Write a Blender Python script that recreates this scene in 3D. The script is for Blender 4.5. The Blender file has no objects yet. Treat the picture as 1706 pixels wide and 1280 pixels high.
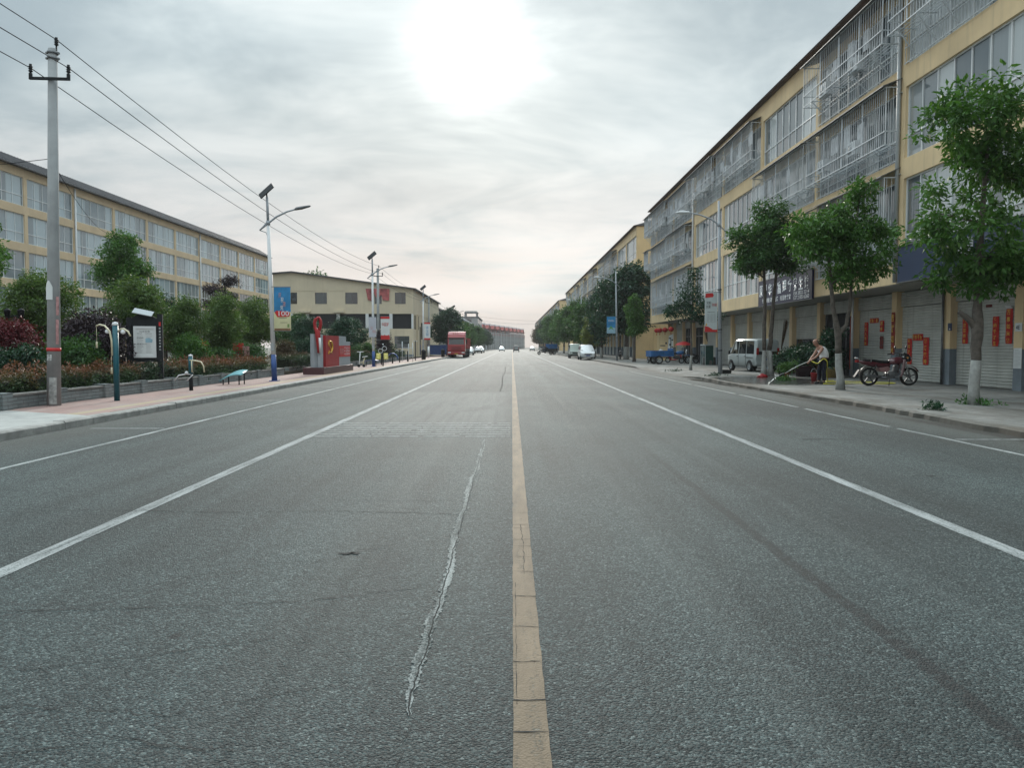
import bpy, bmesh, math, random
import numpy as np
from mathutils import Vector, Matrix
R = math.radians
PI = math.pi
random.seed(7)
S = bpy.context.scene
COL = S.collection

# ---------------------------------------------------------------- camera
cam_d = bpy.data.cameras.new("camera")
cam = bpy.data.objects.new("camera", cam_d)
COL.objects.link(cam)
cam.location = (0, 0, 1.6)
cam.rotation_euler = (R(90) - math.atan(63 / 1300), 0, 0)
cam_d.sensor_width = 36
cam_d.lens = 36 * 1300 / 1706
cam_d.clip_start = 0.05
cam_d.clip_end = 6000
S.camera = cam

# ---------------------------------------------------------------- view
S.view_settings.view_transform = 'Standard'
S.view_settings.look = 'None'
S.view_settings.gamma = 1
S.view_settings.exposure = 0.38

SUN_EL, SUN_AZ = R(20.2), R(-2.6)
SUN = Vector((math.sin(SUN_AZ) * math.cos(SUN_EL), math.cos(SUN_AZ) * math.cos(SUN_EL), math.sin(SUN_EL)))


# ---------------------------------------------------------------- node helper
class G:
    def __init__(s, tree):
        s.t = tree
        tree.nodes.clear()

    def n(s, typ, **kw):
        nd = s.t.nodes.new(typ)
        for k, v in kw.items():
            setattr(nd, k, v)
        return nd

    def put(s, sock, v):
        if isinstance(v, bpy.types.NodeSocket):
            s.t.links.new(v, sock)
        elif v is not None:
            if hasattr(sock.default_value, '__len__') and not hasattr(v, '__len__'):
                v = (v, v, v, 1)[:len(sock.default_value)]
            elif hasattr(v, '__len__') and len(sock.default_value) == 4 and len(v) == 3:
                v = (*v, 1)
            sock.default_value = v

    def m(s, op, a, b=None, c=None, clamp=False):
        nd = s.n('ShaderNodeMath', operation=op, use_clamp=clamp)
        for i, v in enumerate((a, b, c)):
            if v is not None:
                s.put(nd.inputs[i], v)
        return nd.outputs[0]

    def vm(s, op, a, b=None):
        nd = s.n('ShaderNodeVectorMath', operation=op)
        s.put(nd.inputs[0], a)
        if b is not None:
            s.put(nd.inputs[1], b)
        return nd.outputs['Value'] if op in ('DOT_PRODUCT', 'LENGTH', 'DISTANCE') else nd.outputs[0]

    def ss(s, v, a, b, lo=0., hi=1.):
        nd = s.n('ShaderNodeMapRange', interpolation_type='SMOOTHSTEP')
        for i, x in enumerate((v, a, b, lo, hi)):
            s.put(nd.inputs[i], x)
        return nd.outputs[0]

    def mix(s, f, a, b, blend='MIX'):
        nd = s.n('ShaderNodeMix', data_type='RGBA', blend_type=blend)
        s.put(nd.inputs[0], f)
        s.put(nd.inputs[6], a)
        s.put(nd.inputs[7], b)
        return nd.outputs[2]

    def noise(s, vec, scale, detail=3, rough=.55, dist=0.):
        nd = s.n('ShaderNodeTexNoise')
        if vec is not None:
            s.put(nd.inputs['Vector'], vec)
        for k, v in (('Scale', scale), ('Detail', detail), ('Roughness', rough), ('Distortion', dist)):
            nd.inputs[k].default_value = v
        return nd.outputs[0]

    def map(s, vec, scale=(1, 1, 1), loc=(0, 0, 0), rot=(0, 0, 0)):
        nd = s.n('ShaderNodeMapping')
        s.put(nd.inputs[0], vec)
        nd.inputs['Location'].default_value = loc
        nd.inputs['Rotation'].default_value = rot
        nd.inputs['Scale'].default_value = scale
        return nd.outputs[0]

    def ramp(s, f, stops, interp='LINEAR'):
        nd = s.n('ShaderNodeValToRGB')
        nd.color_ramp.interpolation = interp
        el = nd.color_ramp.elements
        while len(el) < len(stops):
            el.new(.5)
        for e, (p, c) in zip(el, stops):
            e.position = p
            e.color = (*c, 1) if len(c) == 3 else c
        s.put(nd.inputs[0], f)
        return nd.outputs[0]

    def xyz(s, vec):
        nd = s.n('ShaderNodeSeparateXYZ')
        s.put(nd.inputs[0], vec)
        return nd.outputs[0], nd.outputs[1], nd.outputs[2]

    def comb(s, x, y, z):
        nd = s.n('ShaderNodeCombineXYZ')
        for i, v in enumerate((x, y, z)):
            s.put(nd.inputs[i], v)
        return nd.outputs[0]


# ---------------------------------------------------------------- world: thin overcast with the sun behind it
W = bpy.data.worlds.new("World")
S.world = W
W.use_nodes = True
g = G(W.node_tree)
out = g.n('ShaderNodeOutputWorld')
bg = g.n('ShaderNodeBackground')
bg.inputs[1].default_value = 0.1
g.t.links.new(bg.outputs[0], out.inputs[0])
sky = g.n('ShaderNodeTexSky', sky_type='NISHITA', sun_disc=False, sun_elevation=SUN_EL, sun_rotation=SUN_AZ,
          air_density=1.2, dust_density=1.0)
d = g.vm('NORMALIZE', g.n('ShaderNodeTexCoord').outputs['Generated'])
dx, dy, dz = g.xyz(d)
el = g.m('MAXIMUM', dz, 0.0)
den = g.m('ADD', el, 0.16)
pl = g.comb(g.m('DIVIDE', dx, den), g.m('DIVIDE', dy, den), 0.37)
warp = g.noise(g.map(pl, (.8, .8, 1)), 1.0, 2)
pl2 = g.vm('ADD', pl, g.comb(g.m('MULTIPLY', warp, .9), g.m('MULTIPLY', warp, .5), 0))
c1 = g.noise(g.map(pl2, (.5, .62, 1), (3.1, 1.7, 0)), 1.0, 5, .55)
c2 = g.noise(g.map(pl2, (1.3, 1.7, 1), (.3, 5.2, 0)), 1.0, 5, .6, .35)
cl = g.m('ADD', g.m('MULTIPLY', c1, .6), g.m('MULTIPLY', c2, .4))
cloud = g.ramp(g.ss(cl, .39, .62), ((0, (3.25, 3.85, 4.15)), (.45, (4.8, 5.35, 5.5)), (1, (6.9, 7.2, 7.15))))
# warm band just over the horizon, mostly to the right of the sun
warm = g.m('MULTIPLY', g.ss(el, .30, .03), g.ss(c2, .25, .62))
cloud = g.mix(g.m('MULTIPLY', warm, .95), cloud, (6.7, 5.98, 5.72))
hz = g.ss(el, .11, .0)
cloud = g.mix(g.m('MULTIPLY', hz, .7), cloud, (4.95, 4.85, 5.0))
dome = g.ss(el, .47, .8, 1.0, 3.2)
big = g.ss(g.noise(g.map(pl, (.35, .5, 1), (7.3, 2.2, 0)), 1.0, 2), .32, .68, .86, 1.12)
cloud = g.vm('MULTIPLY', cloud, g.comb(g.m('MULTIPLY', big, .965), big, g.m('MULTIPLY', big, 1.015)))
cloud = g.vm('MULTIPLY', cloud, g.comb(dome, dome, dome))
base = g.mix(.965, sky.outputs[0], cloud)
dot = g.m('MAXIMUM', g.vm('DOT_PRODUCT', d, tuple(SUN)), 0.0)
wob = g.m('ADD', g.m('MULTIPLY', g.m('SUBTRACT', c2, .5), .008), dot)
fr = g.noise(g.map(pl2, (3.4, 5.0, 1)), 1.0, 4, .6)
wob = g.m('ADD', wob, g.m('MULTIPLY', g.m('SUBTRACT', fr, .5), .0046))
wob = g.m('MINIMUM', wob, 1.0)
core = g.m('POWER', wob, 700)
g2 = g.m('POWER', wob, 150)
g3 = g.m('POWER', dot, 14)
glow = g.m('ADD', g.m('MULTIPLY', core, 11.0), g.m('ADD', g.m('MULTIPLY', g2, 2.3), g.m('MULTIPLY', g3, .30)))
g.put(bg.inputs[0], g.vm('ADD', base, g.vm('MULTIPLY', g.comb(glow, glow, glow), (1.0, .985, .93))))

sd = bpy.data.lights.new("sun", 'SUN')
sd.energy = 1.9
sd.angle = R(10)
sd.color = (1, .95, .86)
so = bpy.data.objects.new("sun", sd)
COL.objects.link(so)
so.rotation_euler = (-SUN).to_track_quat('-Z', 'Y').to_euler()

# ================================================================ helpers
class MB:
    """collects faces for ONE mesh"""

    def __init__(s):
        s.v, s.f, s.mi, s.sm = [], [], [], []

    def add(s, vs, fs, m=0, sm=False):
        o = len(s.v)
        s.v += [tuple(p) for p in vs]
        for f in fs:
            s.f.append([i + o for i in f])
            s.mi.append(m)
            s.sm.append(sm)
        return s

    def bx(s, x0, x1, y0, y1, z0, z1, m=0):
        vs = [(x, y, z) for z in (z0, z1) for y in (y0, y1) for x in (x0, x1)]
        return s.add(vs, [(0, 2, 3, 1), (4, 5, 7, 6), (0, 1, 5, 4), (2, 6, 7, 3), (0, 4, 6, 2), (1, 3, 7, 5)], m)

    def bar(s, p0, p1, w=.03, h=None, m=0):
        p0, p1 = Vector(p0), Vector(p1)
        h = h or w
        d = (p1 - p0).normalized()
        u = Vector((0, 0, 1)) if abs(d.z) < .95 else Vector((1, 0, 0))
        a = d.cross(u).normalized() * w / 2
        b = a.cross(d).normalized() * h / 2
        vs = [p + sa * a + sb * b for p in (p0, p1) for sa, sb in ((-1, -1), (1, -1), (1, 1), (-1, 1))]
        return s.add(vs, [(0, 1, 2, 3), (7, 6, 5, 4), (0, 4, 5, 1), (1, 5, 6, 2), (2, 6, 7, 3), (3, 7, 4, 0)], m)

    def tube(s, pts, rad, n=8, m=0, sm=True, cap=True):
        pts = [Vector(p) for p in pts]
        if not hasattr(rad, '__len__'):
            rad = [rad] * len(pts)
        d = (pts[1] - pts[0]).normalized()
        u = d.orthogonal().normalized()
        vs = []
        for i, p in enumerate(pts):
            a = pts[max(i - 1, 0)]
            b = pts[min(i + 1, len(pts) - 1)]
            t = (b - a)
            t = t.normalized() if t.length > 1e-9 else d
            u = (u - t * u.dot(t))
            u = u.normalized() if u.length > 1e-6 else t.orthogonal().normalized()
            w = t.cross(u)
            for k in range(n):
                an = 2 * PI * k / n
                vs.append(p + (u * math.cos(an) + w * math.sin(an)) * rad[i])
        fs = []
        for i in range(len(pts) - 1):
            for k in range(n):
                k2 = (k + 1) % n
                fs.append((i * n + k, i * n + k2, (i + 1) * n + k2, (i + 1) * n + k))
        s.add(vs, fs, m, sm)
        if cap:
            o = len(s.v) - len(vs)
            s.f += [[o + k for k in reversed(range(n))], [o + (len(pts) - 1) * n + k for k in range(n)]]
            s.mi += [m, m]
            s.sm += [False, False]
        return s

    def lathe(s, prof, c=(0, 0, 0), n=20, m=0, axis='z', sm=True, cap=True):
        """prof: (radius, height) pairs"""
        vs = []
        for r, z in prof:
            for k in range(n):
                a = 2 * PI * k / n
                p = (r * math.cos(a), r * math.sin(a), z)
                if axis == 'x':
                    p = (p[2], p[0], p[1])
                elif axis == 'y':
                    p = (p[1], p[2], p[0])
                vs.append((p[0] + c[0], p[1] + c[1], p[2] + c[2]))
        fs = [(i * n + k, i * n + (k + 1) % n, (i + 1) * n + (k + 1) % n, (i + 1) * n + k) for i in range(len(prof) - 1) for k in range(n)]
        if cap:
            fs += [tuple(reversed(range(n))), tuple((len(prof) - 1) * n + k for k in range(n))]
        return s.add(vs, fs, m, sm)

    def prism(s, poly, a0, a1, plane='xz', m=0):
        """extrude a 2D outline: plane xz along y, yz along x, xy along z"""
        def P(p, a):
            return (p[0], a, p[1]) if plane == 'xz' else (a, p[0], p[1]) if plane == 'yz' else (p[0], p[1], a)
        n = len(poly)
        vs = [P(p, a0) for p in poly] + [P(p, a1) for p in poly]
        fs = [tuple(range(n)), tuple(reversed(range(n, 2 * n)))]
        fs += [(i, (i + 1) % n, n + (i + 1) % n, n + i) for i in range(n)]
        return s.add(vs, fs, m)

    def ball(s, c, r, n=10, m=0):
        r = (r, r, r) if not hasattr(r, '__len__') else r
        vs = []
        k = n // 2
        for i in range(k + 1):
            t = PI * i / k
            for j in range(n):
                a = 2 * PI * j / n
                vs.append((c[0] + r[0] * math.sin(t) * math.cos(a), c[1] + r[1] * math.sin(t) * math.sin(a), c[2] + r[2] * math.cos(t)))
        fs = [(i * n + j, (i + 1) * n + j, (i + 1) * n + (j + 1) % n, i * n + (j + 1) % n) for i in range(k) for j in range(n)]
        return s.add(vs, fs, m, True)

    def loft(s, rings, m=0, sm=True, cap=True, closed=True):
        n = len(rings[0])
        vs = [p for r in rings for p in r]
        e = n if closed else n - 1
        fs = [(i * n + k, i * n + (k + 1) % n, (i + 1) * n + (k + 1) % n, (i + 1) * n + k) for i in range(len(rings) - 1) for k in range(e)]
        s.add(vs, fs, m, sm)
        if cap:
            o = len(s.v) - len(vs)
            s.f += [[o + k for k in reversed(range(n))], [o + (len(rings) - 1) * n + k for k in range(n)]]
            s.mi += [m, m]
            s.sm += [False, False]
        return s

    def mesh(s, name, mats):
        me = bpy.data.meshes.new(name)
        me.from_pydata(s.v, [], s.f)
        for mt in (mats if isinstance(mats, (list, tuple)) else [mats]):
            me.materials.append(mt)
        me.polygons.foreach_set('material_index', s.mi)
        me.polygons.foreach_set('use_smooth', s.sm)
        bm = bmesh.new()
        bm.from_mesh(me)
        bmesh.ops.recalc_face_normals(bm, faces=bm.faces)
        bm.to_mesh(me)
        bm.free()
        me.update()
        return me

    def build(s, name, mats, parent=None, bevel=0, angle=None):
        o = obj(name, s.mesh(name, mats), parent)
        if bevel:
            b = o.modifiers.new('bevel', 'BEVEL')
            b.width = bevel
            b.segments = 2
            b.limit_method = 'ANGLE'
            b.angle_limit = R(40)
        return o


def obj(name, data, parent=None):
    o = bpy.data.objects.new(name, data)
    COL.objects.link(o)
    if parent is not None:
        o.parent = parent
    return o


def tag(o, label=None, cat=None, group=None, kind=None):
    for k, v in (('label', label), ('category', cat), ('group', group), ('kind', kind)):
        if v:
            o[k] = v
    return o


def thing(name, label, cat, loc=(0, 0, 0), rz=0, group=None, scale=1):
    o = bpy.data.objects.new(name, None)
    COL.objects.link(o)
    o.location = loc
    o.rotation_euler = (0, 0, R(rz))
    o.scale = (scale,) * 3
    o.empty_display_size = .2
    return tag(o, label, cat, group)


def dup(root, loc, rz=0, label=None, group=None, scale=None):
    r = root.copy()
    COL.objects.link(r)
    r.location = loc
    r.rotation_euler = (0, 0, R(rz))
    if label:
        r['label'] = label
    if group:
        r['group'] = group
    if scale is not None:
        r.scale = scale if hasattr(scale, '__len__') else (scale,) * 3
    for ch in list(root.children):
        c = ch.copy()
        COL.objects.link(c)
        c.parent = r
        for gg in list(ch.children):
            k = gg.copy()
            COL.objects.link(k)
            k.parent = c
    return r


def struct(mb, name, mats, **kw):
    o = mb.build(name, mats, **kw)
    o['kind'] = 'structure'
    return o


def text(name, body, w, h, mats, parent, loc, rz=0, depth=.01, fit=True, bold=0.):
    """flat lettering fitted into w x h, lower-left corner at loc, read along local +x before turning by rz"""
    c = bpy.data.curves.new(name, 'FONT')
    c.body = body
    c.offset = bold
    o = bpy.data.objects.new(name, c)
    COL.objects.link(o)
    bpy.context.view_layer.update()
    dg = bpy.context.evaluated_depsgraph_get()
    me = bpy.data.meshes.new_from_object(o.evaluated_get(dg))
    bpy.data.objects.remove(o)
    n = len(me.vertices)
    co = np.empty(n * 3)
    me.vertices.foreach_get('co', co)
    co = co.reshape(-1, 3)
    mn, mx = co.min(0), co.max(0)
    sx = w / max(mx[0] - mn[0], 1e-6)
    sy = h / max(mx[1] - mn[1], 1e-6)
    if not fit:
        sx = sy = min(sx, sy)
    q = np.stack([(co[:, 0] - mn[0]) * sx, np.full(n, -depth), (co[:, 1] - mn[1]) * sy], 1)
    me.vertices.foreach_set('co', q.ravel())
    me.materials.clear()
    me.materials.append(mats)
    me.update()
    t = obj(name, me, parent)
    t.location = loc
    t.rotation_euler = (0, 0, R(rz))
    return t


# ================================================================ materials
MATS = {}


def pm(name):
    m = bpy.data.materials.new(name)
    m.use_nodes = True
    gg = G(m.node_tree)
    o = gg.n('ShaderNodeOutputMaterial')
    b = gg.n('ShaderNodeBsdfPrincipled')
    gg.t.links.new(b.outputs[0], o.inputs[0])
    return m, gg, b, o


def M(name, col, rough=.6, var=.12, scale=2.5, bump=.0, metal=0., spec=.4, streak=0., dirt=None, coat=0., fine=40.):
    """plain painted / cast / woven surface: mottled colour, uneven gloss, optional vertical weather streaks and fine grain"""
    if name in MATS:
        return MATS[name]
    m, g, b, o = pm(name)
    co = g.n('ShaderNodeTexCoord').outputs['Object']
    n1 = g.noise(co, scale, 5, .6)
    lo = tuple(c * (1 - var * 1.6) for c in col)
    hi = tuple(min(1, c * (1 + var)) for c in col)
    c = g.ramp(n1, ((.3, lo), (.7, hi)))
    if streak:
        n2 = g.noise(g.map(co, (2.2, 2.2, .12)), 1.6, 4, .65)
        c = g.mix(g.m('MULTIPLY', g.ss(n2, .5, .78), streak), c, dirt or tuple(x * .45 for x in col))
    n3 = g.noise(co, fine, 3)
    g.put(b.inputs['Base Color'], c)
    g.put(b.inputs['Roughness'], g.m('ADD', rough - .08, g.m('MULTIPLY', n1, .16)))
    b.inputs['Metallic'].default_value = metal
    b.inputs['Specular IOR Level'].default_value = spec
    if coat:
        b.inputs['Coat Weight'].default_value = coat
        b.inputs['Coat Roughness'].default_value = .08
    if bump:
        bp = g.n('ShaderNodeBump')
        bp.inputs['Strength'].default_value = bump
        bp.inputs['Distance'].default_value = .02
        g.put(bp.inputs['Height'], g.m('ADD', n3, g.m('MULTIPLY', n1, .5)))
        g.put(b.inputs['Normal'], bp.outputs[0])
    MATS[name] = m
    return m


def leafmat(name, c0, c1, c2, tip=None, h0=0, h1=1, trans=.25):
    m, g, b, o = pm(name)
    gi = g.n('ShaderNodeNewGeometry').outputs['Random Per Island']
    c = g.ramp(gi, ((0, c0), (.5, c1), (1, c2)))
    co = g.n('ShaderNodeTexCoord').outputs['Object']
    n = g.noise(co, 1.3, 2)
    c = g.mix(g.ss(n, .35, .7), c, tuple(x * 1.45 for x in c1))
    if tip:
        z = g.xyz(co)[2]
        f = g.m('MULTIPLY', g.ss(g.m('ADD', z, g.m('MULTIPLY', g.m('SUBTRACT', g.noise(co, 1.7, 2), .5), .9)), h0, h1), g.ss(gi, .05, .6, .5, 1))
        c = g.mix(f, c, tip)
    g.put(b.inputs['Base Color'], c)
    b.inputs['Roughness'].default_value = .5
    b.inputs['Specular IOR Level'].default_value = .3
    tr = g.n('ShaderNodeBsdfTranslucent')
    g.put(tr.inputs[0], g.mix(1, c, (1.5, 1.6, .7), 'MULTIPLY'))
    mx = g.n('ShaderNodeMixShader')
    mx.inputs[0].default_value = trans
    g.t.links.new(b.outputs[0], mx.inputs[1])
    g.t.links.new(tr.outputs[0], mx.inputs[2])
    g.t.links.new(mx.outputs[0], o.inputs[0])
    return m


def glassmat(name, c0, c1, rough=.06, curtain=.0):
    """window panes: dark reflecting glass with pale drapes hanging close behind it"""
    m, g, b, o = pm(name)
    co = g.n('ShaderNodeTexCoord').outputs['Object']
    rnd = g.n('ShaderNodeObjectInfo').outputs['Random']
    x, y, z = g.xyz(co)
    cell = g.n('ShaderNodeTexWhiteNoise', noise_dimensions='2D')
    g.put(cell.inputs[0], g.comb(g.m('FLOOR', g.m('MULTIPLY', x, 1.05)), g.m('MULTIPLY', rnd, 91.), 0))
    fold = g.noise(g.comb(g.m('ADD', x, g.m('MULTIPLY', rnd, 50.)), 0, 0), 9, 3)
    c = g.mix(g.m('MULTIPLY', g.ss(cell.outputs[0], .3, .75), curtain), c0, g.mix(fold, c1, tuple(v * .72 for v in c1)))
    g.put(b.inputs['Base Color'], c)
    b.inputs['Roughness'].default_value = rough
    b.inputs['Specular IOR Level'].default_value = .9
    b.inputs['IOR'].default_value = 1.6
    bp = g.n('ShaderNodeBump')
    bp.inputs['Strength'].default_value = .05
    bp.inputs['Distance'].default_value = .05
    g.put(bp.inputs['Height'], g.noise(g.vm('ADD', co, g.comb(g.m('MULTIPLY', rnd, 37.), 0, 0)), .9, 1))
    g.put(b.inputs['Normal'], bp.outputs[0])
    MATS[name] = m
    return m


def asphalt(g, co):
    """returns colour, bump height, roughness of the worn asphalt; co is in metres"""
    x, y, z = g.xyz(co)
    vo = g.n('ShaderNodeTexVoronoi')
    g.put(vo.inputs['Vector'], co)
    vo.inputs['Scale'].default_value = 88
    stone = g.xyz(vo.outputs['Color'])[0]
    fine = g.noise(co, 60, 4, .75)
    mid = g.noise(co, 11, 4, .65)
    big = g.noise(g.map(co, (1, .55, 1)), .33, 4, .6)
    lane = g.noise(g.map(co, (1.5, .035, 1)), 1.0, 4, .6)
    c = g.ramp(stone, ((0, (.010, .017, .018)), (.45, (.030, .043, .0445)), (.78, (.070, .088, .088)), (.94, (.105, .128, .126)), (1, (.19, .21, .205))))
    c = g.mix(g.ss(fine, .47, .62, .0, .85), c, (.010, .0145, .016))  # dark grain, painting in the shade of the crevices between stones
    tone = g.m('ADD', g.m('MULTIPLY', big, .75), g.m('ADD', g.m('MULTIPLY', lane, .62), g.m('MULTIPLY', mid, .35)))
    tone = g.ss(tone, .58, 1.12, .48, 1.38)
    c = g.vm('MULTIPLY', c, g.comb(g.m('MULTIPLY', tone, .93), g.m('MULTIPLY', tone, 1.02), g.m('MULTIPLY', tone, 1.02)))
    wig = g.m('MULTIPLY', g.m('SUBTRACT', g.noise(co, 2.2, 4), .5), .5)
    # milled and patched strip in the left lane
    def band(v, a, b, e):
        return g.m('MULTIPLY', g.ss(v, a - e, a + e), g.ss(v, b + e, b - e))
    def xy(xa, xb, ya, yb, ex=.05, ey=.1):
        return g.m('MULTIPLY', band(g.m('ADD', x, g.m('MULTIPLY', wig, .25)), xa, xb, ex), band(g.m('ADD', y, wig), ya, yb, ey))
    scr = g.noise(g.map(co, (5, .12, 1)), 1.0, 5, .7)
    pale = g.m('MULTIPLY', xy(-3.5, -.15, 14.6, 27.2, .3, 1.2), g.ss(scr, .3, .62, .25, .9))
    c = g.mix(g.m('MULTIPLY', pale, .6), c, (.135, .145, .14))
    dark = g.m('MULTIPLY', xy(-3.35, -.42, 27.4, 70, .05, .12), g.ss(scr, .66, .45, .15, .95))
    c = g.mix(g.m('MULTIPLY', dark, .55), c, (.035, .040, .042))
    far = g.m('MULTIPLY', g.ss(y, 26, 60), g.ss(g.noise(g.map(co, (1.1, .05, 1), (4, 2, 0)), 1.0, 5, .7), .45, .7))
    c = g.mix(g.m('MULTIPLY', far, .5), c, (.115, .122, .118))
    # rubber line in the right lane
    wob = g.m('ADD', x, g.m('MULTIPLY', g.m('SUBTRACT', g.noise(g.map(co, (.2, 1, 1)), .5, 3), .5), .12))
    rub = g.m('MULTIPLY', band(wob, 2.02, 2.12, .015), g.ss(y, 15, 6))
    rub = g.m('MULTIPLY', rub, g.ss(g.noise(co, 16, 3, .7), .36, .56, .3, 1))
    c = g.mix(g.m('MULTIPLY', rub, .95), c, (.012, .015, .016))
    for xa in (-1.15, 1.35, 2.9):
        tr = g.m('MULTIPLY', band(wob, xa - .2, xa + .2, .2), g.ss(lane, .4, .6))
        c = g.mix(g.m('MULTIPLY', tr, .22), c, (.10, .11, .105))
    # oil drips along the lane middles, older tar patches
    dr = g.n('ShaderNodeTexVoronoi')
    g.put(dr.inputs['Vector'], g.map(co, (1, .8, 1)))
    dr.inputs['Scale'].default_value = 2.3
    drip = g.m('MULTIPLY', g.ss(g.m('ADD', dr.outputs['Distance'], g.m('MULTIPLY', g.m('SUBTRACT', fine, .5), .12)), .10, .045), g.ss(g.xyz(dr.outputs['Color'])[1], .55, .8))
    lanes = g.m('ADD', g.m('ADD', band(x, -2.3, -1.5, .3), band(x, 1.6, 2.4, .3)), g.m('ADD', band(x, -5.6, -4.8, .4), band(x, 5.2, 6.2, .4)))
    c = g.mix(g.m('MULTIPLY', g.m('MULTIPLY', drip, g.m('ADD', lanes, .15)), .8), c, (.014, .017, .018))
    pt = g.ss(g.noise(g.map(co, (.55, .22, 1), (3.3, 8.1, 0)), 1.0, 3, .5), .60, .63)
    c = g.mix(g.m('MULTIPLY', pt, .32), c, (.022, .028, .03))
    # dusty verges
    edge = g.ss(g.m('ADD', g.m('ABSOLUTE', x), g.m('MULTIPLY', wig, 1.2)), 6.6, 8.7)
    c = g.mix(g.m('MULTIPLY', edge, .35), c, (.13, .125, .11))
    gut = g.m('MULTIPLY', band(g.m('ADD', x, g.m('MULTIPLY', wig, .5)), 8.55, 9.4, .12), g.ss(g.noise(g.map(co, (1, .25, 1)), 1.0, 3), .35, .55))
    c = g.mix(g.m('MULTIPLY', gut, .75), c, (.024, .024, .021))
    hair = g.n('ShaderNodeTexVoronoi', feature='DISTANCE_TO_EDGE')
    g.put(hair.inputs['Vector'], g.vm('ADD', g.map(co, (.9, 1.5, 1)), g.comb(g.m('MULTIPLY', mid, .5), g.m('MULTIPLY', mid, .5), 0)))
    hair.inputs['Scale'].default_value = .8
    hl = g.m('MULTIPLY', g.ss(hair.outputs['Distance'], .012, .003), g.m('MULTIPLY', g.ss(big, .47, .6), g.ss(x, .4, -.6)))
    c = g.mix(g.m('MULTIPLY', hl, .8), c, (.010, .013, .014))
    h = g.m('ADD', g.m('MULTIPLY', vo.outputs['Distance'], -.55), g.m('ADD', g.m('MULTIPLY', fine, .5), g.m('MULTIPLY', mid, .6)))
    return c, h, x, y


def roadmat():
    m, g, b, o = pm('asphalt')
    co = g.n('ShaderNodeTexCoord').outputs['Object']
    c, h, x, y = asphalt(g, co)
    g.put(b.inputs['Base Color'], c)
    b.inputs['Roughness'].default_value = .74
    b.inputs['Specular IOR Level'].default_value = .32
    bp = g.n('ShaderNodeBump')
    bp.inputs['Strength'].default_value = 1
    bp.inputs['Distance'].default_value = .02
    g.put(bp.inputs['Height'], h)
    g.put(b.inputs['Normal'], bp.outputs[0])
    MATS['asphalt'] = m
    return m


def paintmat(name, col, wear=.5, lo=.42, hi=.62):
    """road paint worn through to the asphalt"""
    m, g, b, o = pm(name)
    co = g.n('ShaderNodeTexCoord').outputs['Object']
    c, h, x, y = asphalt(g, co)
    f = g.m('ADD', g.m('MULTIPLY', g.noise(g.map(co, (14, 1.0, 1)), 1.0, 5, .7), .55), g.m('MULTIPLY', g.noise(co, 55, 3, .7), .45))
    dirt = g.noise(g.map(co, (3, .7, 1)), 1.0, 4, .65)
    pc = g.mix(g.ss(dirt, .3, .75), tuple(v * .62 for v in col), col)
    f = g.m('MULTIPLY', g.ss(f, lo, hi), wear)
    g.put(b.inputs['Base Color'], g.mix(f, pc, c))
    b.inputs['Roughness'].default_value = .75
    b.inputs['Specular IOR Level'].default_value = .22
    bp = g.n('ShaderNodeBump')
    bp.inputs['Strength'].default_value = .7
    bp.inputs['Distance'].default_value = .012
    g.put(bp.inputs['Height'], h)
    g.put(b.inputs['Normal'], bp.outputs[0])
    MATS[name] = m
    return m


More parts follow.
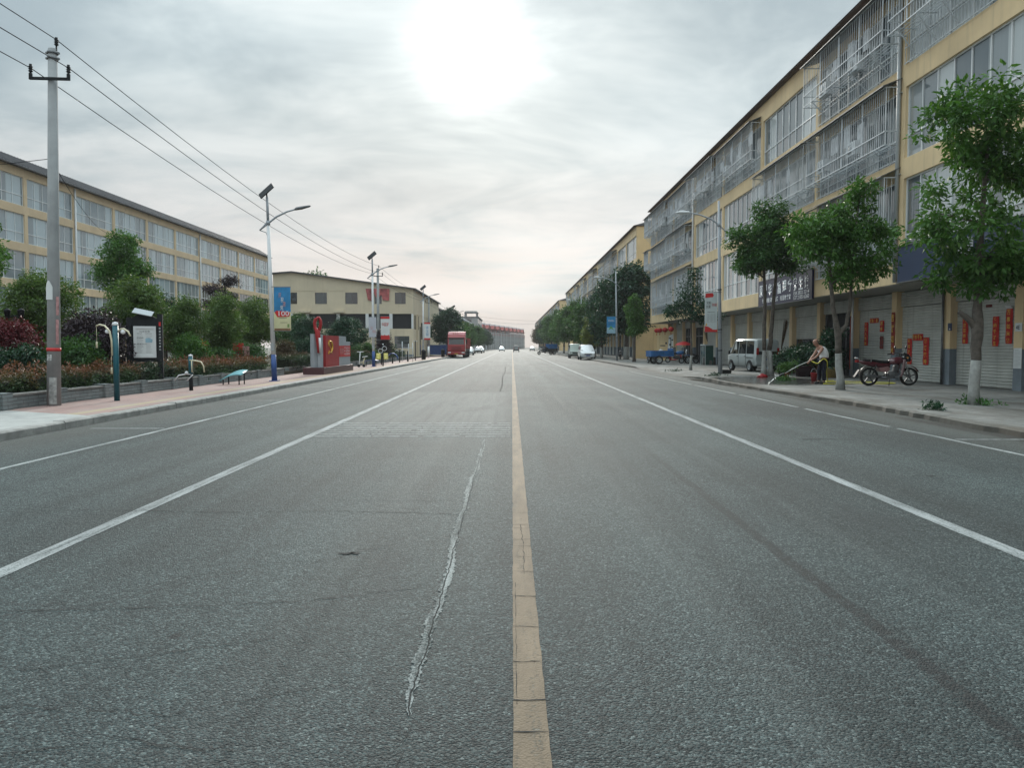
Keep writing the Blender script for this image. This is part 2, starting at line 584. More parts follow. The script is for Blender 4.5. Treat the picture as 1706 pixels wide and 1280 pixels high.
def slabmat():
    """old concrete pavement, hosed wet near the man"""
    m, g, b, o = pm('pavement_concrete')
    co = g.n('ShaderNodeTexCoord').outputs['Object']
    x, y, z = g.xyz(co)
    n1 = g.noise(co, .55, 5, .65)
    n2 = g.noise(co, 5, 5, .7)
    n3 = g.noise(co, 60, 3)
    c = g.ramp(g.m('ADD', g.m('MULTIPLY', n1, .6), g.m('MULTIPLY', n2, .4)), ((.32, (.09, .094, .09)), (.5, (.18, .184, .175)), (.7, (.29, .287, .27))))
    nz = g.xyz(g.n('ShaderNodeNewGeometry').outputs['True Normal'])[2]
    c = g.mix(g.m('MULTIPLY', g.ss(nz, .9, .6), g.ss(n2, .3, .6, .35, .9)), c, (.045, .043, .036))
    c = g.mix(g.m('MULTIPLY', g.ss(g.m('ADD', x, g.m('MULTIPLY', g.m('SUBTRACT', n2, .5), .6)), 9.35, 9.0), .6), c, (.075, .07, .058))
    dx = g.m('MULTIPLY', g.m('SUBTRACT', x, 10.9), .33)
    dy = g.m('MULTIPLY', g.m('SUBTRACT', y, 33.5), .22)
    r = g.m('SQRT', g.m('ADD', g.m('MULTIPLY', dx, dx), g.m('MULTIPLY', dy, dy)))
    wet0 = g.ss(g.m('ADD', r, g.m('MULTIPLY', g.m('SUBTRACT', n2, .5), 1.1)), 1.15, .75)
    wet = g.m('MULTIPLY', wet0, g.ss(nz, .9, .99))
    c = g.mix(g.m('MULTIPLY', wet, .82), c, (.035, .038, .038))
    soil = g.m('MULTIPLY', g.ss(g.noise(g.map(co, (1, .4, 1)), .8, 4, .7), .44, .66), .75)
    c = g.mix(soil, c, (.095, .082, .066))
    br = g.n('ShaderNodeTexBrick', offset=0)
    g.put(br.inputs['Vector'], g.map(co, (1, 1, 1), (.35, 0, 0)))
    for k, v in (('Scale', 1.0), ('Mortar Size', .012), ('Brick Width', 3.6), ('Row Height', 4.1), ('Mortar Smooth', .2)):
        br.inputs[k].default_value = v
    c = g.mix(g.m('MULTIPLY', br.outputs['Fac'], .75), c, (.05, .05, .045))
    g.put(b.inputs['Base Color'], c)
    g.put(b.inputs['Roughness'], g.m('SUBTRACT', .88, g.m('MULTIPLY', wet, .70)))
    g.put(b.inputs['Specular IOR Level'], g.m('SUBTRACT', .3, g.m('MULTIPLY', wet, .05)))
    bp = g.n('ShaderNodeBump')
    g.put(bp.inputs['Strength'], g.m('SUBTRACT', .55, g.m('MULTIPLY', wet, .47)))
    bp.inputs['Distance'].default_value = .02
    g.put(bp.inputs['Height'], g.m('ADD', n2, g.m('MULTIPLY', n3, .4)))
    g.put(b.inputs['Normal'], bp.outputs[0])
    return m


def pavermat():
    m, g, b, o = pm('pink_pavers')
    co = g.n('ShaderNodeTexCoord').outputs['Object']
    x, y, z = g.xyz(co)
    br = g.n('ShaderNodeTexBrick')
    g.put(br.inputs['Vector'], co)
    for k, v in (('Scale', 1.0), ('Mortar Size', .008), ('Brick Width', .2), ('Row Height', .1), ('Bias', -.1)):
        br.inputs[k].default_value = v
    br.inputs['Color1'].default_value = (.33, .20, .17, 1)
    br.inputs['Color2'].default_value = (.24, .155, .145, 1)
    br.inputs['Mortar'].default_value = (.12, .10, .09, 1)
    c = br.outputs['Color']
    st = g.m('MULTIPLY', g.ss(x, -9.55, -9.5), g.ss(x, -9.2, -9.25))
    c = g.mix(g.m('MULTIPLY', st, .6), c, (.36, .30, .15))
    n = g.noise(co, .9, 5, .65)
    c = g.mix(g.ss(n, .4, .75, 0, .5), c, (.27, .25, .23))
    cn = g.m('MULTIPLY', g.ss(g.m('ADD', y, g.m('MULTIPLY', g.m('ADD', x, 8.6), .5)), 16.2, 16.1), g.ss(y, 30, 29))
    cc = g.ramp(g.noise(co, 3, 5, .7), ((.3, (.25, .26, .25)), (.7, (.38, .385, .37))))
    c = g.mix(cn, c, cc)
    g.put(b.inputs['Base Color'], c)
    b.inputs['Roughness'].default_value = .8
    bp = g.n('ShaderNodeBump')
    bp.inputs['Strength'].default_value = .4
    bp.inputs['Distance'].default_value = .01
    g.put(bp.inputs['Height'], g.m('ADD', g.m('MULTIPLY', br.outputs['Fac'], -1), g.noise(co, 30, 3)))
    g.put(b.inputs['Normal'], bp.outputs[0])
    return m


def stonewallmat():
    m, g, b, o = pm('grey_brick_wall')
    co = g.n('ShaderNodeTexCoord').outputs['Object']
    x, y, z = g.xyz(co)
    br = g.n('ShaderNodeTexBrick')
    g.put(br.inputs['Vector'], g.comb(g.m('ADD', y, x), z, 0))
    for k, v in (('Scale', 1.0), ('Mortar Size', .007), ('Brick Width', .4), ('Row Height', .085)):
        br.inputs[k].default_value = v
    br.inputs['Color1'].default_value = (.21, .245, .25, 1)
    br.inputs['Color2'].default_value = (.14, .165, .17, 1)
    br.inputs['Mortar'].default_value = (.075, .08, .08, 1)
    c = g.mix(g.ss(g.noise(co, 2.5, 5, .7), .4, .8, 0, .5), br.outputs['Color'], (.27, .28, .27))
    g.put(b.inputs['Base Color'], c)
    b.inputs['Roughness'].default_value = .8
    bp = g.n('ShaderNodeBump')
    bp.inputs['Strength'].default_value = .5
    bp.inputs['Distance'].default_value = .015
    g.put(bp.inputs['Height'], g.m('ADD', g.m('MULTIPLY', br.outputs['Fac'], -1), g.noise(co, 25, 4)))
    g.put(b.inputs['Normal'], bp.outputs[0])
    return m


ASPH = roadmat()
WHITE_LINE = paintmat('white_road_paint', (.34, .365, .365), .85, .44, .64)
FAINT_LINE = paintmat('faint_road_paint', (.40, .43, .425), .9, .42, .64)
YELLOW_LINE = paintmat('yellow_road_paint', (.225, .172, .118), .6, .50, .66)
CRACK = M('crack_dark', (.012, .014, .014), .9)
SLAB = slabmat()
PAVER = pavermat()
STONEW = stonewallmat()
SOIL = M('garden_soil', (.07, .065, .045), .95, .3, 1.2, .5)
DUST = M('dusty_ground', (.16, .155, .135), .95, .2, .2, .3)
KERB = M('kerb_concrete', (.30, .30, .285), .85, .22, 3, .5, streak=.5)
BEIGE = M('beige_render', (.75, .575, .345), .85, .10, .5, .15, streak=.55, dirt=(.36, .29, .19))
BEIGE2 = M('pale_beige_render', (.66, .515, .34), .85, .1, .5, .15, streak=.35, dirt=(.34, .28, .2))
YELLOWW = M('ochre_end_wall', (.64, .485, .275), .85, .1, .4, .15, streak=.4)
BLUEGREY = M('blue_grey_plinth_paint', (.19, .225, .255), .7, .15, 1.5, .15, streak=.4)
CREAM = M('cream_cladding', (.62, .54, .40), .8, .07, .35, .1, streak=.4, dirt=(.40, .34, .25))
ROOFG = M('grey_roof_sheet', (.085, .09, .10), .6, .2, 1, .1)
ROOFR = M('red_brown_eave', (.085, .055, .045), .7, .25, 1.5, .2)
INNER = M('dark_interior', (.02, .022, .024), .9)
ALU = M('white_window_frame', (.72, .75, .76), .4, .06, 2)
ALUD = M('grey_window_frame', (.34, .37, .38), .4, .1, 2)
STEEL = M('galvanised_bars', (.58, .62, .65), .6, .12, 4, 0, .2)
STEELD = M('grey_steel', (.19, .20, .21), .45, .2, 4, 0, .6)
SHUT = M('shutter_steel', (.46, .47, .44), .5, .12, 1.1, 0, .15, streak=.6, dirt=(.25, .25, .22))
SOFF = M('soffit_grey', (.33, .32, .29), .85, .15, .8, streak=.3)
GLASS_R = glassmat('curtained_glass', (.10, .125, .14), (.62, .66, .66), .05, .85)
GLASS_L = glassmat('blue_grey_glass', (.16, .21, .235), (.44, .56, .61), .07, .8)
GLASS_D = glassmat('dark_glass', (.015, .022, .026), (.1, .12, .12), .04, .3)
CARGLASS = glassmat('car_glass', (.012, .016, .018), (.1, .12, .12), .03, .0)
WHITEP = M('white_metal_paint', (.66, .68, .69), .6, .05, 2, streak=.1)
LAMPG = M('lamp_pole_grey', (.33, .36, .39), .6, .08, 1.5, streak=.2)
BLUEP = M('blue_pole_paint', (.035, .085, .26), .45, .12, 3, streak=.2)
CONC = M('pole_concrete', (.31, .325, .33), .85, .14, 1.5, .25, streak=.35, dirt=(.15, .16, .16))
BLACK = M('black_paint', (.018, .021, .024), .65, .2, 4, spec=.2)
WIREB = M('wire_black', (.02, .022, .025), .95, .1, 2, spec=.02)
RUBBER = M('tyre_rubber', (.016, .017, .018), .8, .2, 6)
CHROME = M('chrome', (.6, .6, .6), .18, .1, 4, 0, 1.)
TEALP = M('teal_post_paint', (.010, .095, .125), .4, .12, 3, streak=.15)
CREAMP = M('cream_tube_paint', (.60, .56, .40), .4, .1, 3)
REDP = M('red_panel_paint', (.36, .020, .025), .45, .1, 1.5, streak=.15)
REDB = M('red_paper', (.46, .022, .020), .7, .2, 6)
GOLD = M('gold_lettering', (.75, .45, .08), .35, .15, 5, 0, .5)
GREYP = M('grey_panel', (.34, .37, .40), .45, .08, 1, streak=.2)
MAROON = M('maroon_granite', (.085, .038, .042), .4, .25, 30)
PAPER = M('printed_paper', (.66, .69, .69), .6, .06, 2)
INK = M('print_ink', (.05, .055, .06), .7)
NAVY = M('navy_sign_board', (.030, .050, .105), .45, .12, .6, streak=.15)
SIGNB = M('dark_blue_sign_panel', (.012, .017, .055), .4, .15, .8)
SIGNW = M('white_lettering', (.78, .80, .82), .5, .05, 2)
BARK = M('bark', (.115, .10, .085), .9, .3, 8, .8)
LIME = M('whitewash', (.31, .32, .305), .9, .15, 7, .5, streak=.3)
SKYB = M('poster_blue', (.03, .23, .48), .5, .25, 1.5)
POSTY = M('poster_pale_yellow', (.62, .60, .36), .5, .15, 1.2)

# ================================================================ setting: ground, road, kerbs, pavements
mb = MB()
mb.add([(-420, -90, -.06), (420, -90, -.06), (420, 900, -.06), (-420, 900, -.06)], [(0, 1, 2, 3)])
ground = struct(mb, 'ground', DUST)

ROAD_L, ROAD_R = -8.62, 8.98


def bend(y):
    """the road swings gently to the right beyond 300 m"""
    t = max(0, y - 300)
    return t * t * .0011


mb = MB()
ys = [-60, 0, 20, 60, 120, 200] + list(range(300, 561, 20))
for a, b in zip(ys, ys[1:]):
    mb.add([(ROAD_L - .1 + bend(a), a, 0), (ROAD_R + .35 + bend(a), a, 0), (ROAD_R + .35 + bend(b), b, 0), (ROAD_L - .1 + bend(b), b, 0)], [(0, 1, 2, 3)])
road = struct(mb, 'road', ASPH)


def strip(name, mat, x, w, y0, y1, z=.004, jag=0., step=None, seed=1, along='y', parent=road):
    """painted line; its edges may be broken up"""
    rnd = random.Random(seed)
    step = step or (y1 - y0)
    n = max(1, int((y1 - y0) / step))
    rows = []
    for i in range(n + 1):
        y = y0 + (y1 - y0) * i / n
        a = -w / 2 + rnd.uniform(-jag, jag)
        b = w / 2 + rnd.uniform(-jag, jag)
        xx = x + (bend(y) if along == 'y' else 0)
        rows.append([(xx + a, y, z), (xx + b, y, z)] if along == 'y' else [(y, xx + a, z), (y, xx + b, z)])
    m = MB().loft([r for r in rows], 0, False, False, False)
    return m.build(name, mat, parent)


strip('centre_line', YELLOW_LINE, .078, .145, -20, 34, .004, .003, .12, 3)
strip('centre_line', YELLOW_LINE, .078, .145, 34, 330, .004, .004, 8, 3)
strip('lane_line', WHITE_LINE, -3.60, .15, -20, 40, .004, .003, .1, 4)
strip('lane_line', WHITE_LINE, -3.60, .15, 40, 330, .004, 0, 10, 4)
strip('lane_line', WHITE_LINE, 3.895, .15, -20, 40, .004, .003, .1, 5)
strip('lane_line', WHITE_LINE, 3.895, .15, 40, 330, .004, 0, 10, 5)
strip('parking_line', FAINT_LINE, -6.65, .10, 2, 62, .004, .004, .2, 6)
for k, (a, b) in enumerate(((9, 15.1), (15.4, 19.9), (20.4, 25.6), (26.1, 32), (32.4, 50))):
    strip('parking_line', FAINT_LINE, 7.49, .10, a, b, .004, .004, .2, 7 + k)
for y, a, b in ((15.1, -8.2, -6.75), (22.9, -8.3, -6.75), (30.5, -8.3, -6.75), (10.3, 7.6, 8.7), (13.3, 7.6, 8.8)):
    strip('parking_bay_line', FAINT_LINE, y, .09, a, b, .004, .004, .2, 20, 'x')

# rumble strip of thin white bars across the left lane
for k in range(8):
    y = 13.75 + k * .34
    rnd = random.Random(40 + k)
    x = -3.5
    while x < -.06:
        w = rnd.uniform(.5, 1.6)
        strip('rumble_bar', FAINT_LINE, y + rnd.uniform(-.01, .01), .085, x, min(x + w, -.03), .004, .008, .12, 50 + k, 'x')
        x += w + rnd.uniform(.02, .12)

# flaking old paint along a long crack
rnd = random.Random(11)
rows = []
crk = []
y = 3.3
xc = -.44
ragged_w = .5
ragged_v = .5
i = 0
while y < 13.35:
    xc += rnd.uniform(-.005, .005)
    xc += (-.455 - xc) * .12
    env = min(1, (y - 3.2) * 2, (13.5 - y) * 1.2)
    big = .5 + .5 * math.sin(y * 1.9 + 1) * math.sin(y * .83)
    ragged_w = .8 * ragged_w + .2 * rnd.random()
    ragged_v = .8 * ragged_v + .2 * rnd.random()
    lft = max(.003, .008 + .052 * (1.15 - big) * (.45 + ragged_w) + .022 * (rnd.random() - .5)) * env
    rgt = max(.002, .058 * (big - .15) * (.3 + ragged_v) + .018 * (rnd.random() - .5)) * env
    rows.append([(xc - lft, y, .004), (xc - .004, y, .004), (xc + .004, y, .004), (xc + rgt, y, .004)])
    crk.append((xc, y))
    y += .016 + .003 * (y - 3)
OLDW = paintmat('old_white_paint', (.29, .32, .315), 1.0, .40, .58)
m = MB()
m.loft([r[:2] for r in rows], 0, False, False, False)
m.loft([r[2:] for r in rows], 0, False, False, False)
m.build('flaking_line', OLDW, road)


def crack(pts, w, seed, z=.0055, jit=.012):
    rnd = random.Random(seed)
    rr = []
    for i in range(len(pts) - 1):
        (xa, ya), (xb, yb) = pts[i], pts[i + 1]
        n = max(3, int(math.hypot(xb - xa, yb - ya) / .06))
        for k in range(n):
            t = k / n
            rr.append((xa + (xb - xa) * t + rnd.gauss(0, jit), ya + (yb - ya) * t + rnd.gauss(0, jit)))
    rr.append(pts[-1])
    L = []
    for i in range(len(rr)):
        p, q = Vector(rr[i]), Vector(rr[min(i + 1, len(rr) - 1)])
        dd = (q - p) if i < len(rr) - 1 else Vector(rr[i]) - Vector(rr[i - 1])
        if dd.length < 1e-6:
            continue
        nn = Vector((-dd.y, dd.x)).normalized() * w * rnd.uniform(.15, 1.0)
        L.append([(p.x - nn.x, p.y - nn.y, z), (p.x + nn.x, p.y + nn.y, z)])
    return MB().loft(L, 0, False, False, False).build('crack', CRACK, road)


crack([(x, y + .0) for x, y in crk[::4]], .003, 1, .0065, .0018)
crack([(-.44, 3.3), (-.43, 2.5), (-.47, 1.8)], .003, 9)
crack([(-6.5, 7.2), (-4.2, 7.55), (-2.9, 7.45), (-1.7, 7.5), (-.5, 7.35)], .008, 2)
crack([(-3.4, 4.62), (-2.2, 4.7), (-1.2, 4.85), (-.6, 5.1)], .006, 3)
crack([(-.55, 8.0), (-2.0, 8.05)], .005, 4)
crack([(-3.0, 3.6), (-1.9, 3.95), (-1.3, 4.2)], .004, 5)
crack([(-2.9, 3.25), (-2.2, 3.4), (-1.5, 3.3), (-.9, 3.6)], .004, 15)
crack([(-1.9, 5.6), (-1.4, 5.75), (-1.0, 6.2)], .004, 16)
crack([(-2.1, 2.95), (-1.6, 3.1), (-1.1, 3.0)], .004, 17)
crack([(-5.4, 5.1), (-4.6, 5.0), (-4.0, 5.2)], .004, 18)
crack([(4.9, 13.3), (5.4, 13.35), (5.85, 13.25)], .035, 31)
crack([(4.9, 9.5), (5.2, 9.55), (5.5, 9.48)], .022, 32)
crack([(5.0, 21), (5.9, 21.1)], .05, 33)
crack([(.4, 9.2), (1.5, 9.3), (2.6, 9.25)], .003, 19)
crack([(-1.32, 5.93), (-1.25, 5.96), (-1.18, 5.93)], .028, 25)
crack([(-3.3, 27.3), (-1.5, 27.35), (-.2, 27.3)], .03, 6)
crack([(-.42, 27.3), (-.4, 33), (-.5, 40), (-.42, 48), (-.5, 60)], .03, 7)
rnd = random.Random(5)
yy = 3.15
while yy < 7.4:     # cross cracks in the yellow line
    crack([(.008, yy), (.15, yy + rnd.uniform(-.02, .02))], rnd.choice((.004, .006, .009)), int(yy * 100), .0065, .004)
    yy += rnd.uniform(.12, .6)
crack([(.075, 6.9), (.09, 6.2), (.085, 5.4)], .003, 77, .0065, .003)
crack([(.022, 5.2), (.022, 4.2), (.022, 3.4)], .0022, 78, .0065, .002)

# puddle and seepage along the right gutter
PUD, pg, pb, po = pm('puddle_water')
pb.inputs['Base Color'].default_value = (.012, .013, .013, 1)
pb.inputs['Roughness'].default_value = .22
pb.inputs['Specular IOR Level'].default_value = .4
m = MB()
for pts in ([(8.75, 31.2), (8.95, 31), (9.02, 33), (9.2, 35.5), (9.05, 37.4), (8.6, 38), (8.45, 36.6), (8.7, 34), (8.6, 32.4)],):
    m.add([(x, y, .006) for x, y in pts], [tuple(range(len(pts)))])
struct(m, 'puddle', PUD)

# left pavement with kerb stones
mb = MB()
mb.bx(-11.5, -8.86, -20, 128, -.05, .15)
pavement_l = struct(mb, 'pavement', PAVER)
mb = MB()
y = -20.0
rnd = random.Random(3)
while y < 128:
    j = rnd.uniform(-.008, .008)
    x1 = ROAD_L + j
    mb.prism([(-8.86, -.04), (x1, -.04), (x1, .12 + j), (x1 - .03, .15 + j), (-8.86, .15 + j)], y + .006, y + .994, 'xz')
    y += 1.0
struct(mb, 'kerb', KERB)

# right pavement: broken edge, dropping to the road at the crossing beyond the puddle
mb = MB()
rnd = random.Random(8)
rows = []
y = -20.0
while y < 480:
    e = ROAD_R + (.08 * rnd.random() if y < 60 else 0) + .12 * math.sin(y * .37) * (y < 60)
    hgt = .13
    if 38 < y < 58:
        hgt = .13 - .10 * min(1, (y - 38) / 3, (58 - y) / 4)
        e -= .25 * min(1, (y - 38) / 3, (58 - y) / 4)
    b = bend(y)
    rows.append([(e + b - .02, y, -.04), (e + b, y, hgt - .03), (e + b + .05, y, hgt), (e + b + .6, y, hgt + .004), (10.4 + b, y, .13), (12.5 + b, y, .14), (16.6 + b, y, .15)])
    y += .35 if y < 60 else 10
m = mb.loft(rows, 0, False, False, False)
struct(m, 'pavement', SLAB)

# planted garden behind the low wall, plaza beyond
mb = MB()
mb.bx(-40.8, -11.62, -10, 98, -.05, .30)
struct(mb, 'garden_ground', SOIL)
mb = MB()
mb.bx(16.6, 60, 84, 90.5, -.05, .02)
struct(mb, 'side_street', DUST)


# ================================================================ facades
def window_mesh(w, h, n, transom, fm, deep=.0, t=.055, top=None):
    f = MB()
    f.bx(0, w, .10, .18, 0, t)
    f.bx(0, w, .10, .18, h - t, h)
    f.bx(0, t, .10, .18, t, h - t)
    f.bx(w - t, w, .10, .18, t, h - t)
    for z in ([transom] if transom else []) + ([top] if top else []):
        f.bx(t, w - t, .105, .175, z - t / 2, z + t / 2)
    for i in range(1, n):
        x = w * i / n
        f.bx(x - t / 2, x + t / 2, .103, .172, t, h - t)
    return f.mesh('window', fm), MB().bx(t * .5, w - t * .5, .145, .16, t * .5, h - t * .5).mesh('pane', GLASS_R)


def put_window(meshes, parent, x, z, pane_mat=None):
    o = obj('window', meshes[0], parent)
    o.location = (x, 0, z)
    p = obj('pane', meshes[1], o)
    if pane_mat:
        p.material_slots[0].link = 'OBJECT'
        p.material_slots[0].material = pane_mat
    return o


def shutter_mesh(w, h, pitch=.095, d=.022):
    f = MB()
    n = int(h / pitch)
    rows = []
    for i in range(n):
        z = i * h / n
        q = h / n
        rows += [[(0, 0, z + .004), (w, 0, z + .004)], [(0, -d, z + q * .3), (w, -d, z + q * .3)], [(0, -d, z + q * .75), (w, -d, z + q * .75)], [(0, 0, z + q * .98), (w, 0, z + q * .98)]]
    f.loft(rows, 0, False, False, False)
    return f.mesh('roller_shutter', SHUT)


def cage_mesh(w, h, d=.75, low=.95, seed=0, pitch=.2, awn=True):
    """steel bars round a balcony: a box hung out over bars set flush in the opening"""
    rnd = random.Random(seed)
    f = MB()
    b = .017
    n = int(w / pitch)
    top = h + .1
    for i in range(n + 1):
        x = w * i / n
        f.bx(x - b / 2, x + b / 2, -d - b / 2, -d + b / 2, low, top)
        f.bx(x - b / 2, x + b / 2, -.06, -.04, 0, low)
    k = int(d / pitch)
    for i in range(k):
        y = -d * (i + .5) / k
        for x in (0, w):
            f.bx(x - b / 2, x + b / 2, y - b / 2, y + b / 2, low, top)
    c = .036
    for x in [w * i / 4 for i in range(5)]:
        f.bx(x - c / 2, x + c / 2, -d - c / 2, -d + c / 2, low, top)
    for z in (low, low + .5, top):
        f.bx(-c / 2, w + c / 2, -d - c, -d - c * .35, z - c / 2, z + c / 2)
        for x in (0, w):
            f.bx(x - c / 2, x + c / 2, -d, 0, z - c / 2, z + c / 2)
    for z in (.02, low * .55):
        f.bx(0, w, -.085, -.062, z, z + .03)
    for x in [w * (i + .5) / 4 for i in range(4)]:
        f.bar((x, -d, low), (x, -.02, .15), .035)
        f.bar((x, -d, low), (x, 0, low), .03)
    for i in range(1, 5):
        y = -d * i / 5
        f.bx(0, w, y - .01, y + .01, low - .035, low - .015)
    if awn:
        f.add([(-.1, .0, top + .32), (w + .1, .0, top + .32), (w + .1, -d - .18, top + .03), (-.1, -d - .18, top + .03),
               (-.1, .0, top + .29), (w + .1, .0, top + .29), (w + .1, -d - .18, top + .0), (-.1, -d - .18, top + .0)],
              [(0, 1, 2, 3), (7, 6, 5, 4), (0, 4, 5, 1), (2, 6, 7, 3), (1, 5, 6, 2), (0, 3, 7, 4)], 1)
    return f.mesh('security_cage', [STEEL, STEELD])


def ac_mesh():
    f = MB()
    f.bx(0, .82, 0, .28, 0, .55, 0)
    f.lathe([(.21, -.012), (.21, .002), (.17, .002)], (.32, 0, .28), 18, 2, 'y')
    for i in range(5):
        f.bx(.12, .52, -.02, -.014, .12 + i * .08, .128 + i * .08, 1)
    return f.mesh('air_conditioner', [WHITEP, ALUD, M('pale_fan_grille', (.45, .47, .48), .6, .1, 5)])


AC = ac_mesh()
WIN8 = window_mesh(7.9, 3.07, 8, 1.0, ALU)
WIN8B = window_mesh(7.9, 2.62, 8, .85, ALU)
WIN6 = window_mesh(7.9, 2.62, 6, .85, ALU, t=.07)
CAGE = [cage_mesh(7.8, 2.62, .75, .9, 1), cage_mesh(5.4, 2.62, .7, 1.05, 2), cage_mesh(7.8, 2.62, .55, .6, 3, .17)]
CAGEF = [cage_mesh(7.8, 2.62, .75, .9, 1, .45), cage_mesh(5.4, 2.62, .7, 1.05, 2, .45)]
SHM = shutter_mesh(3.66, 2.75)
SHM_HALF = shutter_mesh(3.66, 1.25)
SHM_HEAD = shutter_mesh(3.66, .62)
CLOTH = M('hung_laundry', (.62, .64, .66), .9, .15, 5)
WALLIN = M('balcony_inner_wall', (.22, .225, .22), .9, .2, .8)


def column_mesh(h, plinth):
    f = MB()
    f.bx(-.22, .22, -.30, .02, .14, plinth, 1)
    f.bx(-.22, .22, -.30, .02, plinth, h, 0)
    return f.mesh('column', [BEIGE, BLUEGREY])


COLM = column_mesh(3.95, 1.5)
FL = [(4.73, 7.80), (8.53, 11.15), (11.93, 14.55)]
SOF, EAVE, OV = 3.95, 15.55, 2.15


def shop_row(name, label, loc, edges, plan, cages, shut_skip=(), near=False, endwall=False, group=None):
    """four-storey shop house row; edges = bay edges along local x"""
    t = thing(name, label, 'building', loc, -90, group)
    L0, L = edges[0], edges[-1]
    D = 11
    w = MB()
    w.bx(L0, L, .34, D, SOF, EAVE, 0)
    zs = [SOF] + [z for f in FL for z in f] + [EAVE]
    for i in range(0, len(zs), 2):
        w.bx(L0, L, 0, .34, zs[i], zs[i + 1], 0)
    for s, h in FL:
        for i, e in enumerate(edges):
            a, b = max(e - .19, L0), min(e + .19, L)
            w.bx(a, b, 0, .34, s, h, 0)
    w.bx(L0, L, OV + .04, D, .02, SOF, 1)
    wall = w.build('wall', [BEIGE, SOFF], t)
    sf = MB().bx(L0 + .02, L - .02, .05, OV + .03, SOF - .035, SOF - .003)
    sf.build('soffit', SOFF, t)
    r = MB()
    r.bx(L0 - .15, L + .15, -.34, D + .3, EAVE + .002, EAVE + .06, 1)
    r.prism([(-.38, EAVE + .062), (D * .5, EAVE + 1.7), (D + .4, EAVE + .062)], L0 - .2, L + .2, 'yz', 0)
    r.build('roof', [ROOFG, ROOFR], t)
    if endwall:
        MB().bx(L + .001, L + .03, .0, D, .02, EAVE).build('end_wall', YELLOWW, t)
    nb = len(edges) - 1
    for fi, (s, h) in enumerate(FL):
        for i in range(nb):
            e0, e1 = edges[i] + .19, edges[i + 1] - .19
            ww = e1 - e0
            wm = WIN8 if fi == 0 else (WIN6 if (i + fi) % 3 == 0 and near else WIN8B)
            if abs(ww - 7.9) > .3:
                wm = window_mesh(ww, h - s, max(2, int(ww)), .9, ALU)
            pane = GLASS_R
            o = put_window(wm, t, e0, s)
            if abs(ww - 7.9) <= .3:
                o.scale.x = ww / 7.9
            cg = cages.get((fi, i))
            if cg is not None:
                src = CAGE if near else CAGEF
                k = cg % len(src)
                c = obj('security_cage', src[k], t)
                c.location = (e0 + (.05 if k != 1 else (cg // 10) * .5), 0, s)
                c.scale = (1 if ww > 7 else ww / 7.9, 1, (h - s) / 2.62)
                c.location.y = -.005
                if near and cg % 2 == 0:
                    for q in range(2):
                        a = obj('air_conditioner', AC, c)
                        a.location = (1.2 + q * 3.1 + (i % 3) * .4, -.52, .93)
                if near:
                    rr = random.Random(i * 7 + fi)
                    for q in range(rr.randint(3, 6)):
                        x = rr.uniform(.3, (4.6 if k == 1 else 6.8))
                        zz = rr.uniform(1.3, 1.6)
                        lb = MB().bx(x, x + rr.uniform(.35, .8), -.30 - .03 * q, -.28 - .03 * q, zz, zz + rr.uniform(.6, .9))
                        lb.build('laundry', CLOTH, c)
    # ground floor
    cols = []
    for i in range(nb):
        a, b = edges[i], edges[i + 1]
        k = 2 if b - a > 5 else 1
        cols += [a + (b - a) * j / k for j in range(k)]
    cols.append(L)
    for i, x in enumerate(cols):
        c = obj('column', COLM, t)
        c.location = (min(max(x, L0 + .22), L - .22), OV, 0)
    for i in range(len(cols) - 1):
        a, b = cols[i] + .22, cols[i + 1] - .22
        if i in shut_skip:
            continue
        what = plan.get(i, 'shut')
        sc = (b - a - .02) / 3.66
        hd = obj('shutter_box', SHM_HEAD, t)
        hd.location = (a + .01, OV - .10, 3.26)
        hd.scale.x = sc
        if what == 'shut':
            sh = obj('roller_shutter', SHM, t)
            sh.location = (a + .01, OV - .03, .16)
            sh.scale.x = sc
            sh.scale.z = 3.09 / 2.75
        elif what == 'half':
            sh = obj('roller_shutter', SHM_HALF, t)
            sh.location = (a + .01, OV - .03, 2.0)
            sh.scale.x = sc
            f = MB()
            f.bx(a + .02, b - .02, OV - .02, OV + .02, .16, .3)
            for x in (a + .05, (a + b) / 2, b - .05):
                f.bx(x - .03, x + .03, OV - .025, OV + .02, .3, 2.0)
            fo = f.build('shop_window', STEELD, t)
            MB().bx(a + .04, b - .04, OV + .021, OV + .03, .2, 2.0).build('pane', GLASS_D, fo)
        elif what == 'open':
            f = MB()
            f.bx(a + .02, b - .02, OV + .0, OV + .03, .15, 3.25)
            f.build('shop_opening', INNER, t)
            f = MB()
            for x in (a + .15, a + 1.15, b - 1.0, b - .1):
                f.bx(x - .05, x + .05, OV - .06, OV - .002, .15, 3.2)
            f.bx(a + .1, b - .05, OV - .055, OV - .004, 2.45, 2.55)
            f.build('door_frame', STEELD, t)
    return t, cols


edges1 = [0, 2.9, 11.2, 19.5, 27.8, 36.1, 44.4, 52.6, 60.9, 69.2, 77.5]
cg1 = {(2, 7): 1, (2, 6): 0, (2, 4): 2, (2, 3): 0, (2, 2): 2, (2, 1): 0, (2, 0): 0,
       (1, 6): 2, (1, 5): 11, (1, 2): 0, (1, 1): 2, (1, 0): 0,
       (0, 6): 2, (0, 2): 11, (0, 1): 2}
plan1 = {10: 'open', 9: 'half'}
# ground-floor modules are counted from the far end: 0 is the short one
plan1 = {}


def module_of(Y, edges, Y0):
    cols = []
    for a, b in zip(edges, edges[1:]):
        k = 2 if b - a > 5 else 1
        cols += [a + (b - a) * j / k for j in range(k)]
    cols.append(edges[-1])
    x = Y0 - Y
    for i in range(len(cols) - 1):
        if cols[i] <= x < cols[i + 1]:
            return i


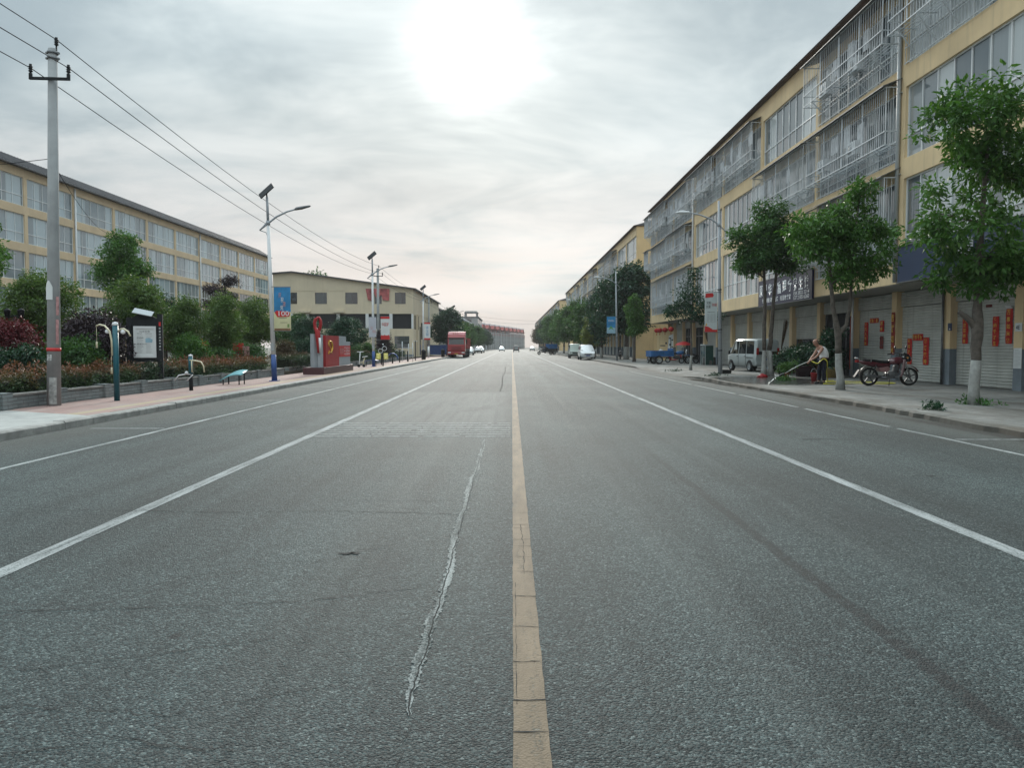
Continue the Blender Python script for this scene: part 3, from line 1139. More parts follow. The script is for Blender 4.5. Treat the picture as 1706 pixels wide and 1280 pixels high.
plan1[module_of(39.6, edges1, 82)] = 'open'
plan1[module_of(43.8, edges1, 82)] = 'half'
plan1[module_of(72.5, edges1, 82)] = 'open'
plan1[module_of(68.5, edges1, 82)] = 'open'
b1, cols1 = shop_row('shop_building', 'four storey beige shop building nearest the viewer, with caged balconies above roller shutters', (14.5, 82, 0), edges1, plan1, cg1,
                     near=True, group='rows of shop buildings along the right side')
# downpipes
for Yp in (29.55, 62.7):
    f = MB()
    x = 82 - Yp
    f.tube([(x, -.09, SOF + .05), (x, -.09, EAVE - .1)], .075, 10)
    for z in (5, 8, 11, 14):
        f.bx(x - .11, x + .11, -.12, .0, z, z + .04)
    f.build('downpipe', ALUD if Yp < 40 else WHITEP, b1)
x = 82 - 29.55
MB().tube([(x, OV - .38, .16), (x, OV - .38, SOF - .05)], .05, 8).build('downpipe', STEELD, b1)
x = 82 - 37.3
MB().tube([(x, OV - .42, .16), (x, OV - .42, SOF - .05)], .055, 8).build('downpipe', WHITEP, b1)

rr = random.Random(21)
n2 = 14
edges2 = [118 * i / n2 for i in range(n2 + 1)]
cg2 = {(f, i): rr.choice((0, 1, 11, 0)) for f in range(3) for i in range(n2 - 1) if rr.random() < .55}
b2, _ = shop_row('shop_building', 'second row of beige shops beyond the gap, showing an ochre end wall', (14.5, 209.5, 0), edges2, {k: 'open' for k in (25, 21, 14, 10)}, cg2, endwall=True,
                 group='rows of shop buildings along the right side')
n3 = 29
edges3 = [240 * i / n3 for i in range(n3 + 1)]
cg3 = {(f, i): rr.choice((0, 1)) for f in range(3) for i in range(n3) if rr.random() < .5}
b3, _ = shop_row('shop_building', 'farthest row of beige shops, small against the sky at the road end', (14.5, 479.5, 0), edges3, {}, cg3, endwall=True,
                 group='rows of shop buildings along the right side')

# ---------------------------------------------------------------- long block behind the garden on the left
LB = thing('apartment_block', 'long beige block with bluish window bands and dark ribbed eaves behind the garden', 'building', (-41, 51.8, 0), 90)
nL = 11
P = 7.33
LL = nL * P
FLL = [(4.10, 6.45), (7.15, 9.55), (10.25, 12.65), (13.35, 15.75)]
w = MB()
w.bx(0, LL, .34, 12, 3.3, 16.45)
zs = [3.3] + [z for f in FLL for z in f] + [16.45]
for i in range(0, len(zs), 2):
    w.bx(0, LL, 0, .34, zs[i], zs[i + 1])
for s, h in FLL:
    for i in range(nL + 1):
        w.bx(max(0, i * P - .22), min(LL, i * P + .22), 0, .34, s, h)
w.bx(0, LL, 1.5, 12, 0, 3.3, 1)
w.build('wall', [BEIGE2, SOFF], LB)
r = MB()
prof = [(-.55, 16.40), (-.55, 16.50), (1.5, 17.75), (6, 18.3), (12.4, 17.2), (12.4, 16.46), (.0, 16.46)]
r.prism(prof, -.25, LL + .2, 'yz')
for i in range(int(LL / .42)):
    x = .1 + i * .42
    r.bar((x, -.54, 16.53), (x, 1.5, 17.79), .07, .07)
r.build('roof', ROOFG, LB)
LW = [window_mesh(P - .44, 2.4, 5, .85, ALU), window_mesh(P - .44, 2.4, 6, .85, ALU), window_mesh(P - .44, 2.4, 4, .85, ALUD)]
for mm in LW:
    mm[1].materials[0] = GLASS_L
for fi, (s, h) in enumerate(FLL):
    for i in range(nL):
        mm = LW[(i * 3 + fi) % 2] if fi > 1 or i < 7 else window_mesh(P - .44, 2.4, 9, .85, ALU, t=.09) if (fi == 1 and i == 7) else LW[1]
        put_window(mm, LB, i * P + .22, s, GLASS_D if (fi < 2 and i >= 7) else None)  # darker panes paint in the reflection of the building opposite
for i in (3, 7):
    x = i * P
    MB().tube([(x, -.1, .2), (x, -.1, 16.3)], .09, 8).build('downpipe', WHITEP, LB)
for i in range(nL * 2):
    o = obj('roller_shutter', SHM, LB)
    o.location = (i * P / 2 + .03, 1.47, .1)
    o.scale = (3.6 / 3.66, 1, 3.0 / 2.75)
f = MB()
f.bx(21.2, 26.5, -3.2, 1.45, 3.32, 3.9)
f.bx(21.5, 22.0, -3.0, -2.5, .2, 3.32)
f.bx(25.7, 26.2, -3.0, -2.5, .2, 3.32)
f.build('entrance_porch', BEIGE2, LB)
PURP = M('purple_fascia', (.24, .025, .17), .5, .12, 1)
MB().bx(4.0, 18, -.3, -.02, 3.05, 4.0).build('shop_fascia', PURP, LB)

# ---------------------------------------------------------------- cream factory building
FB = thing('factory_building', 'cream factory shed with gable front, square dark windows and dark open bays', 'building', (-32, 105, 0), 0)
FLN, FD = 18.75, 36.5
xr, zr, zl, ze = 2.6, 11.45, 11.25, 9.3
holes = []
w = MB()
gable = [(0, .1), (FLN, .1), (FLN, ze), (xr, zr), (0, zl)]
w.prism(gable, .25, FD, 'xz', 0)
wins = [(2.3, 3.2), (5.6, 7.2), (9.65, 11.3), (13.55, 14.55), (16.3, 17.75)]
bays = [(.4, 2.2), (2.6, 4.35), (4.75, 8.45), (8.9, 12.35), (12.75, 15.55), (15.95, 18.5)]
# front skin in bands round the openings
w.bx(0, FLN, 0, .25, 5.95, 7.2)
a = 0
for x0, x1 in wins:
    w.bx(a, x0, 0, .25, 7.2, 8.85)
    a = x1
w.bx(a, FLN, 0, .25, 7.2, 8.85)
w.prism([(0, 8.85), (FLN, 8.85), (FLN, ze), (xr, zr), (0, zl)], 0, .25, 'xz', 0)
a = 0
for x0, x1 in bays:
    w.bx(a, x0, 0, .25, 3.95, 5.95, 2)
    a = x1
w.bx(a, FLN, 0, .25, 3.95, 5.95, 2)
w.bx(0, FLN, 0, .25, 2.95, 3.95)
w.bx(0, 16.2, 0, .25, 1.3, 2.95)
w.bx(18.2, FLN, 0, .25, 1.3, 2.95)
w.bx(0, FLN, 0, .25, .5, 1.3)
w.bx(-.02, FLN + .02, -.04, .25, .1, .5, 3)
w.build('wall', [CREAM, INNER, WHITEP, BLUEGREY], FB)
for x0, x1 in wins:
    f = MB()
    f.bx(x0, x1, .10, .2, 7.2, 8.85)
    wo = f.build('window', GLASS_D, FB)
    f = MB()
    for zz in (7.2, 8.79):
        f.bx(x0 - .03, x1 + .03, -.02, .06, zz, zz + .06)
    f.build('frame', CREAM, wo)
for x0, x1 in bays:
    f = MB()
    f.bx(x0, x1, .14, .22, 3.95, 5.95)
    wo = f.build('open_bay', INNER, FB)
f = MB().bx(16.2, 18.2, .12, .2, 1.3, 2.95)
wo = f.build('window', GLASS_D, FB)
f = MB()
for i in range(9):
    f.bx(16.2, 18.2, .03, .06, 1.38 + i * .18, 1.405 + i * .18)
f.build('window_bars', ALUD, wo)
f = MB()
f.bx(0, FLN + .01, -.03, -.002, 8.98, 9.08)
for x0 in (3.6, 8.1):
    f.bx(x0, x0 + 1.4, -.5, -.002, 6.1, 6.35)
f.build('ledge', CREAM, FB)
r = MB()
for (xa, za), (xb, zb) in (((-.3, zl - .02), (xr, zr)), ((xr, zr), (FLN + .4, ze - .13))):
    r.prism([(xa, za + .02), (xb, zb + .02), (xb, zb + .17), (xa, za + .17)], -.4, FD + .3, 'xz')
r.build('roof', ROOFG, FB)
# side wall openings along the road
for y0, y1, z0, z1 in ((1.2, 3.0, 3.9, 5.8), (4.2, 6.2, 3.9, 5.8), (9, 12, 2.6, 5.0), (13, 16, 3.0, 4.6), (17, 20, 3.0, 4.6), (22, 25, 3.0, 4.6), (7.2, 8.3, .3, 4.4)):
    f = MB().bx(FLN - .05, FLN + .02, y0, y1, z0, z1)
    f.build('window', GLASS_D, FB)
f = MB()
f.bx(FLN + .001, FLN + .05, .3, FD - .1, 5.95, 6.05)
f.bx(FLN + .001, FLN + .22, 3.4, 3.9, .2, 6)
f.build('side_ledge', CREAM, FB)
# torn pink banner over one window
f = MB()
pts = [(0, 0), (3.2, 0), (3.15, -1.6), (2.3, -1.55), (2.1, -.7), (1.6, -1.6), (1.1, -.5), (.9, -1.7), (.3, -1.5), (.15, -.7)]
f.prism([(12.4 + x, 9.3 + z) for x, z in pts], -.12, -.08, 'xz')
PINK = M('faded_red_banner', (.42, .12, .12), .8, .5, 1.2)
ob = f.build('torn_banner', PINK, None)
ob.location = (-32, 105, 0)
tag(ob, 'torn faded red banner hung over a window of the cream factory', 'banner')

# ---------------------------------------------------------------- concrete panel fence, far left blocks, terrace at the road end
f = MB()
for i in range(14):
    y = 141.9 + i * 2.0
    f.bx(-13.25, -13.15, y + .06, y + 1.94, .0, 2.9, 0)
    f.bx(-13.32, -13.08, y - .06, y + .06, 0, 3.0, 0)
fence = tag(f.build('fence', KERB), 'grey concrete panel fence running from the factory to the truck', 'fence')


def far_block(name, label, x, y, wx, wy, h, wallm, roofm, nst, top=None):
    t = thing(name, label, 'building', (x, y, 0))
    MB().bx(0, wx, 0, wy, -.05, h).build('wall', wallm, t)
    MB().bx(-.3, wx + .4, -.3, wy + .3, h + .001, h + .35).build('roof', roofm, t)
    for s in range(nst):
        z = 1.0 + s * (h / nst)
        for k in range(int(wy / 7)):
            o = MB().bx(wx + .002, wx + .05, 2 + k * 7, 6 + k * 7, z, z + h / nst * .55).build('window', GLASS_D, t)
        o = MB().bx(wx * .2, wx * .45, -.05, -.002, z, z + h / nst * .5).build('window', GLASS_D, t)
        o = MB().bx(wx * .6, wx * .85, -.05, -.002, z, z + h / nst * .5).build('window', GLASS_D, t)
    if top:
        MB().bx(*top[:6]).build('parapet', top[6], t)
    return t


GREYW = M('grey_far_wall', (.36, .36, .36), .85, .15, .3, streak=.3)
REDW = M('red_far_wall', (.27, .07, .06), .8, .15, .3, streak=.2)
far_block('house', 'grey flat roofed house behind the round tree and truck', -27, 158, 11.5, 26, 9.2, GREYW, ROOFG, 3)
fb = far_block('house', 'white topped house with red upper band past the truck', -27, 208, 13.2, 60, 9.0, GREYW, WHITEP, 3, (-.05, 13.26, -.06, 60.05, 6.3, 8.6, REDW))
BLUES = M('blue_awning', (.03, .07, .38), .5, .1, 1)
f = MB()
f.prism([(13.26, 5.0), (15.6, 4.3), (15.6, 4.2), (13.26, 4.85)], 4, 22, 'xz')
f.build('awning', BLUES, fb)
fb = far_block('house', 'grey house with a small rooftop pavilion beside the road', -27.5, 284, 15, 40, 12.0, GREYW, ROOFG, 4)
f = MB()
for x, y in ((10.4, 2), (14.6, 2), (10.4, 8), (14.6, 8)):
    f.bx(x - .25, x + .25, y - .25, y + .25, 12.36, 13.8)
f.prism([(10.0, 13.8), (15.2, 13.8), (14.6, 14.4), (10.6, 14.4)], 1, 9, 'xz')
f.build('pavilion', GREYW, fb)


def terrace_unit():
    t = thing('terraced_house', 'grey four storey terraced house with red upper storey and small white ridge cap', 'house', (0, 0, 0), 0, 'red topped terrace closing the road')
    wd, dp, h = 13.6, 14, 11.2
    f = MB().bx(0, wd, 0, dp, -.05, 7.4)
    f.build('wall', GREYW, t)
    f = MB().bx(.01, wd - .01, -.1, dp, 7.4, h)
    f.build('upper_wall', REDW, t)
    f = MB()
    f.prism([(-.1, h), (wd + .1, h), (wd - 3.0, h + .2), (wd / 2 + .8, h + 2.4), (wd / 2 - .8, h + 2.4), (3.0, h + .2)], -.6, dp, 'xz')
    rf_ = f.build('roof', REDW, t)
    MB().bx(wd / 2 - 1.3, wd / 2 + 1.3, -.75, 3, h + 2.0, h + 2.75).build('ridge_cap', WHITEP, rf_)
    for s in range(4):
        for k in range(3):
            f = MB().bx(.9 + k * 4.2, 4.0 + k * 4.2, -.16, -.102, .5 + s * 2.8, 2.3 + s * 2.8)
            f.build('window', GLASS_D, t)
    f = MB()
    for k in range(4):
        f.bx(.2 + k * 4.25, .6 + k * 4.25, -.5, -.17, 0, 9.6)
    f.build('pier', WHITEP, t)
    return t


tu = terrace_unit()
A, B = Vector((-14.5, 352, 0)), Vector((7.6, 489, 0))
ang = math.degrees(math.atan2(B.y - A.y, B.x - A.x))
WHERE = ['nearest', 'second', 'third', 'fourth', 'fifth', 'sixth', 'seventh', 'eighth', 'ninth', 'farthest']
for k in range(10):
    p = A.lerp(B, k / 10)
    tu.scale.z = .88
    lab = '%s of ten red topped grey terraced houses along the road end' % WHERE[k]
    if k == 0:
        tu.location = p
        tu.rotation_euler = (0, 0, R(ang))
        tu['label'] = lab
    else:
        dup(tu, p, ang, lab)
# Note: rotated so that the house front (local -y) looks at the road

# ================================================================ vegetation
LEAF_CAMPHOR = leafmat('camphor_leaves', (.020, .058, .024), (.040, .095, .032), (.080, .145, .042), trans=.28)
LEAF_BRIGHT = leafmat('bright_leaves', (.026, .078, .020), (.050, .120, .028), (.095, .18, .042), trans=.25)
LEAF_DARK = leafmat('dark_leaves', (.010, .036, .024), (.018, .054, .032), (.032, .080, .040), trans=.15)
LEAF_YEL = leafmat('yellowish_leaves', (.07, .10, .02), (.12, .15, .03), (.20, .20, .05), trans=.25)
LEAF_RED = leafmat('maple_leaves', (.055, .010, .016), (.095, .016, .024), (.13, .03, .032), trans=.15)
LEAF_PURPLE = leafmat('purple_leaves', (.018, .014, .022), (.032, .020, .030), (.05, .04, .04), trans=.12)
LEAF_BROWN = leafmat('reddish_brown_leaves', (.05, .036, .026), (.085, .055, .035), (.06, .075, .035), trans=.15)
LEAF_HEDGE = leafmat('hedge_leaves', (.016, .040, .020), (.030, .062, .026), (.055, .085, .032), tip=(.20, .075, .05), h0=.62, h1=1.15, trans=.18)
LEAF_HEDGE2 = leafmat('darker_hedge_leaves', (.016, .038, .022), (.028, .055, .028), (.05, .07, .035), tip=(.16, .07, .05), h0=.95, h1=1.5, trans=.15)
LEAF_GRASS = leafmat('weed_leaves', (.02, .07, .02), (.04, .12, .03), (.08, .16, .04), trans=.2)


def leaf_mesh(name, centers, radii, per, size, mat, seed, flat=.75, droop=.35, aspect=.42, core=None):
    """many small bent leaves in tufts round the given centres"""
    rs = np.random.RandomState(seed)
    C = np.repeat(np.array(centers, float), per, 0)
    Rr = np.repeat(np.array(radii, float), per)
    n = len(C)
    d = rs.normal(size=(n, 3))
    d /= np.linalg.norm(d, axis=1)[:, None]
    rad = rs.rand(n) ** .5
    P = C + d * (Rr * rad)[:, None] * np.array([1, 1, flat])
    ax = d + rs.normal(size=(n, 3)) * .7
    ax[:, 2] -= droop
    ax /= np.linalg.norm(ax, axis=1)[:, None]
    up = rs.normal(size=(n, 3)) * .55 + np.array([0, 0, 1.])
    sd = np.cross(ax, up)
    sd /= np.linalg.norm(sd, axis=1)[:, None] + 1e-9
    nr = np.cross(sd, ax)
    L = size * (.65 + .7 * rs.rand(n))[:, None]
    Wd = L * aspect
    v = np.empty((n, 4, 3))
    v[:, 0] = P
    v[:, 1] = P + ax * L * .5 + sd * Wd * .5 + nr * L * .10
    v[:, 2] = P + ax * L - nr * L * .08
    v[:, 3] = P + ax * L * .5 - sd * Wd * .5 + nr * L * .10
    V = v.reshape(-1, 3)
    F = np.arange(n * 4).reshape(-1, 4)
    me = bpy.data.meshes.new(name)
    me.vertices.add(len(V))
    me.vertices.foreach_set('co', V.ravel())
    me.loops.add(n * 4)
    me.loops.foreach_set('vertex_index', F.ravel().astype(np.int32))
    me.polygons.add(n)
    me.polygons.foreach_set('loop_start', (np.arange(n) * 4).astype(np.int32))
    me.polygons.foreach_set('loop_total', np.full(n, 4, np.int32))
    me.materials.append(mat)
    me.update(calc_edges=True)
    me.validate()
    return me


def limbs(mb, base, joints, ends, r0, seed, m=0):
    rnd = random.Random(seed)
    for e in ends:
        j = min(joints, key=lambda q: (Vector(q[0]) - Vector(e)).length + (0 if q[0][2] < e[2] else 2))
        p, e = Vector(j[0]), Vector(e)
        mid = p.lerp(e, .5) + Vector((rnd.uniform(-.1, .1), rnd.uniform(-.1, .1), rnd.uniform(-.05, .15))) * (e - p).length * .6
        mb.tube([p, p.lerp(mid, .55), mid, e], [j[1] * .55, j[1] * .45, j[1] * .3, .008], 6, m)


def make_tree(blobs, trunk, clumps, per, leaf, leafm, seed, white=1.1, clr=(.28, .5), name='tree', droop=.35, hollow=.45, limb_n=16, trunk2=None, flat=.75):
    """blobs: ellipsoids (x,y,z,rx,ry,rz,weight); trunk: [(x,y,z,r)...]; returns (crown mesh, trunk mesh, whitewash mesh)"""
    rnd = random.Random(seed)
    wts = [b[6] if len(b) > 6 else b[3] * b[4] * b[5] for b in blobs]
    cs, rs_ = [], []
    for k in range(clumps):
        b = rnd.choices(blobs, wts)[0]
        while True:
            q = Vector([rnd.gauss(0, 1) for _ in range(3)]).normalized()
            t = rnd.random() ** .45
            if t > hollow or rnd.random() < .25:
                break
        t *= rnd.uniform(.86, 1.1)
        cs.append((b[0] + q.x * b[3] * t, b[1] + q.y * b[4] * t, b[2] + q.z * b[5] * t))
        rs_.append(rnd.uniform(*clr))
    cm = leaf_mesh('crown', cs, rs_, per, leaf, leafm, seed, droop=droop, flat=flat)
    tm = MB()
    wm = MB()
    joints = []
    for tr in [trunk] + ([trunk2] if trunk2 else []):
        pts = [Vector(p[:3]) for p in tr]
        rad = [p[3] for p in tr]
        fine, fr = [], []
        for i in range(len(pts) - 1):
            for k in range(3):
                t = k / 3
                w = Vector((rnd.uniform(-1, 1), rnd.uniform(-1, 1), 0)) * rad[i] * .18
                fine.append(pts[i].lerp(pts[i + 1], t) + (w if i + k else Vector()))
                fr.append((rad[i] + (rad[i + 1] - rad[i]) * t) * rnd.uniform(.93, 1.07))
        fine.append(pts[-1])
        fr.append(rad[-1])
        zb = min(b[2] - b[5] for b in blobs)
        joints += [(tuple(p), r) for p, r in zip(fine, fr) if p.z > zb - .5]
        if white and fine[0].z < white:
            k = max(i for i in range(len(fine)) if fine[i].z <= white or i == 0)
            a = (white - fine[k].z) / max(1e-6, fine[k + 1].z - fine[k].z)
            cut = fine[k].lerp(fine[k + 1], a)
            cr = fr[k] + (fr[k + 1] - fr[k]) * a
            wm.tube(fine[:k + 1] + [cut], [fr[0] * 1.25] + fr[1:k + 1] + [cr], 10, 0)
            tm.tube([cut] + fine[k + 1:], [cr] + fr[k + 1:], 10, 0)
        else:
            tm.tube(fine, [fr[0] * 1.25] + fr[1:], 10, 0)
    limbs(tm, None, joints, rnd.sample(cs, min(limb_n, len(cs))), .05, seed)
    return cm, tm.mesh('trunk', BARK), wm.mesh('whitewash', LIME) if white else None


def plant_tree(name, label, meshes, loc, rz=0, group=None, scale=1, cat='tree', leafm=None):
    t = thing(name, label, cat, loc, rz, group)
    t.scale = scale if hasattr(scale, '__len__') else (scale,) * 3
    c = obj('crown', meshes[0], t)
    if leafm:
        c.material_slots[0].link = 'OBJECT'
        c.material_slots[0].material = leafm
    tr = obj('trunk', meshes[1], t)
    if meshes[2]:
        obj('whitewash', meshes[2], tr)
    return t


GP = 'street trees on the right pavement'
LEAF_OLIVE = leafmat('olive_leaves', (.036, .072, .024), (.064, .112, .034), (.11, .16, .048), trans=.28)
# nearest right tree: leaning two-tier crown over a forked trunk
m = make_tree([(-.15, 0, 7.0, 1.25, 1.2, 1.15, 5), (.55, .2, 6.3, 1.1, 1.1, .9, 3), (-.35, 0, 4.35, 1.25, 1.2, .95, 5), (.1, .1, 3.45, 1.15, 1.0, .6, 3), (1.25, .3, 5.6, .8, .9, 1.0, 2.4), (1.35, .1, 3.7, .9, .9, .5, 2.2),
               (-.75, -.1, 5.5, .7, .7, .6, 1.0)],
              [(0, 0, .0, .125), (0, 0, 1.2, .12), (.03, 0, 2.0, .135), (.02, 0, 2.6, .10), (.0, 0, 3.6, .085), (.1, 0, 5.0, .06), (.15, 0, 6.8, .03)], 190, 62, .17, LEAF_BRIGHT, 11, 1.15, (.22, .46), limb_n=26,
              trunk2=[(.02, 0, 1.95, .09), (-.28, .02, 2.25, .07), (-.42, .05, 2.36, .06)])
plant_tree('street_tree', 'nearest pavement tree with bright green two tier crown and cut side branch', m, (11.57, 19.5, .10), 0, GP)
# second: forked whitewashed trunk, spreading crown
m = make_tree([(-.8, 0, 5.15, 1.0, 1.0, 1.0, 4), (.75, .1, 4.75, 1.1, 1.0, 1.0, 4), (.1, 0, 5.6, .9, .9, .9, 2), (.55, 0, 6.6, .4, .4, .5, .6), (.1, 0, 3.75, .6, .6, .3, .6), (.5, 0, 6.0, .45, .5, .5, .7)],
              [(.0, 0, .0, .13), (-.08, 0, 1.2, .11), (-.12, 0, 1.9, .105), (-.3, 0, 2.8, .07), (-.42, 0, 3.9, .055), (-.6, 0, 5.2, .03)], 150, 60, .17, LEAF_BRIGHT, 12, 1.25, (.22, .44), limb_n=24,
              trunk2=[(-.12, 0, 1.85, .075), (.18, .02, 2.2, .065), (.28, .02, 2.9, .055), (.32, 0, 4.4, .04), (.5, 0, 6.4, .02)])
plant_tree('street_tree', 'forked pavement tree with whitewashed foot beside the parked motorcycle', m, (11.04, 26.2, .11), 0, GP)
# third: twin trunks, dense round crown
m = make_tree([(-.3, 0, 6.4, 1.75, 1.6, 1.3, 5), (.55, .2, 6.7, 1.3, 1.2, 1.3, 3), (.1, 0, 7.9, .8, .8, .8, 1.5), (-.9, 0, 5.5, .9, .9, .45, 1.4), (.9, 0, 5.5, .9, .9, .45, 1.2)],
              [(-.17, 0, 0, .13), (-.15, 0, 1.3, .10), (-.2, 0, 2.5, .09), (-.15, 0, 4.0, .08), (-.3, 0, 6.3, .04)], 220, 62, .18, LEAF_CAMPHOR, 13, 1.3, (.28, .5), limb_n=16,
              trunk2=[(.2, .1, 0, .14), (.13, .1, 1.3, .11), (.22, .1, 2.5, .09), (.32, .1, 4.0, .08), (.5, .1, 6.5, .04)])
plant_tree('street_tree', 'twin trunked tree with dense dark round crown behind the street van', m, (12.3, 37.6, .1), 0, GP)
# fourth: thin dark feathery
m = make_tree([(0, 0, 3.9, 1.35, 1.2, .75, 4), (-.2, 0, 4.9, .8, .8, .8, 2), (.15, 0, 5.8, .45, .45, .6, 1), (1.1, 0, 3.3, .7, .7, .35, 1.2), (-1.0, 0, 3.6, .6, .6, .4, 1)],
              [(0, 0, 0, .085), (.03, 0, 1.5, .07), (0, 0, 3.0, .06), (.1, 0, 4.6, .035), (.12, 0, 6.0, .015)], 95, 42, .17, LEAF_DARK, 14, 1.0, (.22, .42), limb_n=30, droop=.1)
plant_tree('street_tree', 'thin sparse dark tree standing in front of the lantern hung shop', m, (10.95, 47.8, .05), 0, GP)
m = make_tree([(0, 0, 4.4, .85, .8, 1.2, 4), (.1, 0, 3.0, 1.05, 1.0, .5, 2), (0, 0, 5.7, .45, .45, .5, 1)],
              [(0, 0, 0, .16), (0, 0, 1.6, .13), (.05, 0, 3.2, .08), (0, 0, 5.4, .03)], 90, 50, .22, LEAF_BRIGHT, 15, 0, (.25, .45), limb_n=12)
plant_tree('street_tree', 'small bright green tree in front of the big round crowned tree', m, (11.5, 73.5, .12), 0, GP)
ROUND = make_tree([(0, 0, 5.4, 2.7, 2.6, 2.9, 6), (.3, 0, 7.2, 1.9, 1.9, 1.7, 3), (-.5, 0, 3.6, 2.1, 2.1, 1.0, 2)],
                  [(0, 0, 0, .22), (0, 0, 1.6, .19), (.1, 0, 3.5, .15), (0, 0, 6.5, .06)], 300, 46, .30, LEAF_DARK, 16, 1.2, (.4, .75), limb_n=14)
plant_tree('street_tree', 'tall round dark crowned tree hiding the far corner of the nearest shop building', ROUND, (12.6, 86, .12), 0, GP, (1.35, 1.3, 1.17))
FAR = make_tree([(0, 0, 4.6, 2.2, 2.2, 2.6, 5), (.4, .2, 6.4, 1.4, 1.4, 1.4, 2), (-.5, 0, 3.2, 1.6, 1.6, .8, 1.5)],
                [(0, 0, 0, .18), (0, 0, 1.6, .15), (.1, 0, 3.2, .12), (0, 0, 6, .05)], 170, 40, .34, LEAF_CAMPHOR, 17, 1.2, (.42, .75), limb_n=10)
FAR2 = make_tree([(0, 0, 4.2, 1.5, 1.5, 2.6, 5), (0, .2, 6.4, .9, .9, 1.6, 2)],
                 [(0, 0, 0, .16), (0, 0, 1.6, .14), (.1, 0, 3.2, .10), (0, 0, 6, .05)], 120, 40, .32, LEAF_DARK, 18, 1.2, (.4, .65), limb_n=10)
far_r = [(FAR2, 11.0, 96, 1.12, None, 'pointed dark tree just past the big round street tree'),
         (FAR2, 10.9, 103, 1.0, None, 'second narrow dark street tree behind the white minivan'),
         (FAR, 10.4, 112, .95, None, 'bushy green street tree directly behind the white minivan'),
         (FAR, 10.9, 124, 1.14, None, 'tall bushy street tree beyond the parked minivan'),
         (FAR, 10.2, 140, 1.12, None, 'broad street tree above the loaded motor tricycle'),
         (FAR, 10.5, 158, 1.15, None, 'tree whose crown touches the one above the motor tricycle'),
         (FAR2, 10.3, 178, 1.2, LEAF_CAMPHOR, 'narrower green tree in the far right row'),
         (FAR, 10.2, 200, 1.2, None, 'rounded tree midway along the far right row'),
         (FAR, 10.4, 226, 1.2, None, 'tree in front of the ochre end wall of the farthest row'),
         (FAR, 10.2, 254, 1.2, LEAF_DARK, 'dark tree near the far end of the right row'),
         (FAR, 10.0, 288, 1.2, LEAF_BROWN, 'reddish brown tree near the far end of the right row'),
         (FAR, 10.4, 330, 1.25, LEAF_BROWN, 'last brownish tree of the right row by the bend')]
for k, (ms, x, y, s, lm, lab) in enumerate(far_r):
    plant_tree('street_tree', lab, ms, (x + bend(y), y, .12), k * 67, GP, s, 'tree', lm)
plant_tree('street_tree', 'small yellowish tree between the minivan and the dark crowns', FAR2, (10.2, 101, .12), 40, GP, (.8, .8, .68), 'tree', LEAF_YEL)

GL = 'street trees on the left pavement beyond the factory'
far_l = [(ROUND, -10.2, 123, (1.0, 1.0, .84), None, 'large round dark tree above the red truck'),
         (FAR, -9.9, 150, .8, LEAF_BRIGHT, 'light green tree right behind the red truck trailer'),
         (FAR, -9.8, 168, .85, None, 'second green tree past the red truck'),
         (FAR2, -9.7, 188, .85, LEAF_CAMPHOR, 'narrow tree beside the blue awning'),
         (FAR, -9.8, 212, .9, None, 'green tree in front of the white topped house'),
         (FAR, -9.8, 240, .9, None, 'green tree before the pavilion house'),
         (FAR, -9.7, 275, .95, LEAF_DARK, 'dark tree under the pavilion house'),
         (FAR, -9.6, 315, .95, LEAF_DARK, 'last dark tree of the left row before the terrace')]
for k, (ms, x, y, s, lm, lab) in enumerate(far_l):
    plant_tree('street_tree', lab, ms, (x, y, .05), 30 + k * 71, GL, s, 'tree', lm)

# ---------------------------------------------------------------- garden trees
GG = 'clipped trees in the roadside garden'
BALL = make_tree([(0, 0, 2.25, 1.05, 1.0, .95, 5), (.15, 0, 2.9, .7, .7, .5, 1.4), (-.3, 0, 1.7, .8, .8, .4, 1.2)],
                 [(0, 0, 0, .09), (0, 0, .9, .08), (.03, 0, 1.6, .06), (0, 0, 2.6, .02)], 170, 75, .10, LEAF_OLIVE, 31, 0, (.2, .36), limb_n=14)
BALL2 = make_tree([(0, 0, 2.1, .95, .95, 1.05, 5), (-.1, 0, 2.9, .6, .6, .5, 1.2), (.2, 0, 1.5, .75, .75, .5, 1.2)],
                  [(0, 0, 0, .09), (0, 0, .9, .08), (-.03, 0, 1.6, .06), (0, 0, 2.6, .02)], 170, 75, .10, LEAF_OLIVE, 32, 0, (.2, .38), limb_n=14)
TALL = make_tree([(0, 0, 5.2, 1.15, 1.1, 1.15, 5), (.1, 0, 6.4, .7, .7, .65, 1.6), (.95, 0, 5.15, .75, .6, .35, .9), (-.85, 0, 5.0, .5, .5, .35, .6), (0, 0, 4.2, .7, .7, .4, 1)],
                 [(0, 0, 0, .13), (.05, 0, 2, .11), (0, 0, 4, .09), (.03, 0, 6.2, .03)], 180, 65, .14, LEAF_BRIGHT, 33, 0, (.22, .42), limb_n=14)
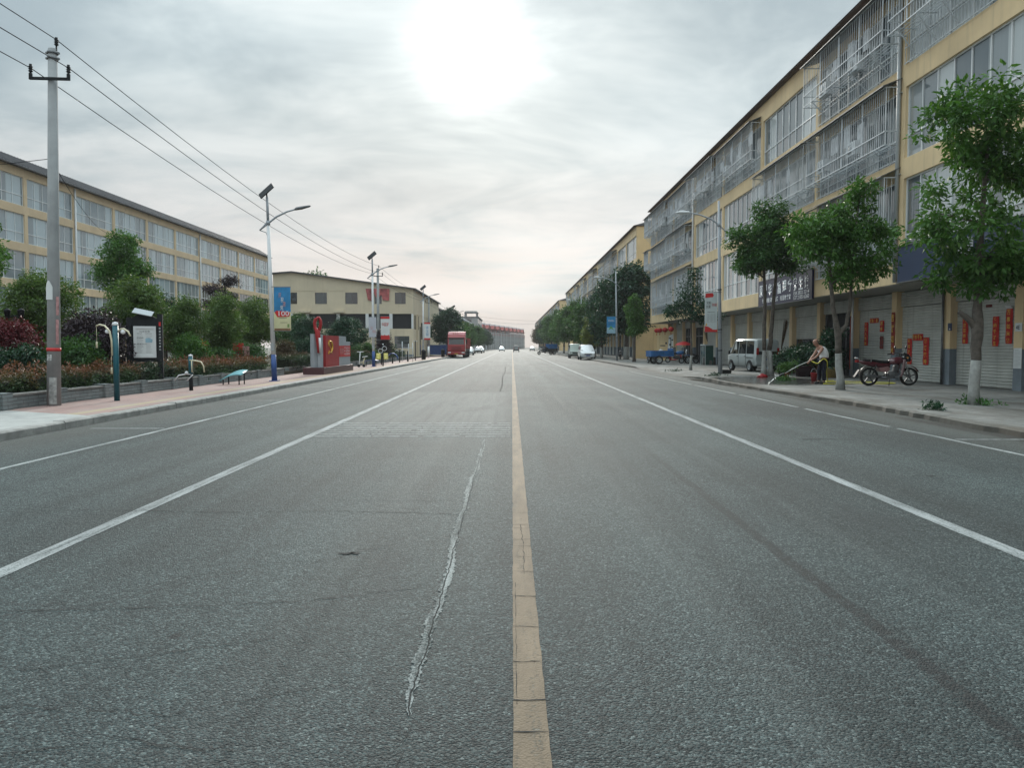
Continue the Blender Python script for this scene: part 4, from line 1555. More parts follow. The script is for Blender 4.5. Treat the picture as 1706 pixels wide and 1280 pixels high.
gt = [('garden_tree', BALL, -16.9, 28, (1.4, 1.3, 1.16), LEAF_OLIVE, 'wide round dark tree behind the concrete utility pole', .3),
      ('garden_tree', TALL, -19.2, 38.5, (1.0, 1.0, .98), LEAF_BRIGHT, 'tallest bright green garden tree, above the others, before the beige block', .3),
      ('garden_tree', BALL, -14.9, 31, (1.25, 1.2, 1.17), LEAF_OLIVE, 'rounded tree behind the black notice board', .3),
      ('garden_tree', BALL2, -14.05, 33.5, (1.05, 1.0, 1.0), LEAF_OLIVE, 'neat round tree just right of the notice board', .3),
      ('garden_tree', BALL2, -13.2, 35.5, (1.05, 1.0, 1.08), LEAF_OLIVE, 'dome shaped tree with a thick base near the red sign box', .3),
      ('garden_tree', BALL, -13.5, 41, (1.1, 1.0, 1.12), LEAF_OLIVE, 'smaller round tree left of the first street lamp', .3),
      ('garden_tree', TALL, -16.55, 24.0, (.95, .95, .78), LEAF_BRIGHT, 'bright leafy tree cut off by the left picture edge', .3),
      ('garden_tree', BALL2, -16.3, 22.4, (.9, .9, .66), LEAF_DARK, 'dark low tree under the bright tree at the picture edge', .3),
      ('garden_tree', BALL2, -17.8, 40, (1.3, 1.2, 1.15), LEAF_DARK, 'dark tree filling the gap behind the tall bright tree', .3),
      ('garden_tree', BALL, -13.6, 52.0, (1.2, 1.1, .95), LEAF_DARK, 'dark shrubby tree behind the grey and red monument', .3),
      ('garden_tree', BALL2, -12.6, 57.5, (1.35, 1.2, 1.0), LEAF_DARK, 'dark spreading tree right of the monument', .3),
      ('garden_tree', BALL, -13.2, 64, (1.5, 1.3, 1.05), LEAF_DARK, 'dark spreading tree between the monument and the second lamp', .3),
      ('garden_tree', BALL2, -16.5, 60, (1.5, 1.4, 1.1), LEAF_CAMPHOR, 'garden tree in front of the factory bays', .3),
      ('garden_tree', BALL, -19.5, 66, (1.6, 1.5, 1.15), LEAF_DARK, 'garden tree at the far back before the factory', .3),
      ('garden_tree', BALL2, -17.6, 50, (1.1, 1.1, 1.02), LEAF_BRIGHT, 'leafy light green tree beside the blue banner', .3)]
for k, (nm, ms, x, y, s, lm, lab, z) in enumerate(gt):
    plant_tree(nm, lab, ms, (x, y, z), k * 53, GG, s, 'tree', lm)
m = make_tree([(0, 0, 1.75, .9, .8, .32, 4), (.3, 0, 1.45, .8, .7, .25, 2)], [(0, 0, 0, .05), (.05, 0, .8, .04), (0, 0, 1.6, .02)], 110, 45, .10, LEAF_RED, 34, 0, (.15, .3), limb_n=18, droop=.5)
plant_tree('maple_tree', 'spreading red leaved maple by the left picture edge', m, (-14.55, 22.4, .3), 0, None, (1.0, 1, .98))
plant_tree('maple_tree', 'dull red maple seen right of the notice board', m, (-15.6, 35.2, .3), 60, None, (1.1, 1, .95))
m2 = make_tree([(0, 0, 1.0, .85, .8, .95, 4), (.2, 0, 1.6, .6, .6, .6, 2)], [(0, 0, 0, .05), (0, 0, 1.5, .02)], 130, 50, .11, LEAF_PURPLE, 35, 0, (.2, .36), limb_n=8)
plant_tree('purple_shrub', 'large dark purple shrub left of the notice board', m2, (-14.05, 25.6, .3), 0, None, (1.25, 1.1, 1.12), 'shrub')
plant_tree('purple_shrub', 'second dark purple shrub behind the arm pulley post', m2, (-13.25, 25.3, .3), 80, None, (1.0, 1, 1.05), 'shrub')
plant_tree('purple_shrub', 'purple shrub in front of the factory bars by the white banner', m2, (-11.9, 72, .3), 80, None, (1.1, 1, 1.35), 'shrub')
m3 = make_tree([(0, 0, .65, .8, .7, .55, 4), (.3, 0, .9, .5, .5, .4, 2)], [(0, 0, 0, .04), (0, 0, .9, .02)], 90, 45, .11, LEAF_CAMPHOR, 36, 0, (.18, .34), limb_n=6)
sh = [(-13.6, 21.3, LEAF_DARK, 'low dark shrub under the red maple'), (-14.3, 23.6, LEAF_BRIGHT, 'light green shrub right of the utility pole'), (-13.4, 24.2, LEAF_CAMPHOR, 'green shrub between utility pole and purple shrub'),
      (-13.0, 31.6, LEAF_BRIGHT, 'leafy shrub with broad blades below the round trees'), (-12.9, 33.6, LEAF_CAMPHOR, 'shrub in front of the red sign box'), (-12.9, 38.5, LEAF_CAMPHOR, 'shrub under the tree left of the first lamp'),
      (-12.9, 44.5, LEAF_BROWN, 'brownish shrub right of the first lamp'), (-12.7, 47.5, LEAF_DARK, 'dark shrub behind the end of the near hedge'), (-12.5, 50.5, LEAF_BROWN, 'rusty shrub left of the monument'),
      (-12.3, 60.5, LEAF_CAMPHOR, 'green shrub right of the monument'), (-12.2, 66, LEAF_CAMPHOR, 'shrub before the exercise bicycle'), (-12.2, 76, LEAF_DARK, 'dark shrub behind the grey utility pole')]
for k, (x, y, lm, lab) in enumerate(sh):
    plant_tree('garden_shrub', lab, m3, (x, y, .3), k * 47, 'shrubs in the garden', (1 + .1 * (k % 3), 1, 1 + .12 * (k % 4)), 'shrub', lm)
# cloud-pruned black pine
m4 = make_tree([(-.6, 0, 5.4, .9, .7, .3, 2), (.5, 0, 5.9, .8, .7, .3, 2), (.1, 0, 4.7, 1.2, .9, .3, 2), (1.3, 0, 4.4, .6, .6, .25, 1), (-1.2, 0, 4.3, .5, .5, .22, 1)],
               [(0, 0, 0, .16), (.2, 0, 2, .13), (-.1, 0, 4, .1), (.1, 0, 5.8, .04)], 90, 40, .16, LEAF_PURPLE, 37, 0, (.2, .4), limb_n=24)
plant_tree('pine_tree', 'gaunt dark pine with layered branches before the beige block', m4, (-20.6, 56, .3), 0, None, 1.0)
# trees seen over the factory roof
plant_tree('background_tree', 'bushy tree top showing above the factory ridge', FAR, (-37.5, 146, 0), 0, None, (1.7, 1.5, 1.95), 'tree', LEAF_CAMPHOR)
plant_tree('background_tree', 'thin tree top showing above the factory roof slope', FAR2, (-35.5, 150, 0), 0, None, (.9, .9, 1.85), 'tree', LEAF_CAMPHOR)


# ---------------------------------------------------------------- hedges and the low wall
def hedge(label, x0, x1, y0, y1, z0, z1, lm, seed):
    rnd = random.Random(seed)
    n = int((x1 - x0) * (y1 - y0) * 15 + (y1 - y0) * 20)
    cs, rr_ = [], []
    for k in range(n):
        y = rnd.uniform(y0, y1)
        bump_ = .1 * math.sin(y * 1.7 + seed) + .06 * math.sin(y * 4.1)
        if rnd.random() < .5:
            cs.append((rnd.uniform(x0, x1), y, z1 - .12 + bump_ + rnd.uniform(-.08, .08)))
        else:
            cs.append((x1 - .08 + rnd.uniform(-.08, .08), y, rnd.uniform(z0 + .1, z1 - .05)))
        rr_.append(rnd.uniform(.12, .26))
    t = thing('hedge', label, 'hedge', (0, 0, 0))
    obj('leaves', leaf_mesh('hedge_leaves', cs, rr_, 26, .085, lm, seed, droop=-.15), t)
    c = MB()
    ny = max(2, int((y1 - y0) / .5))
    rings = []
    for i in range(ny + 1):
        y = y0 + .1 + (y1 - y0 - .2) * i / ny
        q = .05 * math.sin(y * 2.3)
        rings.append([(x0 + .12, y, z0), (x1 - .14, y, z0), (x1 - .16 + q * .5, y, z1 - .25 + q), (x0 + .14, y, z1 - .22 + q)])
    c.loft(rings, 0, True)
    c.build('branches', M('hedge_core', (.016, .022, .012), .95, .5, 9), t)  # solid dark core added inside the leaves to block the view through


hedge('long dark green hedge with reddish tips, from the left edge to the notice board', -13.1, -11.7, 14.5, 24.6, .3, 1.02, LEAF_HEDGE, 61)
hedge('short hedge stretch under the notice board', -12.9, -11.75, 24.9, 26.6, .3, .98, LEAF_HEDGE2, 64)
hedge('red tipped hedge between the notice board and the first street lamp', -12.8, -11.6, 26.9, 37.2, .3, 1.05, LEAF_HEDGE, 62)
hedge('dark hedge set back behind the monument', -12.9, -11.7, 41.2, 53.0, .2, 1.1, LEAF_HEDGE2, 63)
hedge('dull reddish hedge beyond the monument up to the factory', -12.7, -11.5, 54.5, 84, .2, 1.15, LEAF_HEDGE2, 65)

wl = thing('garden_wall', 'low grey brick garden wall with stub pillars along the pink pavement', 'wall', (0, 0, 0))
f = MB().bx(-11.72, -11.47, 10, 39.0, -.02, .46)
f.bx(-13.3, -11.47, 39.02, 39.25, -.02, .46)
f.build('wall_body', STONEW, wl)
MB().bx(-11.74, -11.44, 10, 39.28, .462, .50).build('coping', KERB, wl)
y = 11.0
while y < 38:
    MB().bx(-11.78, -11.39, y - .17, y + .17, -.01, .54).build('pillar', STONEW, wl)
    y += 2.2
wl = thing('garden_wall', 'set back grey garden wall behind the monument', 'wall', (0, 0, 0))
MB().bx(-11.95, -11.72, 41, 53.2, -.02, .46).build('wall_body', STONEW, wl)
MB().bx(-11.97, -11.69, 41, 53.2, .462, .50).build('coping', KERB, wl)
wl = thing('garden_wall', 'low grey wall behind the far exercise machines', 'wall', (0, 0, 0))
MB().bx(-11.6, -11.37, 53.5, 86, -.02, .46).build('wall_body', STONEW, wl)
MB().bx(-11.62, -11.34, 53.5, 86, .462, .50).build('coping', KERB, wl)
y = 54.6
while y < 86:
    MB().bx(-11.68, -11.29, y - .17, y + .17, -.01, .54).build('pillar', STONEW, wl)
    y += 2.6


# ---------------------------------------------------------------- weeds
def weed(label, x, y, z, s, n, seed):
    rnd = random.Random(seed)
    cs = [(rnd.gauss(0, s * .5), rnd.gauss(0, s * .5), abs(rnd.gauss(.03, .05))) for _ in range(n)]
    o = obj('weed_clump', leaf_mesh('weed_clump', cs, [s * .3] * n, 14, .10, LEAF_GRASS if seed % 2 else LEAF_DARK, seed, droop=-.5), None)
    o.location = (x, y, z)
    tag(o, label, 'weeds', None, 'stuff')


weed('flat dark weeds round the foot of the nearest pavement tree', 11.6, 19.45, .12, .38, 16, 71)
weed('dark weeds at the broken kerb edge before the nearest tree', 9.75, 17.9, .13, .3, 14, 72)
weed('weed tuft by the foot of the right street lamp', 10.1, 38.9, .05, .4, 16, 74)
weed('weeds on the road edge before the blue tricycle', 10.0, 47.2, .03, .45, 14, 76)
weed('bright green weeds at the feet of the potted plants', 11.6, 33.2, .13, .35, 22, 73)

# ================================================================ street furniture, left side
def street_lamp(name, label, x, y, lean, group):
    t = thing(name, label, 'street lamp', (x, y, .15), 0, group)
    t.rotation_euler = (0, R(lean), 0)
    MB().tube([(0, 0, 1.1), (0, 0, 4), (0, 0, 6.6)], [.095, .08, .062], 12).build('pole', WHITEP, t)
    MB().tube([(0, 0, 6.6), (0, 0, 7.6)], [.055, .05], 10).build('upper_pole', LAMPG, t)
    f = MB()
    f.tube([(0, 0, .03), (0, 0, 1.1)], [.115, .10], 12)
    f.bx(-.18, .18, -.18, .18, 0, .03)
    f.build('blue_base', BLUEP, t)
    f = MB()
    f.tube([(-.36, 0, 6.25), (0, 0, 6.52), (.35, 0, 6.78), (.8, 0, 6.98), (1.2, 0, 7.08)], [.03, .04, .04, .035, .03], 8)
    f.tube([(-.36, 0, 6.25), (-.02, 0, 6.6)], .02, 6)
    f.tube([(-.36, 0, 6.25), (-.1, 0, 6.15), (0, 0, 5.9)], .018, 6)
    f.tube([(0, 0, 6.45), (0, 0, 6.62)], .085, 10)
    f.build('arm', LAMPG, t)
    f = MB()
    f.loft([[(xx, -w, z - h), (xx, w, z - h), (xx, w, z + h), (xx, -w, z + h)] for xx, w, z, h in ((1.12, .04, 7.06, .03), (1.2, .09, 7.09, .045), (1.4, .10, 7.12, .05), (1.72, .07, 7.18, .03), (1.78, .03, 7.19, .015))])
    f.build('lamp_head', STEELD, t)
    # tilted collector, its back towards the street's near end
    f = MB()
    q = Matrix.Translation((-.02, 0, 7.85)) @ Matrix.Rotation(R(-40), 4, 'Y') @ Matrix.Rotation(R(40), 4, 'X')
    f.add([q @ Vector(p) for p in [(sx * .36, sy * .24, z) for z in (-.02, .02) for sy in (-1, 1) for sx in (-1, 1)]],
          [(0, 2, 3, 1), (4, 5, 7, 6), (0, 1, 5, 4), (2, 6, 7, 3), (0, 4, 6, 2), (1, 3, 7, 5)])
    f.bar((0, 0, 7.55), (-.02, 0, 7.85), .05)
    f.build('solar_panel', BLACK, t)
    f = MB()
    f.bx(-.07, .07, -.125, -.085, 1.25, 1.55)
    f.build('service_door', ALUD, t)
    return t


GLAMP = 'solar street lamps on the left pavement'
street_lamp('street_lamp', 'nearest white solar street lamp with blue foot, leaning slightly left', -9.9, 32.5, -1.5, GLAMP)
street_lamp('street_lamp', 'second white solar street lamp, beside the concrete pole with red banner', -9.84, 55.5, -.3, GLAMP)
street_lamp('street_lamp', 'third solar street lamp, at the corner of the cream factory', -9.76, 85.8, .3, GLAMP)
street_lamp('street_lamp', 'far solar street lamp among trees past the red truck', -9.6, 128, 0, GLAMP)


def banner_frame(name, label, x0, x1, y, z0, z1, cloth, pole_x, m2=STEELD):
    t = thing(name, label, 'banner', ((x0 + x1) / 2, y, z0))
    w, h = x1 - x0, z1 - z0
    MB().bx(-w / 2, w / 2, -.012, .012, 0, h).build('cloth', cloth, t)
    f = MB()
    d = pole_x - (x0 + x1) / 2
    for z in (-.02, h + .02):
        f.tube([(d, 0, z), (w / 2 * (-1 if d > 0 else 1), 0, z)], .014, 6)
    f.build('bracket', m2, t)
    return t, w, h


def patch(name, mat, parent, x0, x1, z0, z1, y=-.016):
    return MB().bx(x0, x1, y, y + .003, z0, z1).build(name, mat, parent)


GREENL = M('poster_green', (.20, .30, .10), .6, .2, 3)
BROWNL = M('poster_brown', (.24, .13, .07), .6, .3, 3)
REDL = M('poster_red', (.55, .03, .03), .55, .15, 3)
PINKL = M('poster_pink', (.55, .30, .30), .6, .3, 6)
CYANL = M('poster_pale_blue', (.30, .48, .58), .6, .15, 3)
LILAC = M('poster_grey_lilac', (.48, .50, .56), .6, .08, 2)

t, w, h = banner_frame('banner', 'blue and yellow banner reading 100 on the nearest street lamp', -9.86, -9.17, 32.45, 2.25, 4.04, POSTY, -9.98)
patch('sky_panel', SKYB, t, -w / 2, w / 2, h * .43, h)
text('lettering', '100', w * .62, h * .11, SIGNW, t, (-w * .22, -.020, h * .34))
f = MB()
f.prism([(-w * .46, h * .42), (-w * .36, h * .46), (w * .40, h * .44), (w * .46, h * .38), (w * .40, h * .32), (-w * .30, h * .31)], -.0185, -.0155, 'xz')
f.build('ribbon', REDL, t)
text('lettering', '庆', w * .17, h * .12, PINKL, t, (-w * .22, -.018, h * .76))
text('lettering', '祝', w * .17, h * .12, SIGNW, t, (-w * .08, -.018, h * .65))
text('lettering', '建', w * .18, h * .12, PINKL, t, (w * .03, -.018, h * .55))
text('lettering', '党', w * .18, h * .10, SIGNW, t, (-w * .12, -.018, h * .48))
patch('text_line', INK, t, -w * .2, w * .26, h * .285, h * .293)
patch('text_line', INK, t, -w * .14, w * .3, h * .18, h * .187)
patch('tree_print', GREENL, t, w * .29, w * .41, h * .07, h * .15)
patch('ground_print', BROWNL, t, -w * .48, w * .48, .0, h * .05)

t, w, h = banner_frame('banner', 'plain greyish white banner on the left of the second lamp', -10.12, -9.6, 55.3, 2.25, 3.65, LILAC, -9.84)
text('lettering', '文', w * .4, h * .16, PINKL, t, (-w * .3, -.016, h * .36))
text('lettering', '明', w * .4, h * .16, PINKL, t, (w * .02, -.016, h * .18))
t, w, h = banner_frame('banner', 'white banner with red top and bottom on the grey utility pole', -11.75, -10.95, 70.0, 2.2, 4.25, PAPER, -12.3)
patch('red_band', REDL, t, -w / 2, w / 2, h * .9, h)
patch('red_band', REDL, t, -w / 2, w / 2, 0, h * .16)
f = MB()
rnd = random.Random(4)
pts = [(-w / 2, h * .16)]
for k in range(13):
    pts.append((-w / 2 + w * (k + .5) / 13, h * (.16 + (.02 + .10 * rnd.random() if k % 2 else .01))))
pts.append((w / 2, h * .16))
f.prism(pts, -.0155, -.013, 'xz')
f.build('skyline_print', REDL, t)
text('lettering', '中国梦', w * .75, h * .16, REDL, t, (-w * .36, -.016, h * .58))
t, w, h = banner_frame('banner', 'white banner with blue lettering and red ends on the third lamp', -9.62, -8.95, 85.7, 2.3, 4.2, PAPER, -9.76)
patch('red_band', REDL, t, -w / 2, w / 2, h * .91, h)
patch('red_band', REDL, t, -w / 2, w / 2, 0, h * .10)
for k in range(3):
    text('lettering', ('讲', '文', '明')[k], w * .36, h * .18, SKYB, t, (-w * .18, -.016, h * (.62 - .21 * k)))


# ---------------------------------------------------------------- concrete utility poles and wires
def insulator(mb, x, y, z, m=0):
    mb.tube([(x, y, z - .12), (x, y, z)], .02, 6, m)
    mb.lathe([(.03, 0), (.055, .03), (.03, .05), (.055, .08), (.03, .10), (.055, .13), (.03, .15), (.035, .19)], (x, y, z), 10, m)


def utility_pole(label, x, y, lean, h=8.6, near=False):
    t = thing('utility_pole', label, 'utility pole', (x, y, .1), 0, 'concrete utility poles along the left pavement')
    t.rotation_euler = (0, R(lean), 0)
    MB().tube([(0, 0, 0), (0, 0, 4), (0, 0, h)], [.158, .130, .10], 20).build('pole', CONC, t)
    f = MB()
    f.bx(-.48, .48, -.16, -.10, h - .77, h - .71)
    for s in (-1, 1):
        f.bx(s * .45 - .03, s * .45 + .03, -.16, -.10, h - .71, h - .62)
    f.build('crossarm', BLACK, t)
    for xx, zz in ((-.45, h - .60), (.45, h - .60), (.09, h + .08)):
        f = MB()
        insulator(f, xx, -.13 if zz < h else 0, zz)
        f.build('insulator', BLACK, t)
    f = MB()
    for z in (h - .12, h - .25):
        f.lathe([(.125, z), (.125, z + .05)], (0, 0, 0), 14)
        f.bx(-.16, .16, -.03, .03, z + .005, z + .045)
    f.build('clamp', STEELD, t)
    if near:
        f = MB()
        f.lathe([(.158, 1.38), (.158, 1.46)], (0, 0, 0), 24)
        f.build('red_band', REDL, t)

        def wrap(name, a0, a1, z0, z1, mat, arch=0):
            q = MB()
            n = 8
            r = .1605
            lo = [(r * math.sin(a0 + (a1 - a0) * i / n), -r * math.cos(a0 + (a1 - a0) * i / n), z0) for i in range(n + 1)]
            hi = [(r * math.sin(a0 + (a1 - a0) * i / n), -r * math.cos(a0 + (a1 - a0) * i / n), z1 + arch * math.sin(PI * i / n)) for i in range(n + 1)]
            q.loft([lo, hi], 0, False, False, False)
            return q.build(name, mat, t)
        wrap('white_notice', -.85, .4, 2.62, 2.92, PAPER, .16)
        wrap('torn_sticker', .85, 1.3, 2.25, 2.7, PINKL)
        wrap('torn_sticker', .8, 1.25, 1.55, 2.15, PINKL)
        wrap('small_notice', -.6, .3, 1.16, 1.30, M('stencil_white', (.42, .43, .42), .8, .5, 18))
        wrap('plaster_patch', -.2, .9, .1, .75, M('plaster_smears', (.36, .37, .36), .9, .45, 5))
    return t


utility_pole('nearest concrete utility pole with white notice and red band', -11.18, 19.0, 1.4, 8.6, True)
utility_pole('second concrete utility pole behind the second street lamp', -12.4, 72.5, 0, 8.7)
utility_pole('third concrete utility pole beside the cream factory side wall', -12.0, 113, 0, 8.5)
utility_pole('fourth concrete utility pole far down by the houses', -11.5, 160, 0, 8.5)


def wire(label, p, q, sag, r=.011, n=14, nm='overhead_wire', grp='overhead wires between the utility poles'):
    p, q = Vector(p), Vector(q)
    pts = [p.lerp(q, i / n) - Vector((0, 0, sag * 4 * (i / n) * (1 - i / n))) for i in range(n + 1)]
    o = MB().tube(pts, r, 5).build(nm, WIREB)
    tag(o, label, 'wire', grp)


tops = [[(-11.4, -36, 8.05), (-10.5, -36, 8.05), (-10.95, -36, 8.9)],
        [(-11.42, 18.87, 8.2), (-10.52, 18.87, 8.2), (-10.88, 19.0, 8.92)],
        [(-12.85, 72.37, 8.28), (-11.95, 72.37, 8.28), (-12.3, 72.5, 9.0)],
        [(-12.45, 112.9, 8.1), (-11.55, 112.9, 8.1), (-11.9, 113, 8.8)],
        [(-11.95, 159.9, 8.1), (-11.05, 159.9, 8.1), (-11.4, 160, 8.8)]]
NM = ['lower left wire', 'lower right wire', 'top wire']
SP = ['entering at the left edge and reaching the nearest pole', 'from the nearest pole down to the second pole', 'between the second and third poles', 'between the third and fourth poles']
for s in range(4):
    for k in range(3):
        wire('%s %s' % (NM[k], SP[s]), tops[s][k], tops[s + 1][k], (.25, .75, .5, .5)[s])
wire('thin grey service cable from the nearest pole to the beige block', (-11.1, 19.0, 6.1), (-41.2, 84, 16.3), 2.2, .008, nm='service_cable')
wire('thin grey service cable leaving the nearest pole to the left', (-11.15, 19.0, 6.1), (-24, 19.5, 7.0), .6, .008, nm='service_cable')
wire('upper far wire crossing the road end between the building rows', (-15, 330, 14.2), (24, 352, 13.2), .9, .03)
wire('lower far wire crossing the road end between the building rows', (-15, 331, 12.6), (24, 353, 11.8), .9, .03)

# ---------------------------------------------------------------- exercise machines
t = thing('exercise_machine', 'tall teal arm pulley post with cream curved tubes beside the notice board', 'exercise machine', (-10.5, 20.7, .15), 0, 'outdoor exercise machines')
MB().tube([(0, 0, 0), (0, 0, 2.0)], .072, 14).build('post', TEALP, t)
MB().lathe([(.078, 2.0), (.078, 2.03), (.06, 2.08), (.0, 2.1)], (0, 0, 0), 14).build('cap', WHITEP, t)
for s in (-1, 1):
    pts = [(s * .06, -.03 * s, 1.62)] + [(s * (.10 + .36 * math.sin(a) ** 1.3), -.05 * s, 1.62 + .0 + .42 * math.sin(a * 1.15)) for a in (.3, .6, .9, 1.2, 1.5)]
    if s < 0:
        pts = [(-.055, -.09, 1.2), (-.06, -.09, 1.6), (-.12, -.06, 1.84), (-.26, -.04, 1.99), (-.40, -.03, 2.02), (-.49, -.02, 1.98)]
    else:
        pts = [(.06, 0, 1.83), (.14, -.02, 1.90), (.24, -.03, 1.91), (.35, -.04, 1.84), (.42, -.05, 1.72)]
    MB().tube(pts, .024, 8).build('curved_arm', CREAMP, t)
    hx, hz = (-.49, 1.98) if s < 0 else (-.07, 1.3)
    f = MB()
    f.tube([(hx, -.1 if s > 0 else -.02, hz), (hx, -.1 if s > 0 else -.02, hz - .42)], .006, 5)
    f.lathe([(.0, 0), (.028, .01), (.022, .16), (.012, .17)], (hx, -.1 if s > 0 else -.02, hz - .58), 8)
    f.build('pull_handle', CREAMP, t)
MB().lathe([(.0, -.02), (.06, -.015), (.06, .015), (.0, .02)], (-.19, -.04, 1.84), 12, 0, 'y').build('pulley', WHITEP, t)
MB().lathe([(.0, -.02), (.06, -.015), (.06, .015), (.0, .02)], (.22, -.04, 1.83), 12, 0, 'y').build('pulley', WHITEP, t)

t = thing('exercise_machine', 'short teal post with white twisting arms and a cream handrail', 'exercise machine', (-10.5, 25.5, .15), 0, 'outdoor exercise machines')
MB().tube([(0, 0, .55), (0, 0, 1.12)], .07, 12).build('post', TEALP, t)
MB().tube([(0, 0, 0), (0, 0, .55)], .062, 12).build('lower_post', BLACK, t)
MB().lathe([(.075, 1.12), (.07, 1.16), (.0, 1.19)], (0, 0, 0), 12).build('cap', WHITEP, t)
MB().tube([(0, -.08, 1.0), (.2, -.1, .98), (.38, -.1, .94), (.46, -.1, .8), (.48, -.1, .6)], .022, 8).build('handrail', CREAMP, t)
MB().tube([(.07, -.1, .98), (.08, -.1, .6)], .02, 8).build('handrail', CREAMP, t)
f = MB()
f.tube([(-.5, -.1, .33), (-.36, -.1, .5), (-.1, -.1, .54), (.1, -.1, .52), (-.08, -.12, .33)], .022, 8)
f.build('leg_bar', WHITEP, t)
MB().ball((-.1, -.1, .58), .06, 10).build('joint', WHITEP, t)

t = thing('bench', 'curved pale teal sit up bench near the first street lamp', 'exercise bench', (-10.55, 29.6, .15), 0, 'outdoor exercise machines')
BENCH = M('pale_teal_board', (.13, .36, .40), .35, .08, 2)
n = 9
rows = []
for i in range(n):
    a = i / (n - 1)
    x = -.42 + .84 * a
    z = .22 + .25 * math.sin(a * PI * .62)
    rows.append((x, z))
f = MB()
f.loft([[(x, -.45, z - .10), (x, .35, z + .06), (x, .35, z + .085), (x, -.45, z - .075)] for x, z in rows])
f.build('seat_board', BENCH, t)
for x in (-.3, .3):
    for y in (-.32, .25):
        MB().tube([(x, y, 0), (x, y, (.28 if x < 0 else .43) + (.03 if y > 0 else -.09))], .024, 8).build('leg', BLACK, t)

t = thing('exercise_machine', 'white exercise bicycle with T shaped handle beside the monument', 'exercise machine', (-10.4, 54, .15), 0, 'outdoor exercise machines')
f = MB()
f.tube([(-.2, 0, 0), (-.15, 0, .35), (-.1, 0, 1.05)], .03, 8)
f.tube([(-.32, 0, 1.06), (.12, 0, 1.06)], .022, 8)
f.build('handle_post', WHITEP, t)
f = MB()
f.tube([(.1, 0, .05), (.12, 0, .4), (.22, 0, .66)], .05, 8)
f.tube([(.12, 0, .35), (-.16, 0, .3)], .03, 8)
f.build('frame', CREAMP, t)
MB().loft([[(x, -w, z), (x, w, z), (x, w, z + .07), (x, -w, z + .07)] for x, w, z in ((.05, .05, .66), (.2, .12, .68), (.38, .14, .72))]).build('saddle', WHITEP, t)
for x in (-.2, .15):
    MB().lathe([(0, -.05), (.1, -.05), (.1, .05), (0, .05)], (x, 0, .1), 12, 0, 'y').build('foot', BLACK, t)

t = thing('bench', 'dark blue sit up board beside the second street lamp', 'exercise bench', (-10.15, 56.2, .15), 0, 'outdoor exercise machines')
MB().loft([[(x, -.35, z), (x, .3, z), (x, .3, z + .03), (x, -.35, z + .03)] for x, z in ((-.5, .3), (-.2, .42), (.2, .46), (.5, .4))]).build('seat_board', BLUEP, t)
for x in (-.35, .35):
    MB().tube([(x, 0, 0), (x, 0, .38)], .025, 8).build('leg', BLACK, t)

t = thing('exercise_machine', 'dark post with round hand wheels and a white cap past the second lamp', 'exercise machine', (-9.45, 57.2, .15), 0, 'outdoor exercise machines')
MB().tube([(0, 0, 0), (0, 0, 1.55)], .05, 10).build('post', BLACK, t)
MB().ball((0, 0, 1.58), .06, 8).build('cap', WHITEP, t)
for x, z in ((-.16, 1.1), (.12, 1.28)):
    pts = [(x + .16 * math.cos(a), -.1, z + .16 * math.sin(a)) for a in [2 * PI * k / 14 for k in range(15)]]
    MB().tube(pts, .018, 6).build('hand_wheel', WHITEP, t)
t = thing('exercise_machine', 'yellow seated exerciser behind the hand wheel post', 'exercise machine', (-10.2, 61, .15), 0, 'outdoor exercise machines')
YEL = M('yellow_seat_plastic', (.52, .46, .13), .45, .1, 3)
for x in (-.28, .3):
    MB().loft([[(x - w, y, z), (x + w, y, z), (x + w, y, z + .05), (x - w, y, z + .05)] for y, w, z in ((-.2, .18, .42), (.1, .2, .4), (.22, .2, .55), (.28, .17, .85))]).build('seat', YEL, t)
MB().tube([(0, 0, 0), (0, 0, 1.0)], .045, 8).build('post', BLACK, t)
t = thing('exercise_machine', 'dark arched climbing frame among the far machines', 'exercise machine', (-10.1, 66, .15), 0, 'outdoor exercise machines')
for dy in (-.2, .2):
    MB().tube([(-.45 * math.cos(a), dy, .35 + .5 * math.sin(a)) for a in [PI * k / 10 for k in range(11)]], .03, 6).build('arch', BLUEP, t)
for k in range(3):
    a = PI * (k + 1) / 4
    MB().tube([(-.45 * math.cos(a), -.2, .35 + .5 * math.sin(a)), (-.45 * math.cos(a), .2, .35 + .5 * math.sin(a))], .02, 6).build('rung', WHITEP, t)
MB().tube([(0, 0, 0), (0, 0, .5)], .06, 8).build('post', BLACK, t)
t = thing('exercise_machine', 'dark post with two white side handles among the far machines', 'exercise machine', (-10.0, 69.5, .15), 0, 'outdoor exercise machines')
MB().tube([(0, 0, 0), (0, 0, 1.15)], .055, 8).build('post', BLACK, t)
for s in (-1, 1):
    MB().tube([(0, 0, .95), (s * .25, 0, 1.12), (s * .42, 0, 1.02)], .022, 6).build('handle', WHITEP, t)
t = thing('exercise_machine', 'tall parallel bars of thin steel near the factory corner', 'exercise machine', (-9.9, 74, .15), 0, 'outdoor exercise machines')
for x, hh in ((-.5, 1.9), (.1, 1.7), (.5, 1.8)):
    MB().tube([(x, 0, 0), (x, 0, hh)], .032, 8).build('post', STEEL, t)
MB().tube([(-.5, 0, 1.3), (.5, 0, 1.3)], .025, 6).build('bar', STEEL, t)
MB().tube([(.0, 0, 0), (.0, 0, 1.0)], .06, 6).build('post', BLACK, t)
t = thing('exercise_machine', 'last dark exercise post with a white crossbar by the factory corner', 'exercise machine', (-9.9, 80, .15), 0, 'outdoor exercise machines')
MB().tube([(0, 0, 0), (0, 0, 2.0)], .05, 8).build('post', BLACK, t)
MB().tube([(-.25, 0, 2.0), (.25, 0, 1.95)], .03, 6).build('crossbar', WHITEP, t)


